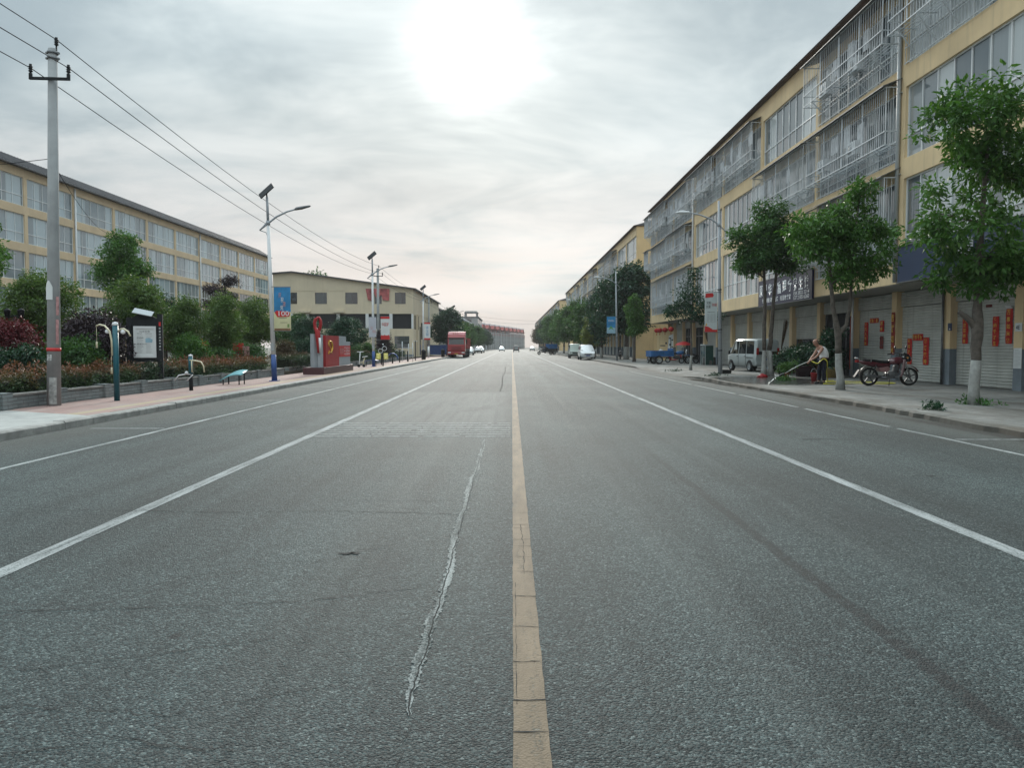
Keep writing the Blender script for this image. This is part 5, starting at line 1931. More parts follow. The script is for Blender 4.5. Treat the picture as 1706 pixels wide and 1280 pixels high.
# ---------------------------------------------------------------- litter bins
def bin_(label, x, y):
    t = thing('litter_bin', label, 'litter bin', (x, y, .12), 0, 'black litter bins on the left pavement')
    MB().lathe([(.0, 0), (.22, 0), (.27, .85), (.29, .87), (.27, .9)], (0, 0, 0), 14).build('body', BLACK, t)
    MB().lathe([(.28, .9), (.22, 1.02), (.08, 1.12), (0, 1.13)], (0, 0, 0), 14).build('lid', BLACK, t)


bin_('black litter bin at the foot of the third street lamp', -9.62, 85.0)
bin_('black litter bin on the pavement just before the red truck', -9.2, 104)
t = thing('skip_bin', 'blue metal skip standing behind the red truck', 'skip', (-11.6, 122, 0))
f = MB()
f.prism([(-1.3, .3), (1.3, .3), (1.5, 1.7), (-1.5, 1.7)], -.8, .8, 'xz')
f.build('body', BLUEP, t)
MB().bx(-1.55, 1.55, -.86, .86, 1.702, 1.8).build('rim', BLUEP, t)
t = thing('marker_post', 'short white painted post beside the concrete fence', 'post', (-11.0, 103, .1))
MB().tube([(0, 0, 0), (0, 0, 1.5)], .14, 8).build('body', WHITEP, t)

# ---------------------------------------------------------------- notice board
t = thing('notice_board', 'black framed notice board with printed poster and small solar roof panel', 'notice board', (-12.15, 25.9, .3), 16)
for x in (-.48, .46):
    MB().bx(x - .08, x + .08, -.08, .08, 0, 2.25 + (.12 if x > 0 else 0)).build('post', BLACK, t)
f = MB()
f.bx(-.40, .38, -.07, .07, .78, .90)
f.bx(-.40, .38, -.07, .07, 1.97, 2.22)
f.bx(-.40, .38, -.02, .07, .9, 1.97)
f.build('backing', BLACK, t)
f = MB()
f.bx(-.34, .34, -.12, -.08, .92, 1.0)
f.bx(-.34, .34, -.12, -.08, 1.88, 1.96)
f.bx(-.34, -.27, -.12, -.08, 1.0, 1.88)
f.bx(.27, .34, -.12, -.08, 1.0, 1.88)
f.build('frame', WHITEP, t)
po = MB().bx(-.27, .27, -.1, -.085, 1.0, 1.88).build('poster', PAPER, t)
text('lettering', '公示公告', .32, .06, INK, po, (-.16, -.103, 1.76))
for k, (x, z, wd, mm) in enumerate(((-.24, 1.70, .16, INK), (.02, 1.70, .2, INK), (-.24, 1.56, .2, INK), (-.24, 1.36, .3, INK))):
    text('lettering', ('党务公开', '村务公示', '服务指南', '联系方式')[k], wd, .035, mm, po, (x, -.103, z))
rnd = random.Random(3)
f = MB()
for k in range(16):
    z = 1.08 + k * .038
    for x in (-.24, .03):
        f.bx(x, x + rnd.uniform(.12, .2), -.1025, -.1005, z, z + .008)
f.build('text_lines', M('print_grey', (.30, .32, .33), .7), po)
MB().prism([(.02, 1.42), (.22, 1.42), (.24, 1.52), (.12, 1.58), (.02, 1.55)], -.1045, -.103, 'xz').build('blue_print', CYANL, po)
MB().prism([(-.40, 2.22), (.38, 2.22), (.1, 2.36), (-.2, 2.36)], -.06, .06, 'xz').build('gable', BLACK, t)
q = Matrix.Translation((-.05, -.02, 2.42)) @ Matrix.Rotation(R(12), 4, 'Y') @ Matrix.Rotation(R(24), 4, 'X')
f = MB()
f.add([q @ Vector(p) for p in [(sx * .3, sy * .2, z) for z in (-.012, .012) for sy in (-1, 1) for sx in (-1, 1)]],
      [(0, 2, 3, 1), (4, 5, 7, 6), (0, 1, 5, 4), (2, 6, 7, 3), (0, 4, 6, 2), (1, 3, 7, 5)])
f.build('solar_panel', M('solar_glass_pale', (.34, .37, .39), .45, .05, 2), t)
cc = '党建引领乡村振兴'
for k, ch in enumerate(cc):
    text('lettering', ch, .055, .06, SIGNW, t, (.43, -.082, 1.86 - k * .10))
MB().bx(.43, .49, -.084, -.081, 1.97, 2.1).build('red_badge', REDL, t)

# ---------------------------------------------------------------- red and grey monument
t = thing('monument', 'grey and red slab monument with gold emblem and red ribbon on a maroon plinth', 'monument', (-10.15, 42.9, .15), 0)
MB().bx(-.52, .55, -3.1, 4.3, 0, .36).build('plinth', MAROON, t, bevel=.01)
f = MB()
f.prism([(-.22, -2.75), (.02, -2.95), (.18, -2.8), (.18, -2.2), (-.22, -2.2)], .36, 2.08, 'xy')
f.build('grey_fin', GREYP, t)
f = MB()
f.prism([(.20, -2.9), (.34, -2.95), (.40, -2.6), (.20, -2.4)], .36, 2.05, 'xy')
f.build('grey_fin', GREYP, t)
MB().bx(-.2, .44, -2.19, .95, .36, 2.02).build('red_slab', REDP, t)
MB().bx(-.18, .42, .952, 2.9, .36, 2.02).build('grey_slab', GREYP, t)
MB().bx(-.18, .42, 2.902, 4.05, .36, 1.72).build('grey_slab', GREYP, t)
MB().bx(.422, .442, 1.0, 4.0, .85, 1.48).build('red_plaque', REDL, t)
for k in range(3):
    text('lettering', ('不忘初心', '牢记使命', '永远跟党走')[k], 1.5, .13, SIGNW, t, (.446, 2.25, 1.28 - k * .17), 90)
text('lettering', '党建', 1.0, .34, PINKL, t, (.446, 1.12, 1.0), 90)
# ribbon torch: a twisted red strip rising from the fin, folding into a narrow loop
f = MB()
path = [(.30, -2.99, 1.1, .09), (.28, -3.0, 1.5, .10), (.24, -3.0, 1.95, .12), (.22, -2.99, 2.2, .12), (.10, -2.97, 2.38, .07), (.07, -2.95, 2.62, .07), (.13, -2.93, 2.84, .09), (.27, -2.92, 2.95, .07)]
f.loft([[(x - w, y - .05, z), (x + w, y - .05, z), (x + w, y + .05, z + .02), (x - w, y + .05, z + .02)] for x, y, z, w in path])
f.build('ribbon', REDP, t)
f = MB()
path = [(.27, -2.90, 2.96, .06), (.35, -2.89, 2.8, .07), (.36, -2.88, 2.58, .07), (.32, -2.88, 2.38, .07), (.24, -2.87, 2.2, .09)]
f.loft([[(x - w, y - .04, z), (x + w, y - .04, z), (x + w, y + .06, z - .02), (x - w, y + .06, z - .02)] for x, y, z, w in path])
f.build('ribbon', REDP, t)
f = MB()
path = [(.38, -3.06, 1.1, .05), (.37, -3.06, 1.5, .06), (.35, -3.06, 1.88, .06)]
f.loft([[(x - w, y - .005, z), (x + w, y - .005, z), (x + w, y + .005, z), (x - w, y + .005, z)] for x, y, z, w in path])
f.build('ribbon_underside', WHITEP, t)
# hammer and sickle emblem on the red slab, facing the road
f = MB()
pts = [(.455, -1.2 + .42 * math.cos(a), 1.42 + .30 * math.sin(a)) for a in [R(-120 + 18 * k) for k in range(14)]]
rad = [.02 + .045 * math.sin(PI * k / 14) for k in range(14)]
f.tube(pts, rad, 6)
f.bar((.455, -1.42, 1.20), (.455, -1.62, 1.04), .05, .07)
f.bar((.455, -1.5, 1.62), (.455, -.85, 1.08), .04, .07)
f.bar((.455, -1.62, 1.50), (.455, -1.36, 1.72), .04, .16)
f.build('emblem', GOLD, t)

# ---------------------------------------------------------------- small garden things
t = thing('garden_lamp', 'black twin lantern garden lamp post behind the red maple', 'garden lamp', (-14.5, 22.8, .3))
MB().tube([(0, 0, 0), (0, 0, 2.15)], .035, 8).build('post', BLACK, t)
f = MB()
f.tube([(-.22, 0, 2.1), (0, 0, 2.2), (.22, 0, 2.1)], .02, 6)
f.build('arm', BLACK, t)
for s in (-1, 1):
    l = MB().lathe([(0, 0), (.06, .02), (.09, .22), (.11, .24), (.03, .3), (0, .31)], (s * .2, 0, 2.1), 8).build('lantern', BLACK, t)
t = thing('garden_pillar', 'slim red pillar with gold top among the garden shrubs', 'pillar', (-13.2, 33.5, .3))
MB().bx(-.1, .1, -.1, .1, 0, 1.5).build('shaft', REDL, t)
MB().bx(-.12, -.02, -.13, -.101, .1, 1.62).build('gold_strip', GOLD, t)
t = thing('sign_box', 'red and pink sign box on the lawn behind the red tipped hedge', 'sign', (-13.2, 38.0, .3))
MB().bx(-.35, .12, -.1, .1, .5, 1.45).build('red_face', REDL, t)
MB().prism([(.125, .5), (.42, .5), (.42, 1.3), (.125, 1.3)], -.1, .02, 'xz').build('pink_face', PINKL, t)
MB().tube([(-.2, 0, 0), (-.2, 0, .5)], .04, 6).build('leg', BLACK, t)
MB().tube([(.2, 0, 0), (.2, 0, .5)], .04, 6).build('leg', BLACK, t)

# ================================================================ vehicles
def carpaint(name, col, rough=.25):
    return M(name, col, rough, .05, .8, 0, 0, .5, coat=.5)


P_WHITE = carpaint('white_car_paint', (.66, .68, .69))
P_GREY = carpaint('grey_car_paint', (.23, .24, .24))
P_DUSTY = carpaint('dusty_van_paint', (.33, .37, .37), .5)
P_RED = carpaint('red_truck_paint', (.30, .018, .022), .35)
P_BLUE = M('blue_tricycle_paint', (.02, .11, .29), .45, .2, 3, streak=.3)
P_GREEN = carpaint('pale_green_van_paint', (.36, .42, .38), .4)
P_BLACK = carpaint('black_car_paint', (.015, .016, .018))
LAMPW = M('headlamp_glass', (.62, .64, .64), .12, .1, 20)
LAMPR = M('tail_lamp_red', (.30, .015, .015), .2, .1, 20)
PLATEB = M('blue_number_plate', (.02, .06, .30), .4, .05, 4)
TRIM = M('black_trim', (.014, .015, .016), .5, .1, 6)
AMBER = M('amber_lamp', (.5, .2, .02), .3, .1, 10)


def wheel(parent, c, r, w, axis='x', spokes=5, name='wheel'):
    o = MB()
    s = w / 2
    o.lathe([(r * .62, -s), (r * .9, -s), (r, -s * .7), (r, s * .7), (r * .9, s), (r * .62, s)], (0, 0, 0), 22, 0, axis, True, False)
    wh = o.build(name, RUBBER, parent)
    wh.location = c
    f = MB()
    f.lathe([(r * .64, -s * .9), (r * .56, -s * .55), (r * .5, 0), (r * .56, s * .55), (r * .64, s * .9)], (0, 0, 0), 18, 0, axis, True, False)
    f.lathe([(r * .5, -s * .2), (r * .5, s * .2)], (0, 0, 0), 18, 0, axis, True, axis == 'x')
    f.lathe([(.0, -s * .75), (r * .16, -s * .8), (r * .16, s * .8), (0, s * .75)], (0, 0, 0), 10, 0, axis)
    for k in range(spokes):
        a = 2 * PI * k / spokes
        p = (0, r * .58 * math.cos(a), r * .58 * math.sin(a)) if axis == 'x' else (r * .58 * math.cos(a), 0, r * .58 * math.sin(a))
        f.bar((0, 0, 0), p, w * .6 if axis == 'y' else w * .6, r * .13)
    f.build('rim', ALUD, wh)
    return wh


def car(name, label, cat, st, loc, rz, paint, win, wheels, group=None, front=None, rear=None, wr=.31, glass=CARGLASS, rail=False):
    """st: stations along the length (y, half width, underside, belt, roof, roof half width); win: side glass spans"""
    t = thing(name, label, cat, loc, rz, group)
    rings = []
    for y, w, zu, zb, zr, rw in st:
        r = [(w * .86, zu), (w * .97, zu + .10), (w, (zu + zb) / 2), (w * .985, zb - .03), (w * .965, zb), (rw + .02, max(zb + .004, zr - .10)), (rw - .05, zr - .02), (rw * .5, zr + .01)]
        rings.append([(x, y, z) for x, z in r] + [(-x, y, z) for x, z in reversed(r)])
    f = MB()
    f.loft(rings, 0, True)
    b = f.build('body', paint, t)
    es = b.modifiers.new('edge', 'EDGE_SPLIT')
    es.split_angle = R(35)

    def at(y):
        for a, c in zip(st, st[1:]):
            if min(a[0], c[0]) <= y <= max(a[0], c[0]):
                k = (y - a[0]) / (c[0] - a[0])
                return [a[i] + (c[i] - a[i]) * k for i in range(6)]
        return list(st[0] if abs(y - st[0][0]) < abs(y - st[-1][0]) else st[-1])

    for y0, y1, q0, q1 in win:           # side panes; q = how far the top edge is pulled in at each end
        for s in (-1, 1):
            vs = []
            for (y, ytop) in ((y0, y0 + q0), (y1, y1 - q1)):
                a, c = at(y), at(ytop)
                x0 = a[1] * .965 + .008
                z0 = a[3] + .03
                ztop = c[4] - .13
                x1 = (c[5] + .02) + (a[1] * .965 - (c[5] + .02)) * .06 + .010
                vs += [(s * x0, y, z0), (s * x1, ytop, ztop)]
            m = MB()
            inn = [(x - s * .02, y, z) for x, y, z in vs]
            m.add(vs + inn, [(0, 2, 3, 1), (4, 5, 7, 6), (0, 1, 5, 4), (2, 6, 7, 3), (0, 4, 6, 2), (1, 3, 7, 5)])
            m.build('side_window', glass, t)
    for nm, wy in (('windscreen', front), ('rear_window', rear)):
        if wy:
            (ya, yb) = wy                # bottom and top stations
            a, c = at(ya), at(yb)
            d = .014 if nm == 'windscreen' else -.014
            k = .10
            vs = [(-a[1] * .86, ya + d, a[3] + .05), (a[1] * .86, ya + d, a[3] + .05), ((c[5] - .1), yb + d, c[4] - .10), (-(c[5] - .1), yb + d, c[4] - .10)]
            m = MB()
            inn = [(x, y - d * 1.6, z - .012) for x, y, z in vs]
            m.add(vs + inn, [(0, 1, 2, 3), (7, 6, 5, 4), (0, 4, 5, 1), (1, 5, 6, 2), (2, 6, 7, 3), (3, 7, 4, 0)])
            m.build(nm, glass, t)
    for x, y in wheels:
        for s in (-1, 1):
            wheel(t, (s * x, y, wr), wr, .19)
            # dark arch round the tyre
            m = MB()
            a = at(y)
            pts = [(y + (wr + .055) * math.cos(q), wr + (wr + .055) * math.sin(q)) for q in [PI * k / 12 for k in range(13)]]
            pts += [(y + (wr - .02) * math.cos(q), wr + (wr - .02) * math.sin(q)) for q in [PI * k / 12 for k in reversed(range(13))]]
            xx = s * a[1]
            m.prism(pts, xx - s * .03, xx + s * .006, 'yz')
            m.build('wheel_arch', TRIM, t)
    return t, at


def plate(t, name, x0, x1, y0, y1, z0, z1, mat, bevel=0):
    return MB().bx(x0, x1, y0, y1, z0, z1).build(name, mat, t, bevel=bevel)


# ---- grey street van parked on the right pavement, seen from behind on its left side
st = [(-1.86, .70, .42, .95, 1.66, .60), (-1.80, .74, .36, .98, 1.82, .64), (-1.55, .76, .32, 1.0, 1.88, .66), (-.3, .77, .30, 1.0, 1.90, .67), (.75, .77, .30, 1.0, 1.88, .66), (1.02, .77, .30, 1.0, 1.80, .63), (1.55, .76, .30, .99, 1.03, .70), (1.78, .73, .32, .93, .95, .68), (1.87, .66, .38, .84, .86, .6)]
van, at = car('street_van', 'dusty grey street van parked on the right pavement behind the twin trunked tree', 'van', st, (14.15, 45.9, .14), 9, P_DUSTY,
              [(-1.62, -.72, .06, 0), (-.64, .24, 0, 0), (.33, 1.36, .0, .42)], [(.70, -1.15), (.70, 1.25)], None, (1.5, 1.05), (-1.86, -1.80))
plate(van, 'rear_bumper', -.74, .74, -1.98, -1.84, .38, .56, P_DUSTY, .02)
plate(van, 'number_plate', -.22, .22, -1.885, -1.872, .66, .78, PLATEB)
for s in (-1, 1):
    plate(van, 'tail_lamp', s * .62 - .07, s * .62 + .07, -1.885, -1.84, .98, 1.36, LAMPR, .01)
    MB().tube([(s * .78, 1.2, 1.02), (s * .88, 1.22, 1.06)], .02, 6).build('mirror_arm', TRIM, van)
    plate(van, 'mirror', s * .90 - .06, s * .90 + .06, 1.17, 1.25, .98, 1.2, TRIM, .02)
    for y in (-.70, .27):
        plate(van, 'door_handle', s * .775 - .012, s * .775 + .012, y + .06, y + .22, .86, .89, TRIM)
    plate(van, 'slide_rail', s * .775 - .008, s * .775 + .008, -1.6, -.75, .80, .83, TRIM)
    for y in (-.68, .28):
        plate(van, 'door_seam', s * .772 - .006, s * .772 + .006, y - .006, y + .006, .36, 1.86, TRIM)
plate(van, 'rear_panel', -.3, .3, -1.89, -1.872, .82, .90, TRIM)

# ---- white minivan facing the viewer at the right kerb
st = [(-2.25, .78, .42, 1.05, 1.55, .62), (-2.1, .84, .32, 1.08, 1.72, .68), (-.5, .87, .28, 1.08, 1.78, .70), (.5, .87, .28, 1.07, 1.74, .69), (.8, .87, .28, 1.06, 1.66, .66), (1.6, .86, .28, 1.02, 1.06, .78), (2.15, .82, .30, .90, .93, .70), (2.32, .70, .36, .74, .76, .60)]
mv, at = car('minivan', 'white minivan with black grille facing the viewer at the right kerb', 'minivan', st, (8.75, 92, 0), 180, P_WHITE,
             [(-1.9, -.9, .1, 0), (-.8, .2, 0, 0), (.3, 1.3, 0, .45)], [(.79, -1.45), (.79, 1.5)], None, (1.58, .86), (-2.2, -2.1))
plate(mv, 'grille', -.42, .42, 2.26, 2.335, .60, .72, TRIM, .02)
plate(mv, 'lower_grille', -.6, .6, 2.20, 2.30, .36, .5, TRIM, .02)
plate(mv, 'number_plate', -.22, .22, 2.335, 2.345, .48, .58, PLATEB)
for s in (-1, 1):
    MB().prism([(s * .46, .70), (s * .74, .78), (s * .72, .62), (s * .48, .62)], 2.1, 2.27, 'xz').build('headlight', LAMPW, mv)
    plate(mv, 'mirror', s * .97 - .09, s * .97 + .09, 1.0, 1.12, 1.05, 1.22, P_WHITE, .03)

# ---- old pale green van behind it
st = [(-1.8, .72, .42, 1.0, 1.75, .64), (-1.6, .76, .32, 1.02, 1.90, .68), (.9, .76, .30, 1.02, 1.90, .68), (1.1, .76, .30, 1.02, 1.84, .66), (1.5, .75, .30, 1.0, 1.04, .70), (1.78, .70, .34, .9, .92, .66)]
ov, at = car('street_van', 'old pale green boxy van standing half behind the white minivan', 'van', st, (8.35, 104, 0), 180, P_GREEN,
             [(-1.4, -.5, 0, 0), (-.4, .5, 0, 0), (.55, 1.3, 0, .3)], [(.70, -1.15), (.70, 1.2)], None, (1.47, 1.12), (-1.8, -1.7))
plate(ov, 'grille', -.4, .4, 1.77, 1.80, .62, .78, TRIM)
plate(ov, 'bumper', -.72, .72, 1.74, 1.86, .36, .52, TRIM, .02)
for s in (-1, 1):
    MB().lathe([(0, 0), (.09, .0), (.1, .03), (0, .05)], (s * .56, 1.76, .72), 10, 0, 'y').build('headlight', LAMPW, ov)

# ---- vehicles on the carriageway
st = [(-1.95, .74, .45, .98, 1.60, .64), (-1.85, .80, .35, 1.0, 1.78, .68), (.6, .82, .30, 1.0, 1.80, .69), (.95, .82, .30, .99, 1.70, .65), (1.6, .81, .30, .95, 1.0, .74), (2.0, .74, .36, .85, .87, .66)]
gv, at = car('minivan', 'dark grey van driving away just right of the centre line', 'minivan', st, (1.15, 214, 0), 0, P_GREY,
             [(-1.6, -.5, 0, 0), (-.4, .9, 0, .2)], [(.74, -1.25), (.74, 1.25)], None, (1.55, .98), (-1.95, -1.84), glass=GLASS_L)
plate(gv, 'rear_bumper', -.78, .78, -2.05, -1.93, .36, .58, TRIM, .02)
for s in (-1, 1):
    plate(gv, 'tail_lamp', s * .66 - .07, s * .66 + .07, -1.99, -1.93, .8, 1.25, LAMPR)
st = [(-2.25, .72, .40, .88, .92, .62), (-2.15, .80, .32, .95, 1.0, .70), (-1.55, .84, .28, .98, 1.03, .72), (-.85, .85, .26, .97, 1.40, .60), (.1, .85, .26, .95, 1.46, .60), (.45, .85, .26, .94, 1.40, .58), (1.2, .84, .28, .92, .96, .72), (2.1, .78, .30, .78, .82, .64), (2.28, .66, .36, .66, .70, .56)]
wc, at = car('car', 'white saloon car approaching in the left lane far away', 'car', st, (-3.1, 238, 0), 180, P_WHITE,
             [(-1.35, -.5, .4, 0), (-.42, .9, 0, .5)], [(.76, -1.35), (.76, 1.35)], None, (1.18, .48), (-1.5, -.9), wr=.30)
plate(wc, 'grille', -.4, .4, 2.22, 2.30, .5, .64, TRIM)
for s in (-1, 1):
    plate(wc, 'headlight', s * .58 - .12, s * .58 + .12, 2.14, 2.24, .60, .72, LAMPW)
pk = [(-7.7, 140, 'white car parked under the trees past the red truck', P_WHITE), (-7.6, 176, 'grey car parked beyond the white one at the left kerb', P_GREY), (-7.6, 190, 'white car parked farthest along the left kerb', P_WHITE), (8.3, 178, 'dark car parked far along the right kerb', P_BLACK), (6.8, 262, 'white car waiting far down the right lane', P_WHITE)]
for x, y, lab, pmat in pk:
    c = dup(wc, (x, y, 0), 180 if x < 0 else 0, lab, 'far parked cars')
    for ch in c.children:
        if ch.name.startswith('body'):
            ch.material_slots[0].link = 'OBJECT'
            ch.material_slots[0].material = pmat

# ---- red tractor unit with trailer at the left kerb
t = thing('truck', 'red lorry with high roofed cab and red trailer parked at the left kerb', 'truck', (-7.75, 109, 0), 180)
CABG = [(-1.22, .0), (1.22, .0)]
f = MB()
prof = [(-1.9, .85), (.20, .85), (.28, 1.0), (.26, 1.75), (.02, 2.75), (-.25, 3.25), (-.9, 3.62), (-1.9, 3.66)]
f.prism(prof, -1.22, 1.22, 'yz')
f.build('cab', P_RED, t, bevel=.06)
f = MB()
q = lambda z: .26 + (z - 1.75) * (.02 - .26) / 1.0
f.add([(-1.08, q(1.85) + .012, 1.85), (1.08, q(1.85) + .012, 1.85), (1.02, q(2.62) + .012, 2.62), (-1.02, q(2.62) + .012, 2.62),
       (-1.08, q(1.85) - .02, 1.85), (1.08, q(1.85) - .02, 1.85), (1.02, q(2.62) - .02, 2.62), (-1.02, q(2.62) - .02, 2.62)],
      [(0, 1, 2, 3), (7, 6, 5, 4), (0, 4, 5, 1), (1, 5, 6, 2), (2, 6, 7, 3), (3, 7, 4, 0)])
f.build('windscreen', CARGLASS, t)
plate(t, 'sun_visor', -1.12, 1.12, -.02, .22, 2.68, 2.8, TRIM)
plate(t, 'grille', -.78, .78, .282, .31, 1.05, 1.6, P_RED, .02)
for k in range(4):
    plate(t, 'grille_slot', -.7, .7, .311, .318, 1.1 + k * .12, 1.14 + k * .12, TRIM)
plate(t, 'bumper', -1.22, 1.22, -.2, .42, .42, .84, P_RED, .04)
for s in (-1, 1):
    plate(t, 'headlight', s * .95 - .2, s * .95 + .2, .40, .435, .62, .80, LAMPW)
    plate(t, 'mirror', s * 1.42 - .1, s * 1.42 + .1, .05, .15, 1.9, 2.5, TRIM, .02)
    MB().tube([(s * 1.2, .0, 2.55), (s * 1.42, .1, 2.5)], .025, 6).build('mirror_arm', TRIM, t)
    plate(t, 'side_window', s * 1.225 - .01, s * 1.225 + .01, -1.1, -.05, 1.85, 2.55, CARGLASS)
    for k in range(3):
        plate(t, 'roof_lamp', (k - 1) * .3 + s * .12 - .06, (k - 1) * .3 + s * .12 + .06, -.42, -.30, 3.36, 3.44, AMBER) if s > 0 else None
    for y in (-.6, -4.2, -5.5, -10, -11.3):
        wheel(t, (s * 1.02, y, .5), .5, .34, 'x', 8)
plate(t, 'number_plate', -.25, .25, .425, .44, .5, .6, M('yellow_number_plate', (.5, .36, .03), .4, .05, 5))
plate(t, 'chassis', -.45, .45, -12, -.3, .55, .84, TRIM)
f = MB()
f.bx(-1.25, 1.25, -12.4, -2.5, 1.25, 2.75)
for k in range(11):
    y = -12.3 + k * .96
    f.bx(-1.3, -1.251, y, y + .12, 1.25, 2.75)
    f.bx(1.251, 1.3, y, y + .12, 1.25, 2.75)
f.build('trailer_box', P_RED, t)
plate(t, 'trailer_bed', -1.22, 1.22, -12.4, -2.5, .86, 1.248, TRIM)


# ---- cargo motor tricycles
def tricycle(name, label, loc, rz, paint, rider=False, group=None, sc=1.):
    """forward is +x"""
    t = thing(name, label, 'motor tricycle', loc, rz, group, sc)
    f = MB()
    f.bx(-1.55, .15, -.62, .62, .55, .62)
    for y in (-.62, .58):
        f.bx(-1.55, .15, y, y + .04, .62, .98)
    f.bx(-1.55, -1.51, -.58, .58, .62, .98)
    f.bx(.11, .15, -.58, .58, .62, 1.15)
    for k in range(6):
        x = -1.52 + k * .33
        f.bx(x, x + .04, -.65, -.621, .58, .98)
        f.bx(x, x + .04, .621, .65, .58, .98)
    f.build('cargo_box', paint, t)
    f = MB()
    f.bar((-1.4, -.4, .48), (.3, -.3, .48), .07)
    f.bar((-1.4, .4, .48), (.3, .3, .48), .07)
    f.bar((.3, -.3, .45), (1.1, -.12, .42), .06)
    f.bar((.3, .3, .45), (1.1, .12, .42), .06)
    f.bar((1.05, 0, .4), (1.3, 0, 1.05), .08)
    f.bar((-.95, -.62, .36), (-.95, .62, .36), .07)
    f.build('frame', TRIM, t)
    wheel(t, (-.95, -.60, .31), .31, .14, 'y', 5)
    wheel(t, (-.95, .60, .31), .31, .14, 'y', 5)
    wheel(t, (1.5, 0, .30), .30, .10, 'y', 5)
    f = MB()
    for y in (-.09, .09):
        f.tube([(1.5, y, .3), (1.28, y, .95)], .026, 8)
    f.build('fork', CHROME, t)
    f = MB()
    f.tube([(1.08, -.38, 1.08), (1.2, -.2, 1.1), (1.26, 0, 1.02), (1.2, .2, 1.1), (1.08, .38, 1.08)], .02, 8)
    f.build('handlebar', TRIM, t)
    MB().loft([[(x, -w, z), (x, w, z), (x, w * .8, z + h), (x, -w * .8, z + h)] for x, w, z, h in ((.55, .10, .68, .2), (.75, .16, .66, .28), (1.0, .15, .7, .26), (1.15, .08, .78, .16))]).build('tank', paint, t)
    MB().loft([[(x, -w, z), (x, w, z), (x, w * .9, z + .1), (x, -w * .9, z + .1)] for x, w, z in ((.05, .2, .72), (.3, .24, .70), (.56, .14, .74))]).build('seat', TRIM, t)
    f = MB()
    f.loft([[(x, -w, z), (x, w, z), (x, w, z + .03), (x, -w, z + .03)] for x, w, z in ((1.22, .09, .58), (1.42, .1, .66), (1.6, .1, .64), (1.78, .08, .54))])
    f.build('front_mudguard', paint, t)
    MB().lathe([(0, -.05), (.09, -.04), (.1, .04), (.0, .06)], (1.36, 0, .98), 12, 0, 'x').build('headlight', LAMPW, t)
    plate(t, 'engine', .45, .85, -.16, .16, .36, .64, STEELD, .03)
    return t


t = tricycle('motor_tricycle', 'blue cargo tricycle loaded with sacks, parked before the yellow shop panel', (13.0, 64.8, .13), 8, P_BLUE, sc=1.12)
SACK = M('woven_sack', (.45, .46, .48), .9, .2, 8)
sk = MB()
sk.loft([[(x + a * .2 * math.cos(k), .02 + a * .16 * math.sin(k), z) for k in [2 * PI * i / 10 for i in range(10)]] for x, z, a in ((0, 0, .9), (.02, .12, 1.25), (.0, .3, 1.2), (.03, .45, .8), (.0, .52, .3))])
s1 = tag(sk.build('sack', SACK), 'pale woven sack standing in the blue tricycle box', 'sack')
s1.location = (12.3, 64.65, .13 + .70)
f = MB()
f.loft([[(x * 1, y, z) for x, y in ((-.2, -.15), (.2, -.15), (.2, .15), (-.2, .15))] for z in (0, .35)])
s2 = tag(f.build('cardboard_box', M('orange_brown_card', (.42, .18, .06), .85, .15, 5)), 'orange brown box in the front of the blue tricycle cargo bed', 'box')
s2.location = (12.85, 64.8, .13 + .70)
tb = tricycle('motor_tricycle', 'dark motor tricycle with a tall blue load box far down the right lane', (6.6, 146, 0), 205, P_BLACK, sc=1.15)
f = MB()
f.bx(-1.5, .1, -.6, .6, .99, 1.75)
for k in range(5):
    f.bx(-1.5 + k * .38, -1.44 + k * .38, -.63, -.601, .99, 1.75)
f.build('load_box', P_BLUE, tb)


def scooter(label, loc, rz, paint, seed):
    t = thing('motor_scooter', label, 'motor scooter', loc, rz, 'scooters and motorcycles outside the right shops')
    wheel(t, (-.58, 0, .24), .24, .10, 'y', 5)
    wheel(t, (.62, 0, .24), .24, .10, 'y', 5)
    f = MB()
    f.loft([[(x, -w, z0), (x, w, z0), (x, w * .8, z1), (x, -w * .8, z1)] for x, w, z0, z1 in ((-.82, .08, .55, .70), (-.6, .15, .40, .74), (-.25, .16, .28, .72), (.02, .15, .22, .34), (.3, .15, .22, .32), (.42, .16, .25, .8), (.52, .14, .4, .95), (.6, .08, .6, .98))])
    f.build('body', paint, t)
    MB().loft([[(x, -w, z), (x, w, z), (x, w, z + .09), (x, -w, z + .09)] for x, w, z in ((-.75, .1, .72), (-.4, .14, .72), (-.1, .12, .70))]).build('seat', TRIM, t)
    MB().tube([(.40, -.32, 1.04), (.5, -.1, 1.02), (.5, .1, 1.02), (.40, .32, 1.04)], .018, 6).build('handlebar', TRIM, t)
    MB().tube([(.48, 0, .9), (.62, 0, .24)], .035, 8).build('fork', STEELD, t)
    return t


scooter('dark scooter with pale front beside the blue tricycle', (15.0, 66.2, .14), 175, P_BLACK, 1)
scooter('reddish scooter parked under the red umbrella by the lantern shop', (14.4, 69.0, .14), 160, P_RED, 2)
scooter('dark scooter behind the blue tricycle box', (12.0, 67.5, .14), 100, P_BLACK, 3)
scooter('dark motorbike parked between the second right lamp and the small green tree', (12.2, 88, .14), 80, P_BLACK, 4)

# ---- maroon motorcycle on the right pavement, forward is +x
P_MAROON = carpaint('maroon_motorcycle_paint', (.085, .012, .02), .3)
t = thing('motorcycle', 'maroon motorcycle on its side stand before the red couplet shutter', 'motorcycle', (13.93, 28.9, .135), 3, None, 1.2)


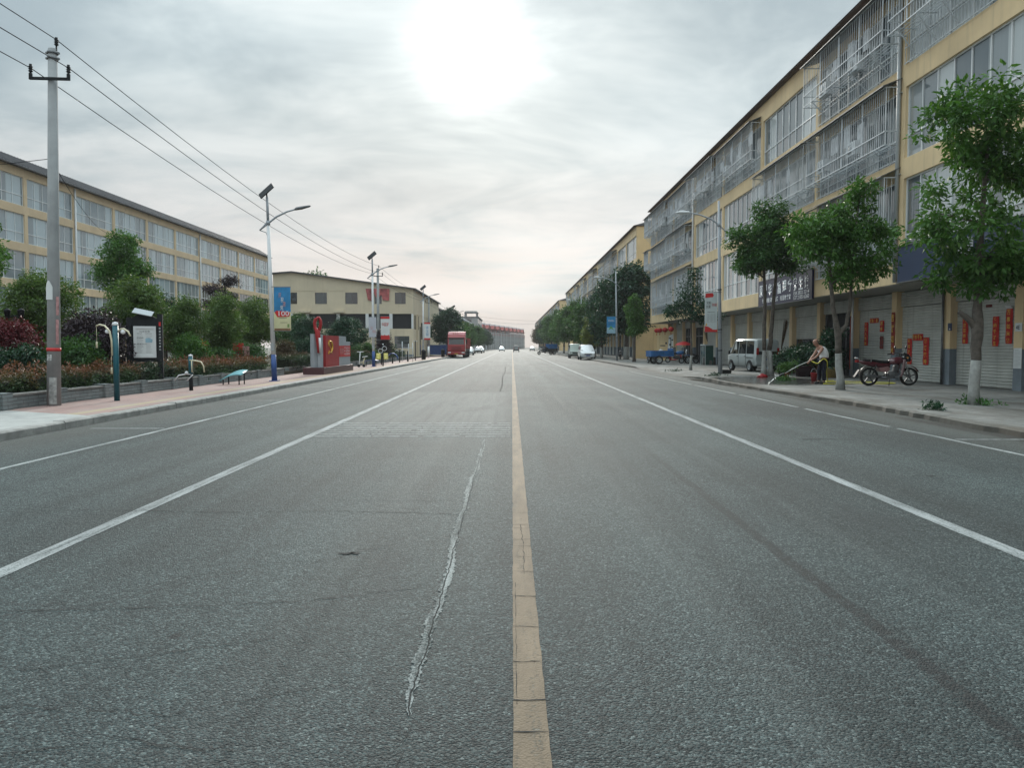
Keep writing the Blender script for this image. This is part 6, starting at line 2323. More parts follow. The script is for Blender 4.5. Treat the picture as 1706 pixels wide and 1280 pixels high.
def mwheel(x):
    r = .285
    o = MB()
    n = 28
    o.lathe([(r * .76, -.035), (r * .86, -.055), (r * .97, -.048), (r, 0), (r * .97, .048), (r * .86, .055), (r * .76, .035)], (0, 0, 0), n, 0, 'y', True, False)
    w = o.build('wheel', RUBBER, t)
    w.location = (x, 0, r)
    f = MB()
    f.lathe([(r * .82, -.03), (r * .76, -.03), (r * .74, 0), (r * .76, .03), (r * .82, .03)], (0, 0, 0), n, 0, 'y', True, False)
    f.lathe([(0, -.06), (.05, -.05), (.05, .05), (0, .06)], (0, 0, 0), 12, 0, 'y')
    for k in range(5):
        a = 2 * PI * k / 5 + .3
        f.bar((.04 * math.cos(a), 0, .04 * math.sin(a)), (r * .76 * math.cos(a), 0, r * .76 * math.sin(a)), .03, .035)
    f.build('rim', M('dull_alloy', (.16, .165, .17), .45, .15, 5, 0, .5), w)
    return w


mwheel(-.60)
mwheel(.66)
f = MB()
f.loft([[(x, -w, z), (x, w, z), (x, w * 1.0, z + h * .5), (x, w * .55, z + h), (x, -w * .55, z + h), (x, -w * 1.0, z + h * .5)] for x, w, z, h in ((-.02, .07, .68, .08), (.08, .12, .66, .17), (.25, .145, .67, .21), (.40, .12, .71, .18), (.47, .06, .76, .10))])
f.build('fuel_tank', P_MAROON, t)
f = MB()
f.loft([[(x, -w, z), (x, w, z), (x, w * .85, z + .085), (x, -w * .85, z + .085)] for x, w, z in ((-.78, .07, .77), (-.6, .11, .745), (-.3, .125, .70), (-.1, .10, .685), (.08, .07, .70))])
f.build('seat', TRIM, t)
f = MB()
f.loft([[(x, -w, z0), (x, w, z0), (x, w, z1), (x, -w, z1)] for x, w, z0, z1 in ((-.98, .05, .74, .80), (-.8, .09, .66, .765), (-.5, .12, .60, .735), (-.2, .12, .56, .69), (.02, .09, .56, .69))])
f.build('tail_fairing', P_MAROON, t)
f = MB()
f.prism([(-.36, .55), (-.05, .60), (.02, .50), (-.12, .42), (-.30, .44)], -.13, .13, 'xz')
f.build('side_cover', M('pinkish_side_cover', (.30, .17, .17), .3, .1, 4), t, bevel=.02)
f = MB()
f.tube([(-1.02, -.09, .86), (-.98, -.1, .83), (-.6, -.11, .82)], .012, 6)
f.tube([(-1.02, .09, .86), (-.98, .1, .83), (-.6, .11, .82)], .012, 6)
f.tube([(-1.02, -.09, .86), (-1.02, .09, .86)], .012, 6)
f.tube([(-.6, -.11, .82), (-.6, -.11, .72)], .012, 6)
f.build('grab_rail', CHROME, t)
plate(t, 'tail_lamp', -1.03, -.96, -.06, .06, .72, .80, LAMPR, .01)
f = MB()
pts = [(-.60 + .32 * math.cos(a), .285 + .32 * math.sin(a)) for a in [R(60 + 12 * k) for k in range(10)]]
f.loft([[(x, -.06, z), (x, .06, z), (x, .055, z + .012), (x, -.055, z + .012)] for x, z in pts])
f.prism([(-.93, .5), (-1.08, .28), (-1.05, .26), (-.88, .5)], -.06, .06, 'xz')
f.build('rear_mudguard', TRIM, t)
f = MB()
pts = [(.66 + .325 * math.cos(a), .285 + .325 * math.sin(a)) for a in [R(25 + 12 * k) for k in range(11)]]
f.loft([[(x, -.055, z), (x, .055, z), (x, .05, z + .012), (x, -.05, z + .012)] for x, z in pts])
f.build('front_mudguard', P_MAROON, t)
f = MB()
for y in (-.085, .085):
    f.tube([(.66, y, .285), (.53, y, .62), (.42, y, .92)], [.028, .024, .02], 10)
f.build('fork', CHROME, t)
f = MB()
f.tube([(.28, -.36, .98), (.38, -.22, 1.02), (.42, -.08, .97), (.42, .08, .97), (.38, .22, 1.02), (.28, .36, .98)], .013, 8)
f.build('handlebar', TRIM, t)
for s in (-1, 1):
    MB().tube([(.18, s * .39, .965), (.29, s * .355, .982)], .019, 8).build('grip', RUBBER, t)
    f = MB()
    f.tube([(.36, s * .27, 1.0), (.38, s * .30, 1.15)], .007, 6)
    f.lathe([(0, 0), (.05, .005), (.05, .02), (0, .03)], (.36, s * .31, 1.18), 12, 0, 'x')
    f.build('mirror', TRIM, t)
    MB().ball((.52, s * .17, .86), (.035, .025, .025), 8).build('indicator', AMBER, t)
f = MB()
f.loft([[(x, -w, z0), (x, w, z0), (x, w * .8, z1), (x, -w * .8, z1)] for x, w, z0, z1 in ((.38, .10, .80, 1.0), (.48, .13, .74, 1.02), (.60, .12, .74, .96), (.68, .08, .78, .90))])
f.build('headlamp_cowl', P_BLACK, t)
MB().lathe([(0, -.02), (.07, -.02), (.06, .02), (0, .03)], (.68, 0, .84), 14, 0, 'x').build('headlight', LAMPW, t)
f = MB()
for y in (-.14, .14):
    f.loft([[(x - .035, y - .02, z), (x + .035, y - .02, z), (x + .035, y + .02, z), (x - .035, y + .02, z)] for x, z in ((.44, .82), (.42, .62), (.38, .40), (.33, .28))])
f.build('leg_shield', M('pale_leg_shield', (.24, .16, .165), .4, .1, 5), t)
f = MB()
f.bx(-.02, .26, -.12, .12, .27, .42)
f.loft([[(x, -.07, z), (x, .07, z), (x + .11, .07, z), (x + .11, -.07, z)] for x, z in ((.14, .42), (.17, .50), (.19, .58), (.21, .64))])
for k in range(5):
    f.bx(.12 + k * .012, .30 + k * .012, -.09, .09, .44 + k * .038, .452 + k * .038)
f.lathe([(0, -.15), (.10, -.14), (.11, .14), (0, .15)], (.06, 0, .34), 14, 0, 'y')
f.build('engine', STEELD, t, bevel=.008)
f = MB()
f.tube([(.30, -.1, .52), (.36, -.13, .38), (.24, -.15, .26), (.0, -.15, .24), (-.3, -.16, .27)], [.02, .02, .02, .024, .034], 10)
f.tube([(-.3, -.16, .27), (-.75, -.17, .33), (-.82, -.17, .34)], [.034, .045, .035], 12)
f.build('exhaust', STEELD, t)
f = MB()
f.tube([(.42, 0, .9), (.30, 0, .62), (.28, 0, .3)], .025, 8)
f.tube([(.40, 0, .84), (.0, 0, .64), (-.3, 0, .62), (-.78, 0, .72)], .022, 8)
for y in (-.07, .07):
    f.tube([(-.05, y, .62), (-.1, y, .3), (-.6, y, .285)], .018, 8)
    f.tube([(-.42, y * 1.5, .66), (-.56, y * 1.5, .3)], .022, 8)
f.build('frame', TRIM, t)
f = MB()
f.tube([(.0, -.10, .28), (-.08, -.22, .0)], .012, 6)
f.tube([(.1, -.2, .27), (.1, .2, .27)], .014, 6)
f.build('side_stand', TRIM, t)

# ================================================================ right side details
# tall pavement lamps with a cobra head
def cobra_lamp(label, x, y):
    t = thing('street_lamp', label, 'street lamp', (x, y, .1), 0, 'grey cobra head lamps on the right pavement')
    t.rotation_euler = (0, R(-1.2), 0)
    MB().tube([(0, 0, 0), (0, 0, 4), (0, 0, 9.1)], [.115, .09, .055], 14).build('pole', LAMPG, t)
    f = MB()
    f.tube([(.48, 0, 7.35), (0, 0, 7.85), (-.4, 0, 8.15), (-1.0, 0, 8.4), (-1.55, 0, 8.52)], [.02, .035, .04, .038, .034], 8)
    f.tube([(.35, 0, 7.3), (.02, 0, 7.0)], .015, 6)
    f.lathe([(.08, 7.75), (.09, 7.85), (.08, 7.98)], (0, 0, 0), 10)
    f.build('arm', LAMPG, t)
    f = MB()
    f.loft([[(xx, -w, z - h), (xx, w, z - h), (xx, w * .8, z + h), (xx, -w * .8, z + h)] for xx, w, z, h in ((-1.5, .04, 8.52, .03), (-1.62, .12, 8.53, .07), (-1.95, .15, 8.54, .085), (-2.2, .10, 8.53, .05), (-2.28, .04, 8.52, .02))])
    f.build('lamp_head', WHITEP, t)
    f = MB()
    for z in (1.25, 2.35, 4.45):
        f.lathe([(.118, z), (.118, z + .05)], (0, 0, 0), 14)
    f.build('clamp', TRIM, t)
    return t


cobra_lamp('nearest grey cobra head street lamp carrying the white notice banner', 11.0, 41.2)
cobra_lamp('second grey cobra head lamp carrying the blue green banner', 10.7, 79.5)
cobra_lamp('third grey cobra head lamp above the far right trees', 10.6, 118)

t, w, h = banner_frame('banner', 'white notice banner with red corner and red foot on the right lamp', 10.12, 10.78, 41.1, 2.35, 4.42, M('banner_pale_blue_white', (.52, .58, .58), .6, .06, 2), 11.0)
patch('red_foot', REDL, t, -w / 2, w / 2, 0, h * .06)
MB().prism([(-w * .48, h * .86), (-w * .44, h * .97), (w * .1, h * .985), (w * .2, h * .93), (w * .12, h * .88), (-w * .2, h * .87)], -.016, -.013, 'xz').build('red_brush', REDL, t)
text('lettering', '文明', w * .34, h * .075, INK, t, (-w * .38, -.016, h * .70))
text('lettering', '大家', w * .38, h * .08, INK, t, (-w * .42, -.016, h * .60))
text('lettering', '创建', w * .40, h * .075, REDL, t, (w * .05, -.016, h * .65))
patch('text_line', INK, t, -w * .3, w * .3, h * .50, h * .507)
f = MB()
rnd = random.Random(6)
for k in range(8):
    for x in (-.34, -.05, .2):
        f.bx(w * x, w * (x + rnd.uniform(.16, .22)), -.015, -.0135, h * (.24 + k * .028), h * (.248 + k * .028))
f.build('text_lines', M('print_grey', (.3, .32, .33), .7), t)
MB().prism([(-w * .48, h * .06), (-w * .48, h * .15), (-w * .2, h * .13), (w * .12, h * .07), (w * .1, h * .06)], -.0165, -.013, 'xz').build('red_wave', REDL, t)
MB().prism([(-w * .46, h * .16), (-w * .3, h * .16), (-w * .34, h * .23)], -.0155, -.0135, 'xz').build('gold_print', GOLD, t)
t, w, h = banner_frame('banner', 'blue green banner with green leaf print on the second right lamp', 9.62, 10.5, 79.4, 2.9, 4.6, SKYB, 10.7)
patch('pale_base', CYANL, t, -w / 2, w / 2, 0, h * .35)
MB().prism([(-w * .3, h * .2), (-w * .05, h * .45), (w * .05, h * .42), (w * .32, h * .18), (0, h * .3)], -.0165, -.013, 'xz').build('leaf_print', M('leaf_green_print', (.10, .32, .08), .6, .1, 4), t)
text('lettering', '绿水青山', w * .7, h * .12, SIGNW, t, (-w * .35, -.017, h * .7))

# ---------------------------------------------------------------- sign boards on the near shop building
t = thing('shop_sign', 'dark blue shop sign with large white Chinese lettering above the glass fronted shop', 'sign', (14.38, 45.75, 3.9), -90)
MB().bx(0, 8.15, 0, .10, 0, 1.42).build('panel', SIGNB, t)
f = MB()
for z in (-.03, 1.42):
    f.bx(-.02, 8.17, -.02, .11, z, z + .03)
f.build('edge_trim', STEELD, t)
for k, ch in enumerate('原景华康富理疗养生馆'):
    text('lettering', ch, .60, .66, SIGNW, t, (.22 + k * .775, -.006, .52), bold=.02)
text('lettering', '专业调理 疏通经络', 2.7, .27, SIGNW, t, (.75, -.006, .14), bold=.01)
text('lettering', '祛湿色疗堂', 1.6, .27, SIGNW, t, (3.75, -.006, .14), bold=.01)
text('lettering', '158 2822 2214', 2.1, .17, SIGNW, t, (5.75, -.006, .30), bold=.01)
text('lettering', '137 2185 6260', 2.1, .20, SIGNW, t, (5.75, -.006, .06), bold=.01)
t = thing('shop_sign', 'plain navy sign board over the nearest shutters behind the nearest tree', 'sign', (14.36, 29.25, 3.98), -90)
MB().bx(0, 8.6, 0, .12, 0, 1.28).build('panel', NAVY, t)
f = MB()
f.bx(-.03, 8.63, -.05, .135, 1.282, 1.33)
f.bx(-.03, 8.63, -.02, .135, -.04, -.002)
f.build('edge_trim', STEELD, t)
ac = obj('air_conditioner', AC)
ac.location = (14.05, 25.25, 4.45)
ac.rotation_euler = (0, 0, R(-90))
tag(ac, 'white air conditioner box mounted on the navy sign board', 'air conditioner')


# ---------------------------------------------------------------- red couplets pasted on shutters and columns
SHX = 16.60


def couplet(label, Y, z0, z1, w, chars, x=SHX, tear=False, mat=REDB):
    """strip facing the road; Y is its far edge"""
    t = thing('paper_couplet', label, 'paper couplet', (x, Y, z0), -90)
    h = z1 - z0
    f = MB()
    n = 6
    rnd = random.Random(int(Y * 100 + z0 * 10))
    front = [[(rnd.uniform(-.012, .012), -.012 - .012 * (k % 2), h * k / n), (w + rnd.uniform(-.012, .012), -.012 - .014 * ((k + 1) % 2), h * k / n)] for k in range(n + 1)]
    f.loft(front, 0, False, False, False)
    if tear:
        f.add([(0, -.02, h * 1.0), (w, -.03, h * 1.0), (w * 1.25, -.16, h * 1.07), (w * .2, -.12, h * 1.1)], [(0, 1, 2, 3)], 1)
    f.build('paper', [mat, PAPER], t)
    if chars:
        vert = h > w
        m = len(chars)
        for k, ch in enumerate(chars):
            if vert:
                q = min(w * .8, h / m * .8)
                text('lettering', ch, q, h / m * .72, GOLD, t, ((w - q) / 2, -.040, h - (k + .88) * h / m), bold=.02)
            else:
                text('lettering', ch, w / m * .78, h * .7, GOLD, t, ((k + .1) * w / m, -.040, h * .15), bold=.02)
    return t


# far shutter: an arch of strips, and long plain strips on its columns
CRUMP = M('crumpled_maroon_paper', (.16, .04, .035), .8, .4, 9)
FADED = M('faded_red_paper', (.27, .045, .028), .8, .3, 3)
couplet('left strip of the torn arch on the farther couplet shutter', 36.8, 1.63, 2.72, .40, '春风入喜财', x=SHX)
couplet('crosspiece of the torn arch on the farther couplet shutter', 36.25, 2.66, 2.88, .86, '财源广进', x=SHX)
couplet('short right strip of the torn arch on the farther couplet shutter', 35.25, 2.24, 2.75, .40, '福寿', x=SHX)
couplet('crumpled hanging remnant below the right strip of the torn arch', 35.25, 1.48, 2.05, .36, '', x=SHX, tear=True, mat=CRUMP)
couplet('long faded red strip on the column left of the farther couplet shutter', 37.78, .5, 3.05, .36, '', x=16.34, mat=FADED)
couplet('long faded red strip with gold marks on the column right of the farther couplet shutter', 33.66, 1.24, 3.05, .32, '吉祥如意', x=16.34, mat=FADED)
# middle shutter
couplet('left strip of the complete red arch behind the motorcycle', 32.77, .85, 1.92, .38, '天增岁月人', x=SHX)
couplet('right strip of the complete red arch behind the motorcycle', 31.5, .85, 1.95, .42, '春满乾坤', x=SHX)
couplet('top piece with lantern print of the complete red arch', 32.33, 1.83, 2.1, .80, '四季平安', x=SHX)
# nearest shutter
couplet('left ruffled gold and red strip with torn top on the nearest shutter', 28.79, 1.69, 2.66, .36, '门迎百福来', x=SHX, tear=True)
couplet('middle ruffled gold and red strip on the nearest shutter', 26.99, 1.6, 2.62, .36, '户纳千祥生', x=SHX)
couplet('right ruffled gold and red strip with curled top on the nearest shutter', 26.27, 1.68, 2.85, .36, '万事如意春', x=SHX, tear=True)
couplet('small curled paper scrap near the top of the nearest shutter', 27.4, 2.95, 3.05, .36, '', x=SHX, mat=CRUMP)
t = thing('wall_plate', 'small dark blue plate on the yellow column between the couplet shutters', 'plate', (16.335, 29.3, 2.18), -90)
MB().bx(0, .26, -.012, 0, 0, .28).build('panel', NAVY, t)
MB().bx(.1, .16, -.014, -.0125, .04, .08).build('mark', SIGNW, t)
t = thing('wall_notice', 'white printed notice on the column at the right edge', 'notice', (16.335, 25.42, .88), -90)
MB().bx(0, .4, -.008, 0, 0, .66).build('paper', PAPER, t)
f = MB()
for k in range(13):
    f.bx(.05, .33 if k % 4 else .25, -.0105, -.0085, .06 + k * .044, .068 + k * .044)
f.build('text_lines', M('print_grey', (.3, .32, .33), .7), t)
t = thing('wall_notice', 'small white metal notice high on the column at the right edge', 'notice', (16.335, 25.38, 2.08), -90)
MB().bx(0, .34, -.012, 0, 0, .27).build('panel', WHITEP, t)
text('lettering', '4E', .2, .14, INK, t, (.06, -.016, .06))
t = thing('electric_meter', 'white plastic meter on the shutter behind the right street lamp', 'meter', (16.58, 55.0, 1.6), -90)
MB().bx(0, .24, -.1, 0, .2, .52).build('box', WHITEP, t, bevel=.02)
MB().bx(.05, .16, -.06, 0, 0, .14).build('switch', WHITEP, t)

# yellow shop panel with lanterns at the far end of the near building
t = thing('painted_hoarding', 'yellow painted shop front panel with dark figures and pale tree print', 'shop front', (15.2, 81.9, .16), -66)
MB().bx(0, 3.9, 0, .08, 0, 3.25).build('panel', YELLOWW, t)
f = MB()
f.prism([(1.9, .9), (2.1, 2.5), (2.9, 2.7), (3.1, 2.1), (2.7, 1.0)], -.012, -.004, 'xz')
f.build('pale_print', PAPER, t)
f = MB()
for k, (x, z, w_, h_) in enumerate(((2.1, 2.2, .4, .12), (2.6, 2.0, .35, .15), (2.2, 1.5, .3, .2), (2.6, 1.3, .3, .12), (2.4, .9, .14, 1.3), (.6, 1.45, .9, .10), (1.5, 1.65, .3, .2))):
    f.bx(x, x + w_, -.017, -.0125, z, z + h_)
f.build('dark_print', INK, t)
LANT = M('lantern_red', (.42, .02, .02), .6, .15, 8)
lan = thing('lantern', '', 'lantern', (0, 0, 0), 0, 'red lanterns hung over the yellow shop', .72)
MB().lathe([(.10, -.30), (.25, -.24), (.36, -.08), (.38, .05), (.30, .22), (.12, .30)], (0, 0, 0), 14).build('body', LANT, lan)
f = MB()
f.lathe([(.12, .30), (.12, .36)], (0, 0, 0), 10)
f.lathe([(.10, -.36), (.11, -.30)], (0, 0, 0), 10)
f.build('gold_cap', GOLD, lan)
MB().tube([(0, 0, -.36), (0, 0, -.62)], [.03, .06], 6).build('tassel', REDB, lan)
MB().tube([(0, 0, .36), (0, 0, .75)], .008, 4).build('cord', BLACK, lan)
for k, (x, y, lab) in enumerate(((14.5, 78.3, 'leftmost of the red lanterns over the yellow shop panel'), (14.55, 77.0, 'second red lantern over the yellow shop panel'), (14.6, 74.6, 'third red lantern over the yellow shop panel, past a gap'), (14.6, 71.8, 'rightmost red lantern over the shop doorway'))):
    if k == 0:
        lan.location = (x, y, 3.15)
        lan['label'] = lab
    else:
        dup(lan, (x, y, 3.15), 0, lab)
t = thing('parasol', 'low red parasol over the goods beside the yellow shop', 'parasol', (14.9, 67.8, .14))
f = MB()
f.loft([[(r * math.cos(2 * PI * k / 12), r * math.sin(2 * PI * k / 12), z) for k in range(12)] for r, z in ((.8, 1.55), (.55, 1.72), (.25, 1.84), (.02, 1.88))], 0, False)
f.build('canopy', LANT, t)
MB().tube([(0, 0, 0), (0, 0, 1.9)], .02, 6).build('pole', STEEL, t)
t = thing('glass_cabinet', 'narrow green glass cabinet standing at a shop front by the thin tree', 'cabinet', (15.2, 61.6, .15), -90)
MB().bx(0, 1.5, -.3, .3, 0, 1.5).build('body', M('cabinet_green_glass', (.02, .06, .05), .12, .1, 3), t)
f = MB()
for x in (0, .5, 1.0, 1.46):
    f.bx(x, x + .05, -.33, -.302, 0, 1.5)
f.bx(-.03, 1.53, -.35, .32, 1.502, 1.6)
f.build('frame', ALUD, t)
t = thing('stone_mill', 'dark round stone drum with a straw broom stuck in it behind the lamp', 'stone drum', (15.3, 60.6, .14))
MB().lathe([(0, 0), (.50, .0), (.52, .1), (.50, .55), (.46, .62), (0, .62)], (0, 0, 0), 18).build('drum', M('dark_stone', (.085, .085, .08), .9, .3, 6, .5), t)
MB().lathe([(.0, .622), (.34, .63), (.30, .72), (0, .74)], (0, 0, 0), 14).build('cap', TRIM, t)


def broom(label, loc, lean, L=1.9, head=.7):
    t = thing('broom', label, 'broom', loc)
    t.rotation_euler = (R(lean * .3), R(lean), 0)
    MB().tube([(0, 0, 0), (0, 0, L - head)], .016, 6).build('handle', M('bamboo', (.30, .22, .12), .7, .2, 4), t)
    f = MB()
    rnd = random.Random(int(L * 10))
    for k in range(40):
        a, q = rnd.uniform(0, 2 * PI), rnd.uniform(.0, 1)
        f.bar((.02 * math.cos(a), .02 * math.sin(a), L - head), (.17 * q * math.cos(a), .06 * q * math.sin(a), L + rnd.uniform(-.12, .05)), .012)
    f.build('twigs', M('broom_twigs', (.11, .075, .045), .95, .4, 9), t)


broom('dark straw broom standing head up in the stone drum', (15.35, 60.5, .8), -10, 2.1, .9)
broom('brown bamboo broom leaning on the column beside the glass fronted shop', (15.6, 45.9, .15), 9, 3.0, 1.7)

# ---------------------------------------------------------------- plants by the glass fronted shop
TERR = M('terracotta_pot', (.26, .13, .07), .85, .2, 5)
MARP = M('maroon_glazed_pot', (.045, .022, .03), .25, .2, 3)
POTM = leaf_mesh('foliage', [(random.Random(k).gauss(0, .3), random.Random(k + 50).gauss(0, .3), .55 + abs(random.Random(k + 90).gauss(0, .35))) for k in range(46)], [.22] * 46, 26, .14, LEAF_DARK, 91, droop=.2)
POTT = leaf_mesh('foliage', [(random.Random(k).gauss(0, .16), random.Random(k + 50).gauss(0, .16), .5 + 1.3 * random.Random(k + 90).random()) for k in range(40)], [.2] * 40, 22, .17, LEAF_DARK, 92, droop=.2)


def pot_plant(label, x, y, mesh, pot, r=.24, s=1., lm=None):
    t = thing('potted_plant', label, 'potted plant', (x, y, .14), 0, 'potted plants outside the glass fronted shop', s)
    MB().lathe([(0, 0), (r * .72, 0), (r, .38), (r * 1.1, .40), (r * 1.1, .45), (r * .9, .45), (0, .42)], (0, 0, 0), 16).build('pot', pot, t)
    f = obj('foliage', mesh, t)
    if lm:
        f.material_slots[0].link = 'OBJECT'
        f.material_slots[0].material = lm


pot_plant('dark bushy plant in a terracotta pot just right of the twin trunked tree', 14.15, 40.2, POTM, TERR, .26, 1.05)
pot_plant('dark bushy plant behind the terracotta pot plant', 15.1, 41.6, POTM, MARP, .24, 1.2)
pot_plant('wide dark green plant before the glass shop window', 15.0, 39.9, POTM, MARP, .3, 1.3)
pot_plant('broad plant in the large maroon pot left of the spraying man', 14.0, 37.4, POTM, MARP, .42, 1.15)
pot_plant('green plant under the shop window behind the maroon pot', 15.2, 39.2, POTM, TERR, .24, 1.4)
pot_plant('tall narrow plant in a yellowish pot right of the spraying man', 14.6, 35.7, POTT, M('yellowish_pot', (.30, .22, .08), .7, .2, 5), .26, 1.1)
pot_plant('tall dark plant by the dark doorway', 15.2, 36.9, POTT, MARP, .24, 1.2)
pot_plant('fresh light green plant at the pavement edge in front of the maroon pot', 12.4, 35.2, POTM, TERR, .16, .62, LEAF_BRIGHT)
t = thing('low_table', 'small white topped table among the potted plants', 'table', (14.3, 39.1, .14))
MB().bx(-.4, .4, -.3, .3, .78, .82).build('table_top', WHITEP, t)
for x in (-.36, .36):
    for y in (-.26, .26):
        MB().bx(x - .02, x + .02, y - .02, y + .02, 0, .779).build('leg', STEELD, t)
t = thing('fire_bucket', 'red plastic bucket just behind the spraying man', 'bucket', (12.62, 32.6, .14), 0, None, .8)
MB().lathe([(0, 0), (.13, 0), (.17, .42), (.18, .44), (.16, .44), (.13, .05), (0, .04)], (0, 0, 0), 16).build('body', M('red_plastic', (.30, .02, .025), .35, .1, 3), t)
MB().tube([(-.17, 0, .43), (-.1, 0, .6), (0, 0, .66), (.1, 0, .6), (.17, 0, .43)], .008, 5).build('handle', STEEL, t)
t = thing('red_bag', 'crumpled red plastic bag at the foot of the twin trunked tree', 'bag', (11.75, 36.6, .12))
f = MB()
rnd = random.Random(2)
f.loft([[(r * (1 + rnd.uniform(-.25, .25)) * math.cos(2 * PI * k / 12), r * .7 * (1 + rnd.uniform(-.25, .25)) * math.sin(2 * PI * k / 12), z + rnd.uniform(-.02, .02)) for k in range(12)] for r, z in ((.2, .0), (.24, .06), (.16, .14), (.05, .18))])
f.build('body', M('red_plastic', (.42, .02, .025), .35, .1, 3), t)
t = thing('bucket', 'dark rubber bucket beside the foot of the twin trunked tree', 'bucket', (12.95, 37.3, .12))
MB().lathe([(0, 0), (.17, 0), (.23, .3), (.24, .31), (.2, .3), (.15, .04), (0, .03)], (0, 0, 0), 14).build('body', RUBBER, t)
MB().tube([(-.23, 0, .3), (0, -.02, .42), (.23, 0, .3)], .008, 5).build('handle', STEEL, t)
t = thing('black_tub', 'small black tub right behind the foot of the right street lamp', 'tub', (11.5, 41.8, .1))
MB().lathe([(0, 0), (.22, 0), (.28, .22), (.29, .24), (.25, .22), (.2, .05), (0, .04)], (0, 0, 0), 14).build('body', RUBBER, t)

# ================================================================ the man hosing the pavement
SKIN = M('skin', (.40, .215, .155), .55, .12, 6, spec=.35)
VEST = M('white_vest_cotton', (.80, .81, .82), .9, .06, 8, .3)
TROU = M('dark_trousers', (.012, .015, .026), .85, .2, 6, .2)
SHOE = M('dark_shoes', (.02, .02, .022), .6, .2, 8)
HAIRM = M('cropped_grey_hair', (.12, .095, .08), .9, .2, 30)


def skin_mesh(name, verts, edges, radii, mat, root=0, sub=2):
    me = bpy.data.meshes.new(name)
    me.from_pydata(verts, edges, [])
    o = bpy.data.objects.new(name, me)
    COL.objects.link(o)
    o.modifiers.new('skin', 'SKIN').use_smooth_shade = True
    for i, r in enumerate(radii):
        r = r if hasattr(r, '__len__') else (r, r)
        me.skin_vertices[0].data[i].radius = r
    me.skin_vertices[0].data[root].use_root = True
    s = o.modifiers.new('sub', 'SUBSURF')
    s.levels = s.render_levels = sub
    bpy.context.view_layer.update()
    dg = bpy.context.evaluated_depsgraph_get()
    out_ = bpy.data.meshes.new_from_object(o.evaluated_get(dg))
    bpy.data.objects.remove(o)
    out_.materials.clear()
    out_.materials.append(mat)
    return out_


def join(name, meshes, mats):
    bm = bmesh.new()
    for k, m_ in enumerate(meshes):
        n0 = len(bm.faces)
        bm.from_mesh(m_)
        bm.faces.ensure_lookup_table()
        for f_ in bm.faces[n0:]:
            f_.material_index = min(k, len(mats) - 1) if len(mats) > 1 else 0
            f_.smooth = True
    me = bpy.data.meshes.new(name)
    bm.to_mesh(me)
    bm.free()
    for m_ in mats:
        me.materials.append(m_)
    return me


man = thing('person', 'bald man in white vest and dark trousers bending to hose the pavement', 'person', (11.98, 30.3, .135), 0)
# the man faces -x; y is his side axis (near side is -y)
J = {}
V, E_, RD = [], [], []


def jv(k, p, r, par=None):
    J[k] = len(V)
    V.append(p)
    RD.append(r)
    if par:
        E_.append((J[par], J[k]))


jv('pel', (.10, 0, .96), (.155, .145))
jv('wai', (.15, 0, 1.10), (.165, .15), 'pel')
jv('che', (.08, 0, 1.27), (.165, .14), 'wai')
jv('col', (-.02, 0, 1.405), (.11, .09), 'che')
jv('nec', (-.095, 0, 1.475), (.058, .058), 'col')
jv('hea', (-.145, 0, 1.53), (.062, .062), 'nec')
for s, k in ((-1, 'n'), (1, 'f')):
    jv('sh' + k, (-.02, s * .19, 1.385), .068, 'col')
    jv('ua' + k, (-.10, s * .225, 1.25), .054, 'sh' + k)
    jv('el' + k, (-.20, s * .215, 1.10), .043, 'ua' + k)
    jv('fa' + k, (-.30, s * .17, 1.00), .040, 'el' + k)
    hx = (-.50, -.05, .83) if s < 0 else (-.44, .06, .86)
    jv('wr' + k, (hx[0] + .045, hx[1] + s * .012, hx[2] + .055), .027, 'fa' + k)
    jv('pa' + k, (hx[0], hx[1], hx[2] + .005), (.036, .022), 'wr' + k)
    jv('hi' + k, (.09, s * .10, .90), .105, 'pel')
    jv('th' + k, (.08 - .02 * s, s * .115, .70), .088, 'hi' + k)
    jv('kn' + k, (.03 - .05 * s, s * .12, .50), .062, 'th' + k)
    jv('ca' + k, (.05 - .04 * s, s * .12, .32), .056, 'kn' + k)
    jv('an' + k, (.045 - .05 * s, s * .12, .10), .034, 'ca' + k)
    jv('to' + k, (-.05 - .05 * s, s * .13, .045), (.026, .018), 'an' + k)
body = skin_mesh('body', V, E_, RD, SKIN)
# head: brow, cheek, jaw, nose, ears and eyes, looking down and to the left
hm = MB()
n = 20
rings = []
for i, (z, rx, ry, ox) in enumerate(((-.125, .030, .030, -.045), (-.11, .052, .050, -.035), (-.08, .075, .064, -.018), (-.04, .090, .072, -.008), (.0, .098, .077, .0), (.04, .102, .080, .008), (.075, .097, .076, .012), (.10, .078, .062, .014), (.118, .048, .040, .014), (.125, .014, .012, .014))):
    rings.append([(ox + rx * math.cos(2 * PI * k / n), ry * math.sin(2 * PI * k / n), z) for k in range(n)])
hm.loft(rings, 0, True)
hm.loft([[(-.085 - a, y, z) for y, z in ((-w, zz), (w, zz), (w * .5, zz + .01), (-w * .5, zz + .01))] for a, w, zz in ((.0, .010, .025), (.012, .012, .008), (.028, .017, -.022), (.010, .016, -.034))], 0, True)
for s in (-1, 1):
    hm.ball((.008, s * .079, -.005), (.020, .010, .032), 8)
    hm.ball((-.078, s * .032, .012), (.014, .016, .010), 8)
hm.loft([[(-.083 - a, y, z) for y, z in ((-.024, -.062 + zz), (.024, -.062 + zz), (.02, -.056 + zz), (-.02, -.056 + zz))] for a, zz in ((.0, 0), (.007, .0))], 0, True)
head = hm.mesh('head', SKIN)
head.transform(Matrix.Translation((-.195, 0, 1.60)) @ Matrix.Rotation(R(-32), 4, 'Y') @ Matrix.Scale(1.06, 4))
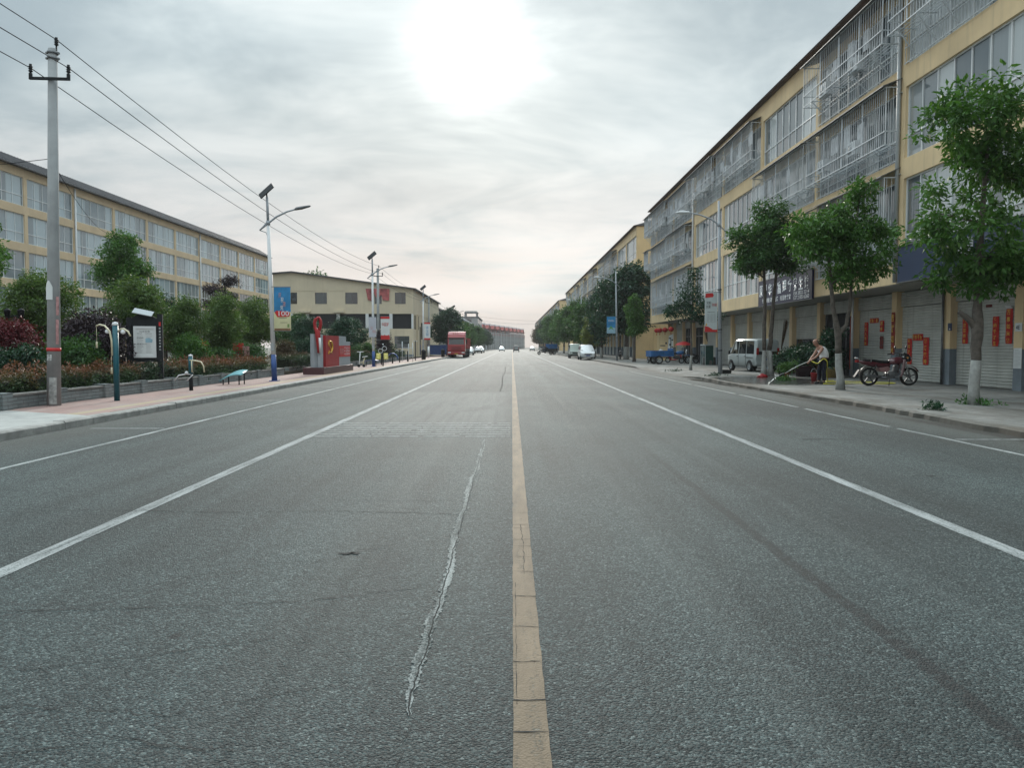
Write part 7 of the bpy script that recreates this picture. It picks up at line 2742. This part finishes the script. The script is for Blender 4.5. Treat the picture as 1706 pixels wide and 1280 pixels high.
# fingers curled round the hose: four of different lengths plus a thumb on each hand
fing = []
A_, B_ = Vector((-.40, .03, .905)), Vector((-1.38, -.12, .44))
hd_ = (B_ - A_).normalized()
for s, k in ((-1, 'n'), (1, 'f')):
    p = Vector(V[J['pa' + k]])
    side = Vector((0, s, 0))
    down = hd_.cross(Vector((0, 1, 0))).normalized()
    if down.z > 0:
        down = -down
    for q in range(4):
        ln = (.85, 1.0, .94, .76)[q]
        b0 = p + hd_ * (.028 - .019 * q) + side * .012
        c = [b0, b0 + down * .018 * ln + side * .014, b0 + down * .040 * ln + side * .004, b0 + down * .046 * ln - side * .020, b0 + down * .030 * ln - side * .034]
        fing.append(skin_mesh('finger', [tuple(v) for v in c], [(i, i + 1) for i in range(4)], [.0095, .0095, .0088, .008, .007], SKIN, 0, 1))
    b0 = p + hd_ * .012 - side * .012
    c = [b0 - hd_ * .02, b0 + hd_ * .022 - side * .010, b0 + hd_ * .036 + down * .018 - side * .004, b0 + hd_ * .036 + down * .034 + side * .010]
    fing.append(skin_mesh('finger', [tuple(v) for v in c], [(i, i + 1) for i in range(3)], [.013, .011, .010, .0085], SKIN, 0, 1))
obj('body', join('body', [body, head] + fing, [SKIN]), man)
# cropped hair at the back of the head
hr = MB()
rr_ = []
for z, rx, ry in ((-.05, .094, .076), (-.01, .102, .081), (.03, .107, .084), (.06, .105, .082)):
    rr_.append([(.004 + rx * math.cos(a), ry * math.sin(a), z) for a in [R(-78 + 156 * k / 12) for k in range(13)]])
hr.loft(rr_, 0, True, False, False)
h_ = hr.mesh('hair', HAIRM)
h_.transform(Matrix.Translation((-.195, 0, 1.60)) @ Matrix.Rotation(R(-32), 4, 'Y') @ Matrix.Scale(1.06, 4))
obj('hair', h_, man)
# vest: torso a little larger than the body, shoulder straps, hem over the belt
vv = [(.10, 0, .93), (.155, 0, 1.10), (.085, 0, 1.27), (.0, 0, 1.385), (-.015, -.115, 1.405), (-.015, .115, 1.405)]
vest = skin_mesh('vest', vv, [(0, 1), (1, 2), (2, 3), (3, 4), (3, 5)], [(.192, .178), (.200, .186), (.208, .182), (.158, .130), .078, .078], VEST)
obj('vest', vest, man)
tv, te, tr_ = [(.10, 0, .965)], [], [(.170, .158)]
for s in (-1, 1):
    b = len(tv)
    tv += [(.095, s * .10, .90), (.085 - .02 * s, s * .117, .70), (.035 - .05 * s, s * .122, .50), (.055 - .04 * s, s * .122, .30), (.05 - .05 * s, s * .122, .115)]
    tr_ += [.122, .106, .084, .078, .070]
    te += [(0, b), (b, b + 1), (b + 1, b + 2), (b + 2, b + 3), (b + 3, b + 4)]
obj('trousers', skin_mesh('trousers', tv, te, tr_, TROU), man)
for s in (-1, 1):
    o = skin_mesh('shoe', [(.085 - .05 * s, s * .122, .055), (.0 - .05 * s, s * .125, .048), (-.13 - .05 * s, s * .13, .036)], [(0, 1), (1, 2)], [(.060, .060), (.056, .054), (.050, .042)], SHOE, 0, 2)
    obj('shoe', o, man)

# hose: pale wand in his hands, yellow hose looping under the arm and off along the pavement
hs = thing('garden_hose', 'yellow garden hose with a pale wand held by the bending man', 'hose', (11.98, 30.3, .135), 0)
HOSEY = M('yellow_hose', (.56, .52, .05), .4, .1, 4)
MB().tube([A_, A_.lerp(B_, .5) + Vector((0, 0, .03)), B_], [.016, .014, .012], 10).build('wand', M('pale_wand', (.55, .60, .56), .35, .1, 3), hs)


def smooth(p, n=6):
    p = [Vector(q) for q in p]
    o = []
    for i in range(len(p) - 1):
        a, b, c, d_ = p[max(i - 1, 0)], p[i], p[i + 1], p[min(i + 2, len(p) - 1)]
        for k in range(n):
            t_ = k / n
            o.append(.5 * ((2 * b) + (c - a) * t_ + (2 * a - 5 * b + 4 * c - d_) * t_ ** 2 + (3 * b - a - 3 * c + d_) * t_ ** 3))
    return o + [p[-1]]


MB().tube(smooth([A_, (-.30, .0, .86), (-.20, -.22, .80), (-.10, -.27, .90), (.02, -.26, .98), (.14, -.3, .85), (.28, .1, .45), (.42, .35, .12), (.30, .2, .03), (.02, -.30, .022), (.22, -.42, .022), (.55, -.35, .022), (1.4, -.1, .022), (2.4, -.45, .022), (3.0, .3, .022), (2.2, 1.2, .022), (.9, 1.6, .022), (1.6, 2.6, .022)]), .020, 8).build('tube', HOSEY, hs)
WAT = bpy.data.materials.new('water_jet')
WAT.use_nodes = True
gw = G(WAT.node_tree)
ow = gw.n('ShaderNodeOutputMaterial')
bw = gw.n('ShaderNodeBsdfPrincipled')
bw.inputs['Base Color'].default_value = (.75, .8, .8, 1)
bw.inputs['Roughness'].default_value = .12
bw.inputs['Transmission Weight'].default_value = .75
bw.inputs['IOR'].default_value = 1.33
gw.t.links.new(bw.outputs[0], ow.inputs[0])
pts = []
for k in range(22):
    a = k / 21
    v = B_ + Vector((-.78 * a, -.22 * a, -.10 * a - .36 * a * a))
    pts.append(v)
jet = MB().tube(pts, [.008 + .008 * (k / 21) * (1 + .5 * math.sin(k * 2.1)) for k in range(22)], 6)
rnd = random.Random(9)
for k in range(60):
    a = rnd.uniform(.45, 1)
    v = B_ + Vector((-.78 * a, -.22 * a, -.10 * a - .36 * a * a)) + Vector((rnd.gauss(0, .03), rnd.gauss(0, .04), rnd.gauss(0, .02)))
    jet.ball(v, rnd.uniform(.004, .011), 6)
jo = jet.build('water_jet', WAT, None)
jo.location = (11.98, 30.3, .135)
tag(jo, 'thin jet of water falling from the hose wand onto the wet pavement', 'water jet')

# ---------------------------------------------------------------- rider on the far loaded tricycle, seated with hands on the bar
rd = thing('person', 'rider in dark clothes seated on the far loaded motor tricycle', 'person', (6.6, 146, 0), 205, None, 1.15)
rv = [(.28, 0, .90), (.26, 0, 1.12), (.30, 0, 1.30), (.33, 0, 1.42)]
re_ = [(0, 1), (1, 2), (2, 3)]
rr2 = [(.15, .14), (.15, .14), (.16, .13), .06]
for s in (-1, 1):
    b = len(rv)
    rv += [(.33, s * .19, 1.34), (.58, s * .27, 1.16), (.92, s * .32, 1.10), (1.04, s * .34, 1.09)]
    rr2 += [.065, .048, .036, .030]
    re_ += [(2, b), (b, b + 1), (b + 1, b + 2), (b + 2, b + 3)]
    b = len(rv)
    rv += [(.34, s * .12, .86), (.72, s * .19, .84), (.80, s * .2, .46), (.93, s * .2, .42)]
    rr2 += [.10, .075, .05, .045]
    re_ += [(0, b), (b, b + 1), (b + 1, b + 2), (b + 2, b + 3)]
clothes = skin_mesh('body', rv, re_, rr2, TROU)
hm2 = MB()
hm2.ball((.37, 0, 1.57), (.10, .08, .125), 12)
hm2.ball((.465, 0, 1.555), (.02, .012, .02), 6)
hm2.tube([(.34, 0, 1.42), (.36, 0, 1.5)], .055, 8)
for s in (-1, 1):
    hm2.ball((.37, s * .08, 1.56), (.02, .01, .03), 6)
    for q in range(4):
        hm2.tube([(1.05, s * (.31 + q * .02), 1.10), (1.09, s * (.31 + q * .02), 1.105), (1.10, s * (.31 + q * .02), 1.08)], .010, 5)
    hm2.tube([(1.03, s * .30, 1.09), (1.05, s * .28, 1.08), (1.08, s * .28, 1.075)], .011, 5)
obj('body', join('body', [clothes, hm2.mesh('head', SKIN)], [TROU, SKIN]), rd)
hm3 = MB()
hm3.ball((.355, 0, 1.605), (.105, .088, .11), 12)
hm3.build('hair', BLACK, rd)

# ================================================================ thin haze that softens the far end of the street
hm_ = bpy.data.materials.new('haze')
hm_.use_nodes = True
gh = G(hm_.node_tree)
oh = gh.n('ShaderNodeOutputMaterial')
vh = gh.n('ShaderNodeVolumePrincipled')
vh.inputs['Color'].default_value = (.9, .92, .95, 1)
vh.inputs['Density'].default_value = .00022
vh.inputs['Anisotropy'].default_value = .3
gh.t.links.new(vh.outputs[0], oh.inputs['Volume'])
hz_ = MB().bx(-440, 440, -110, 930, -1.1, 24).build('haze', hm_)
hz_['kind'] = 'stuff'
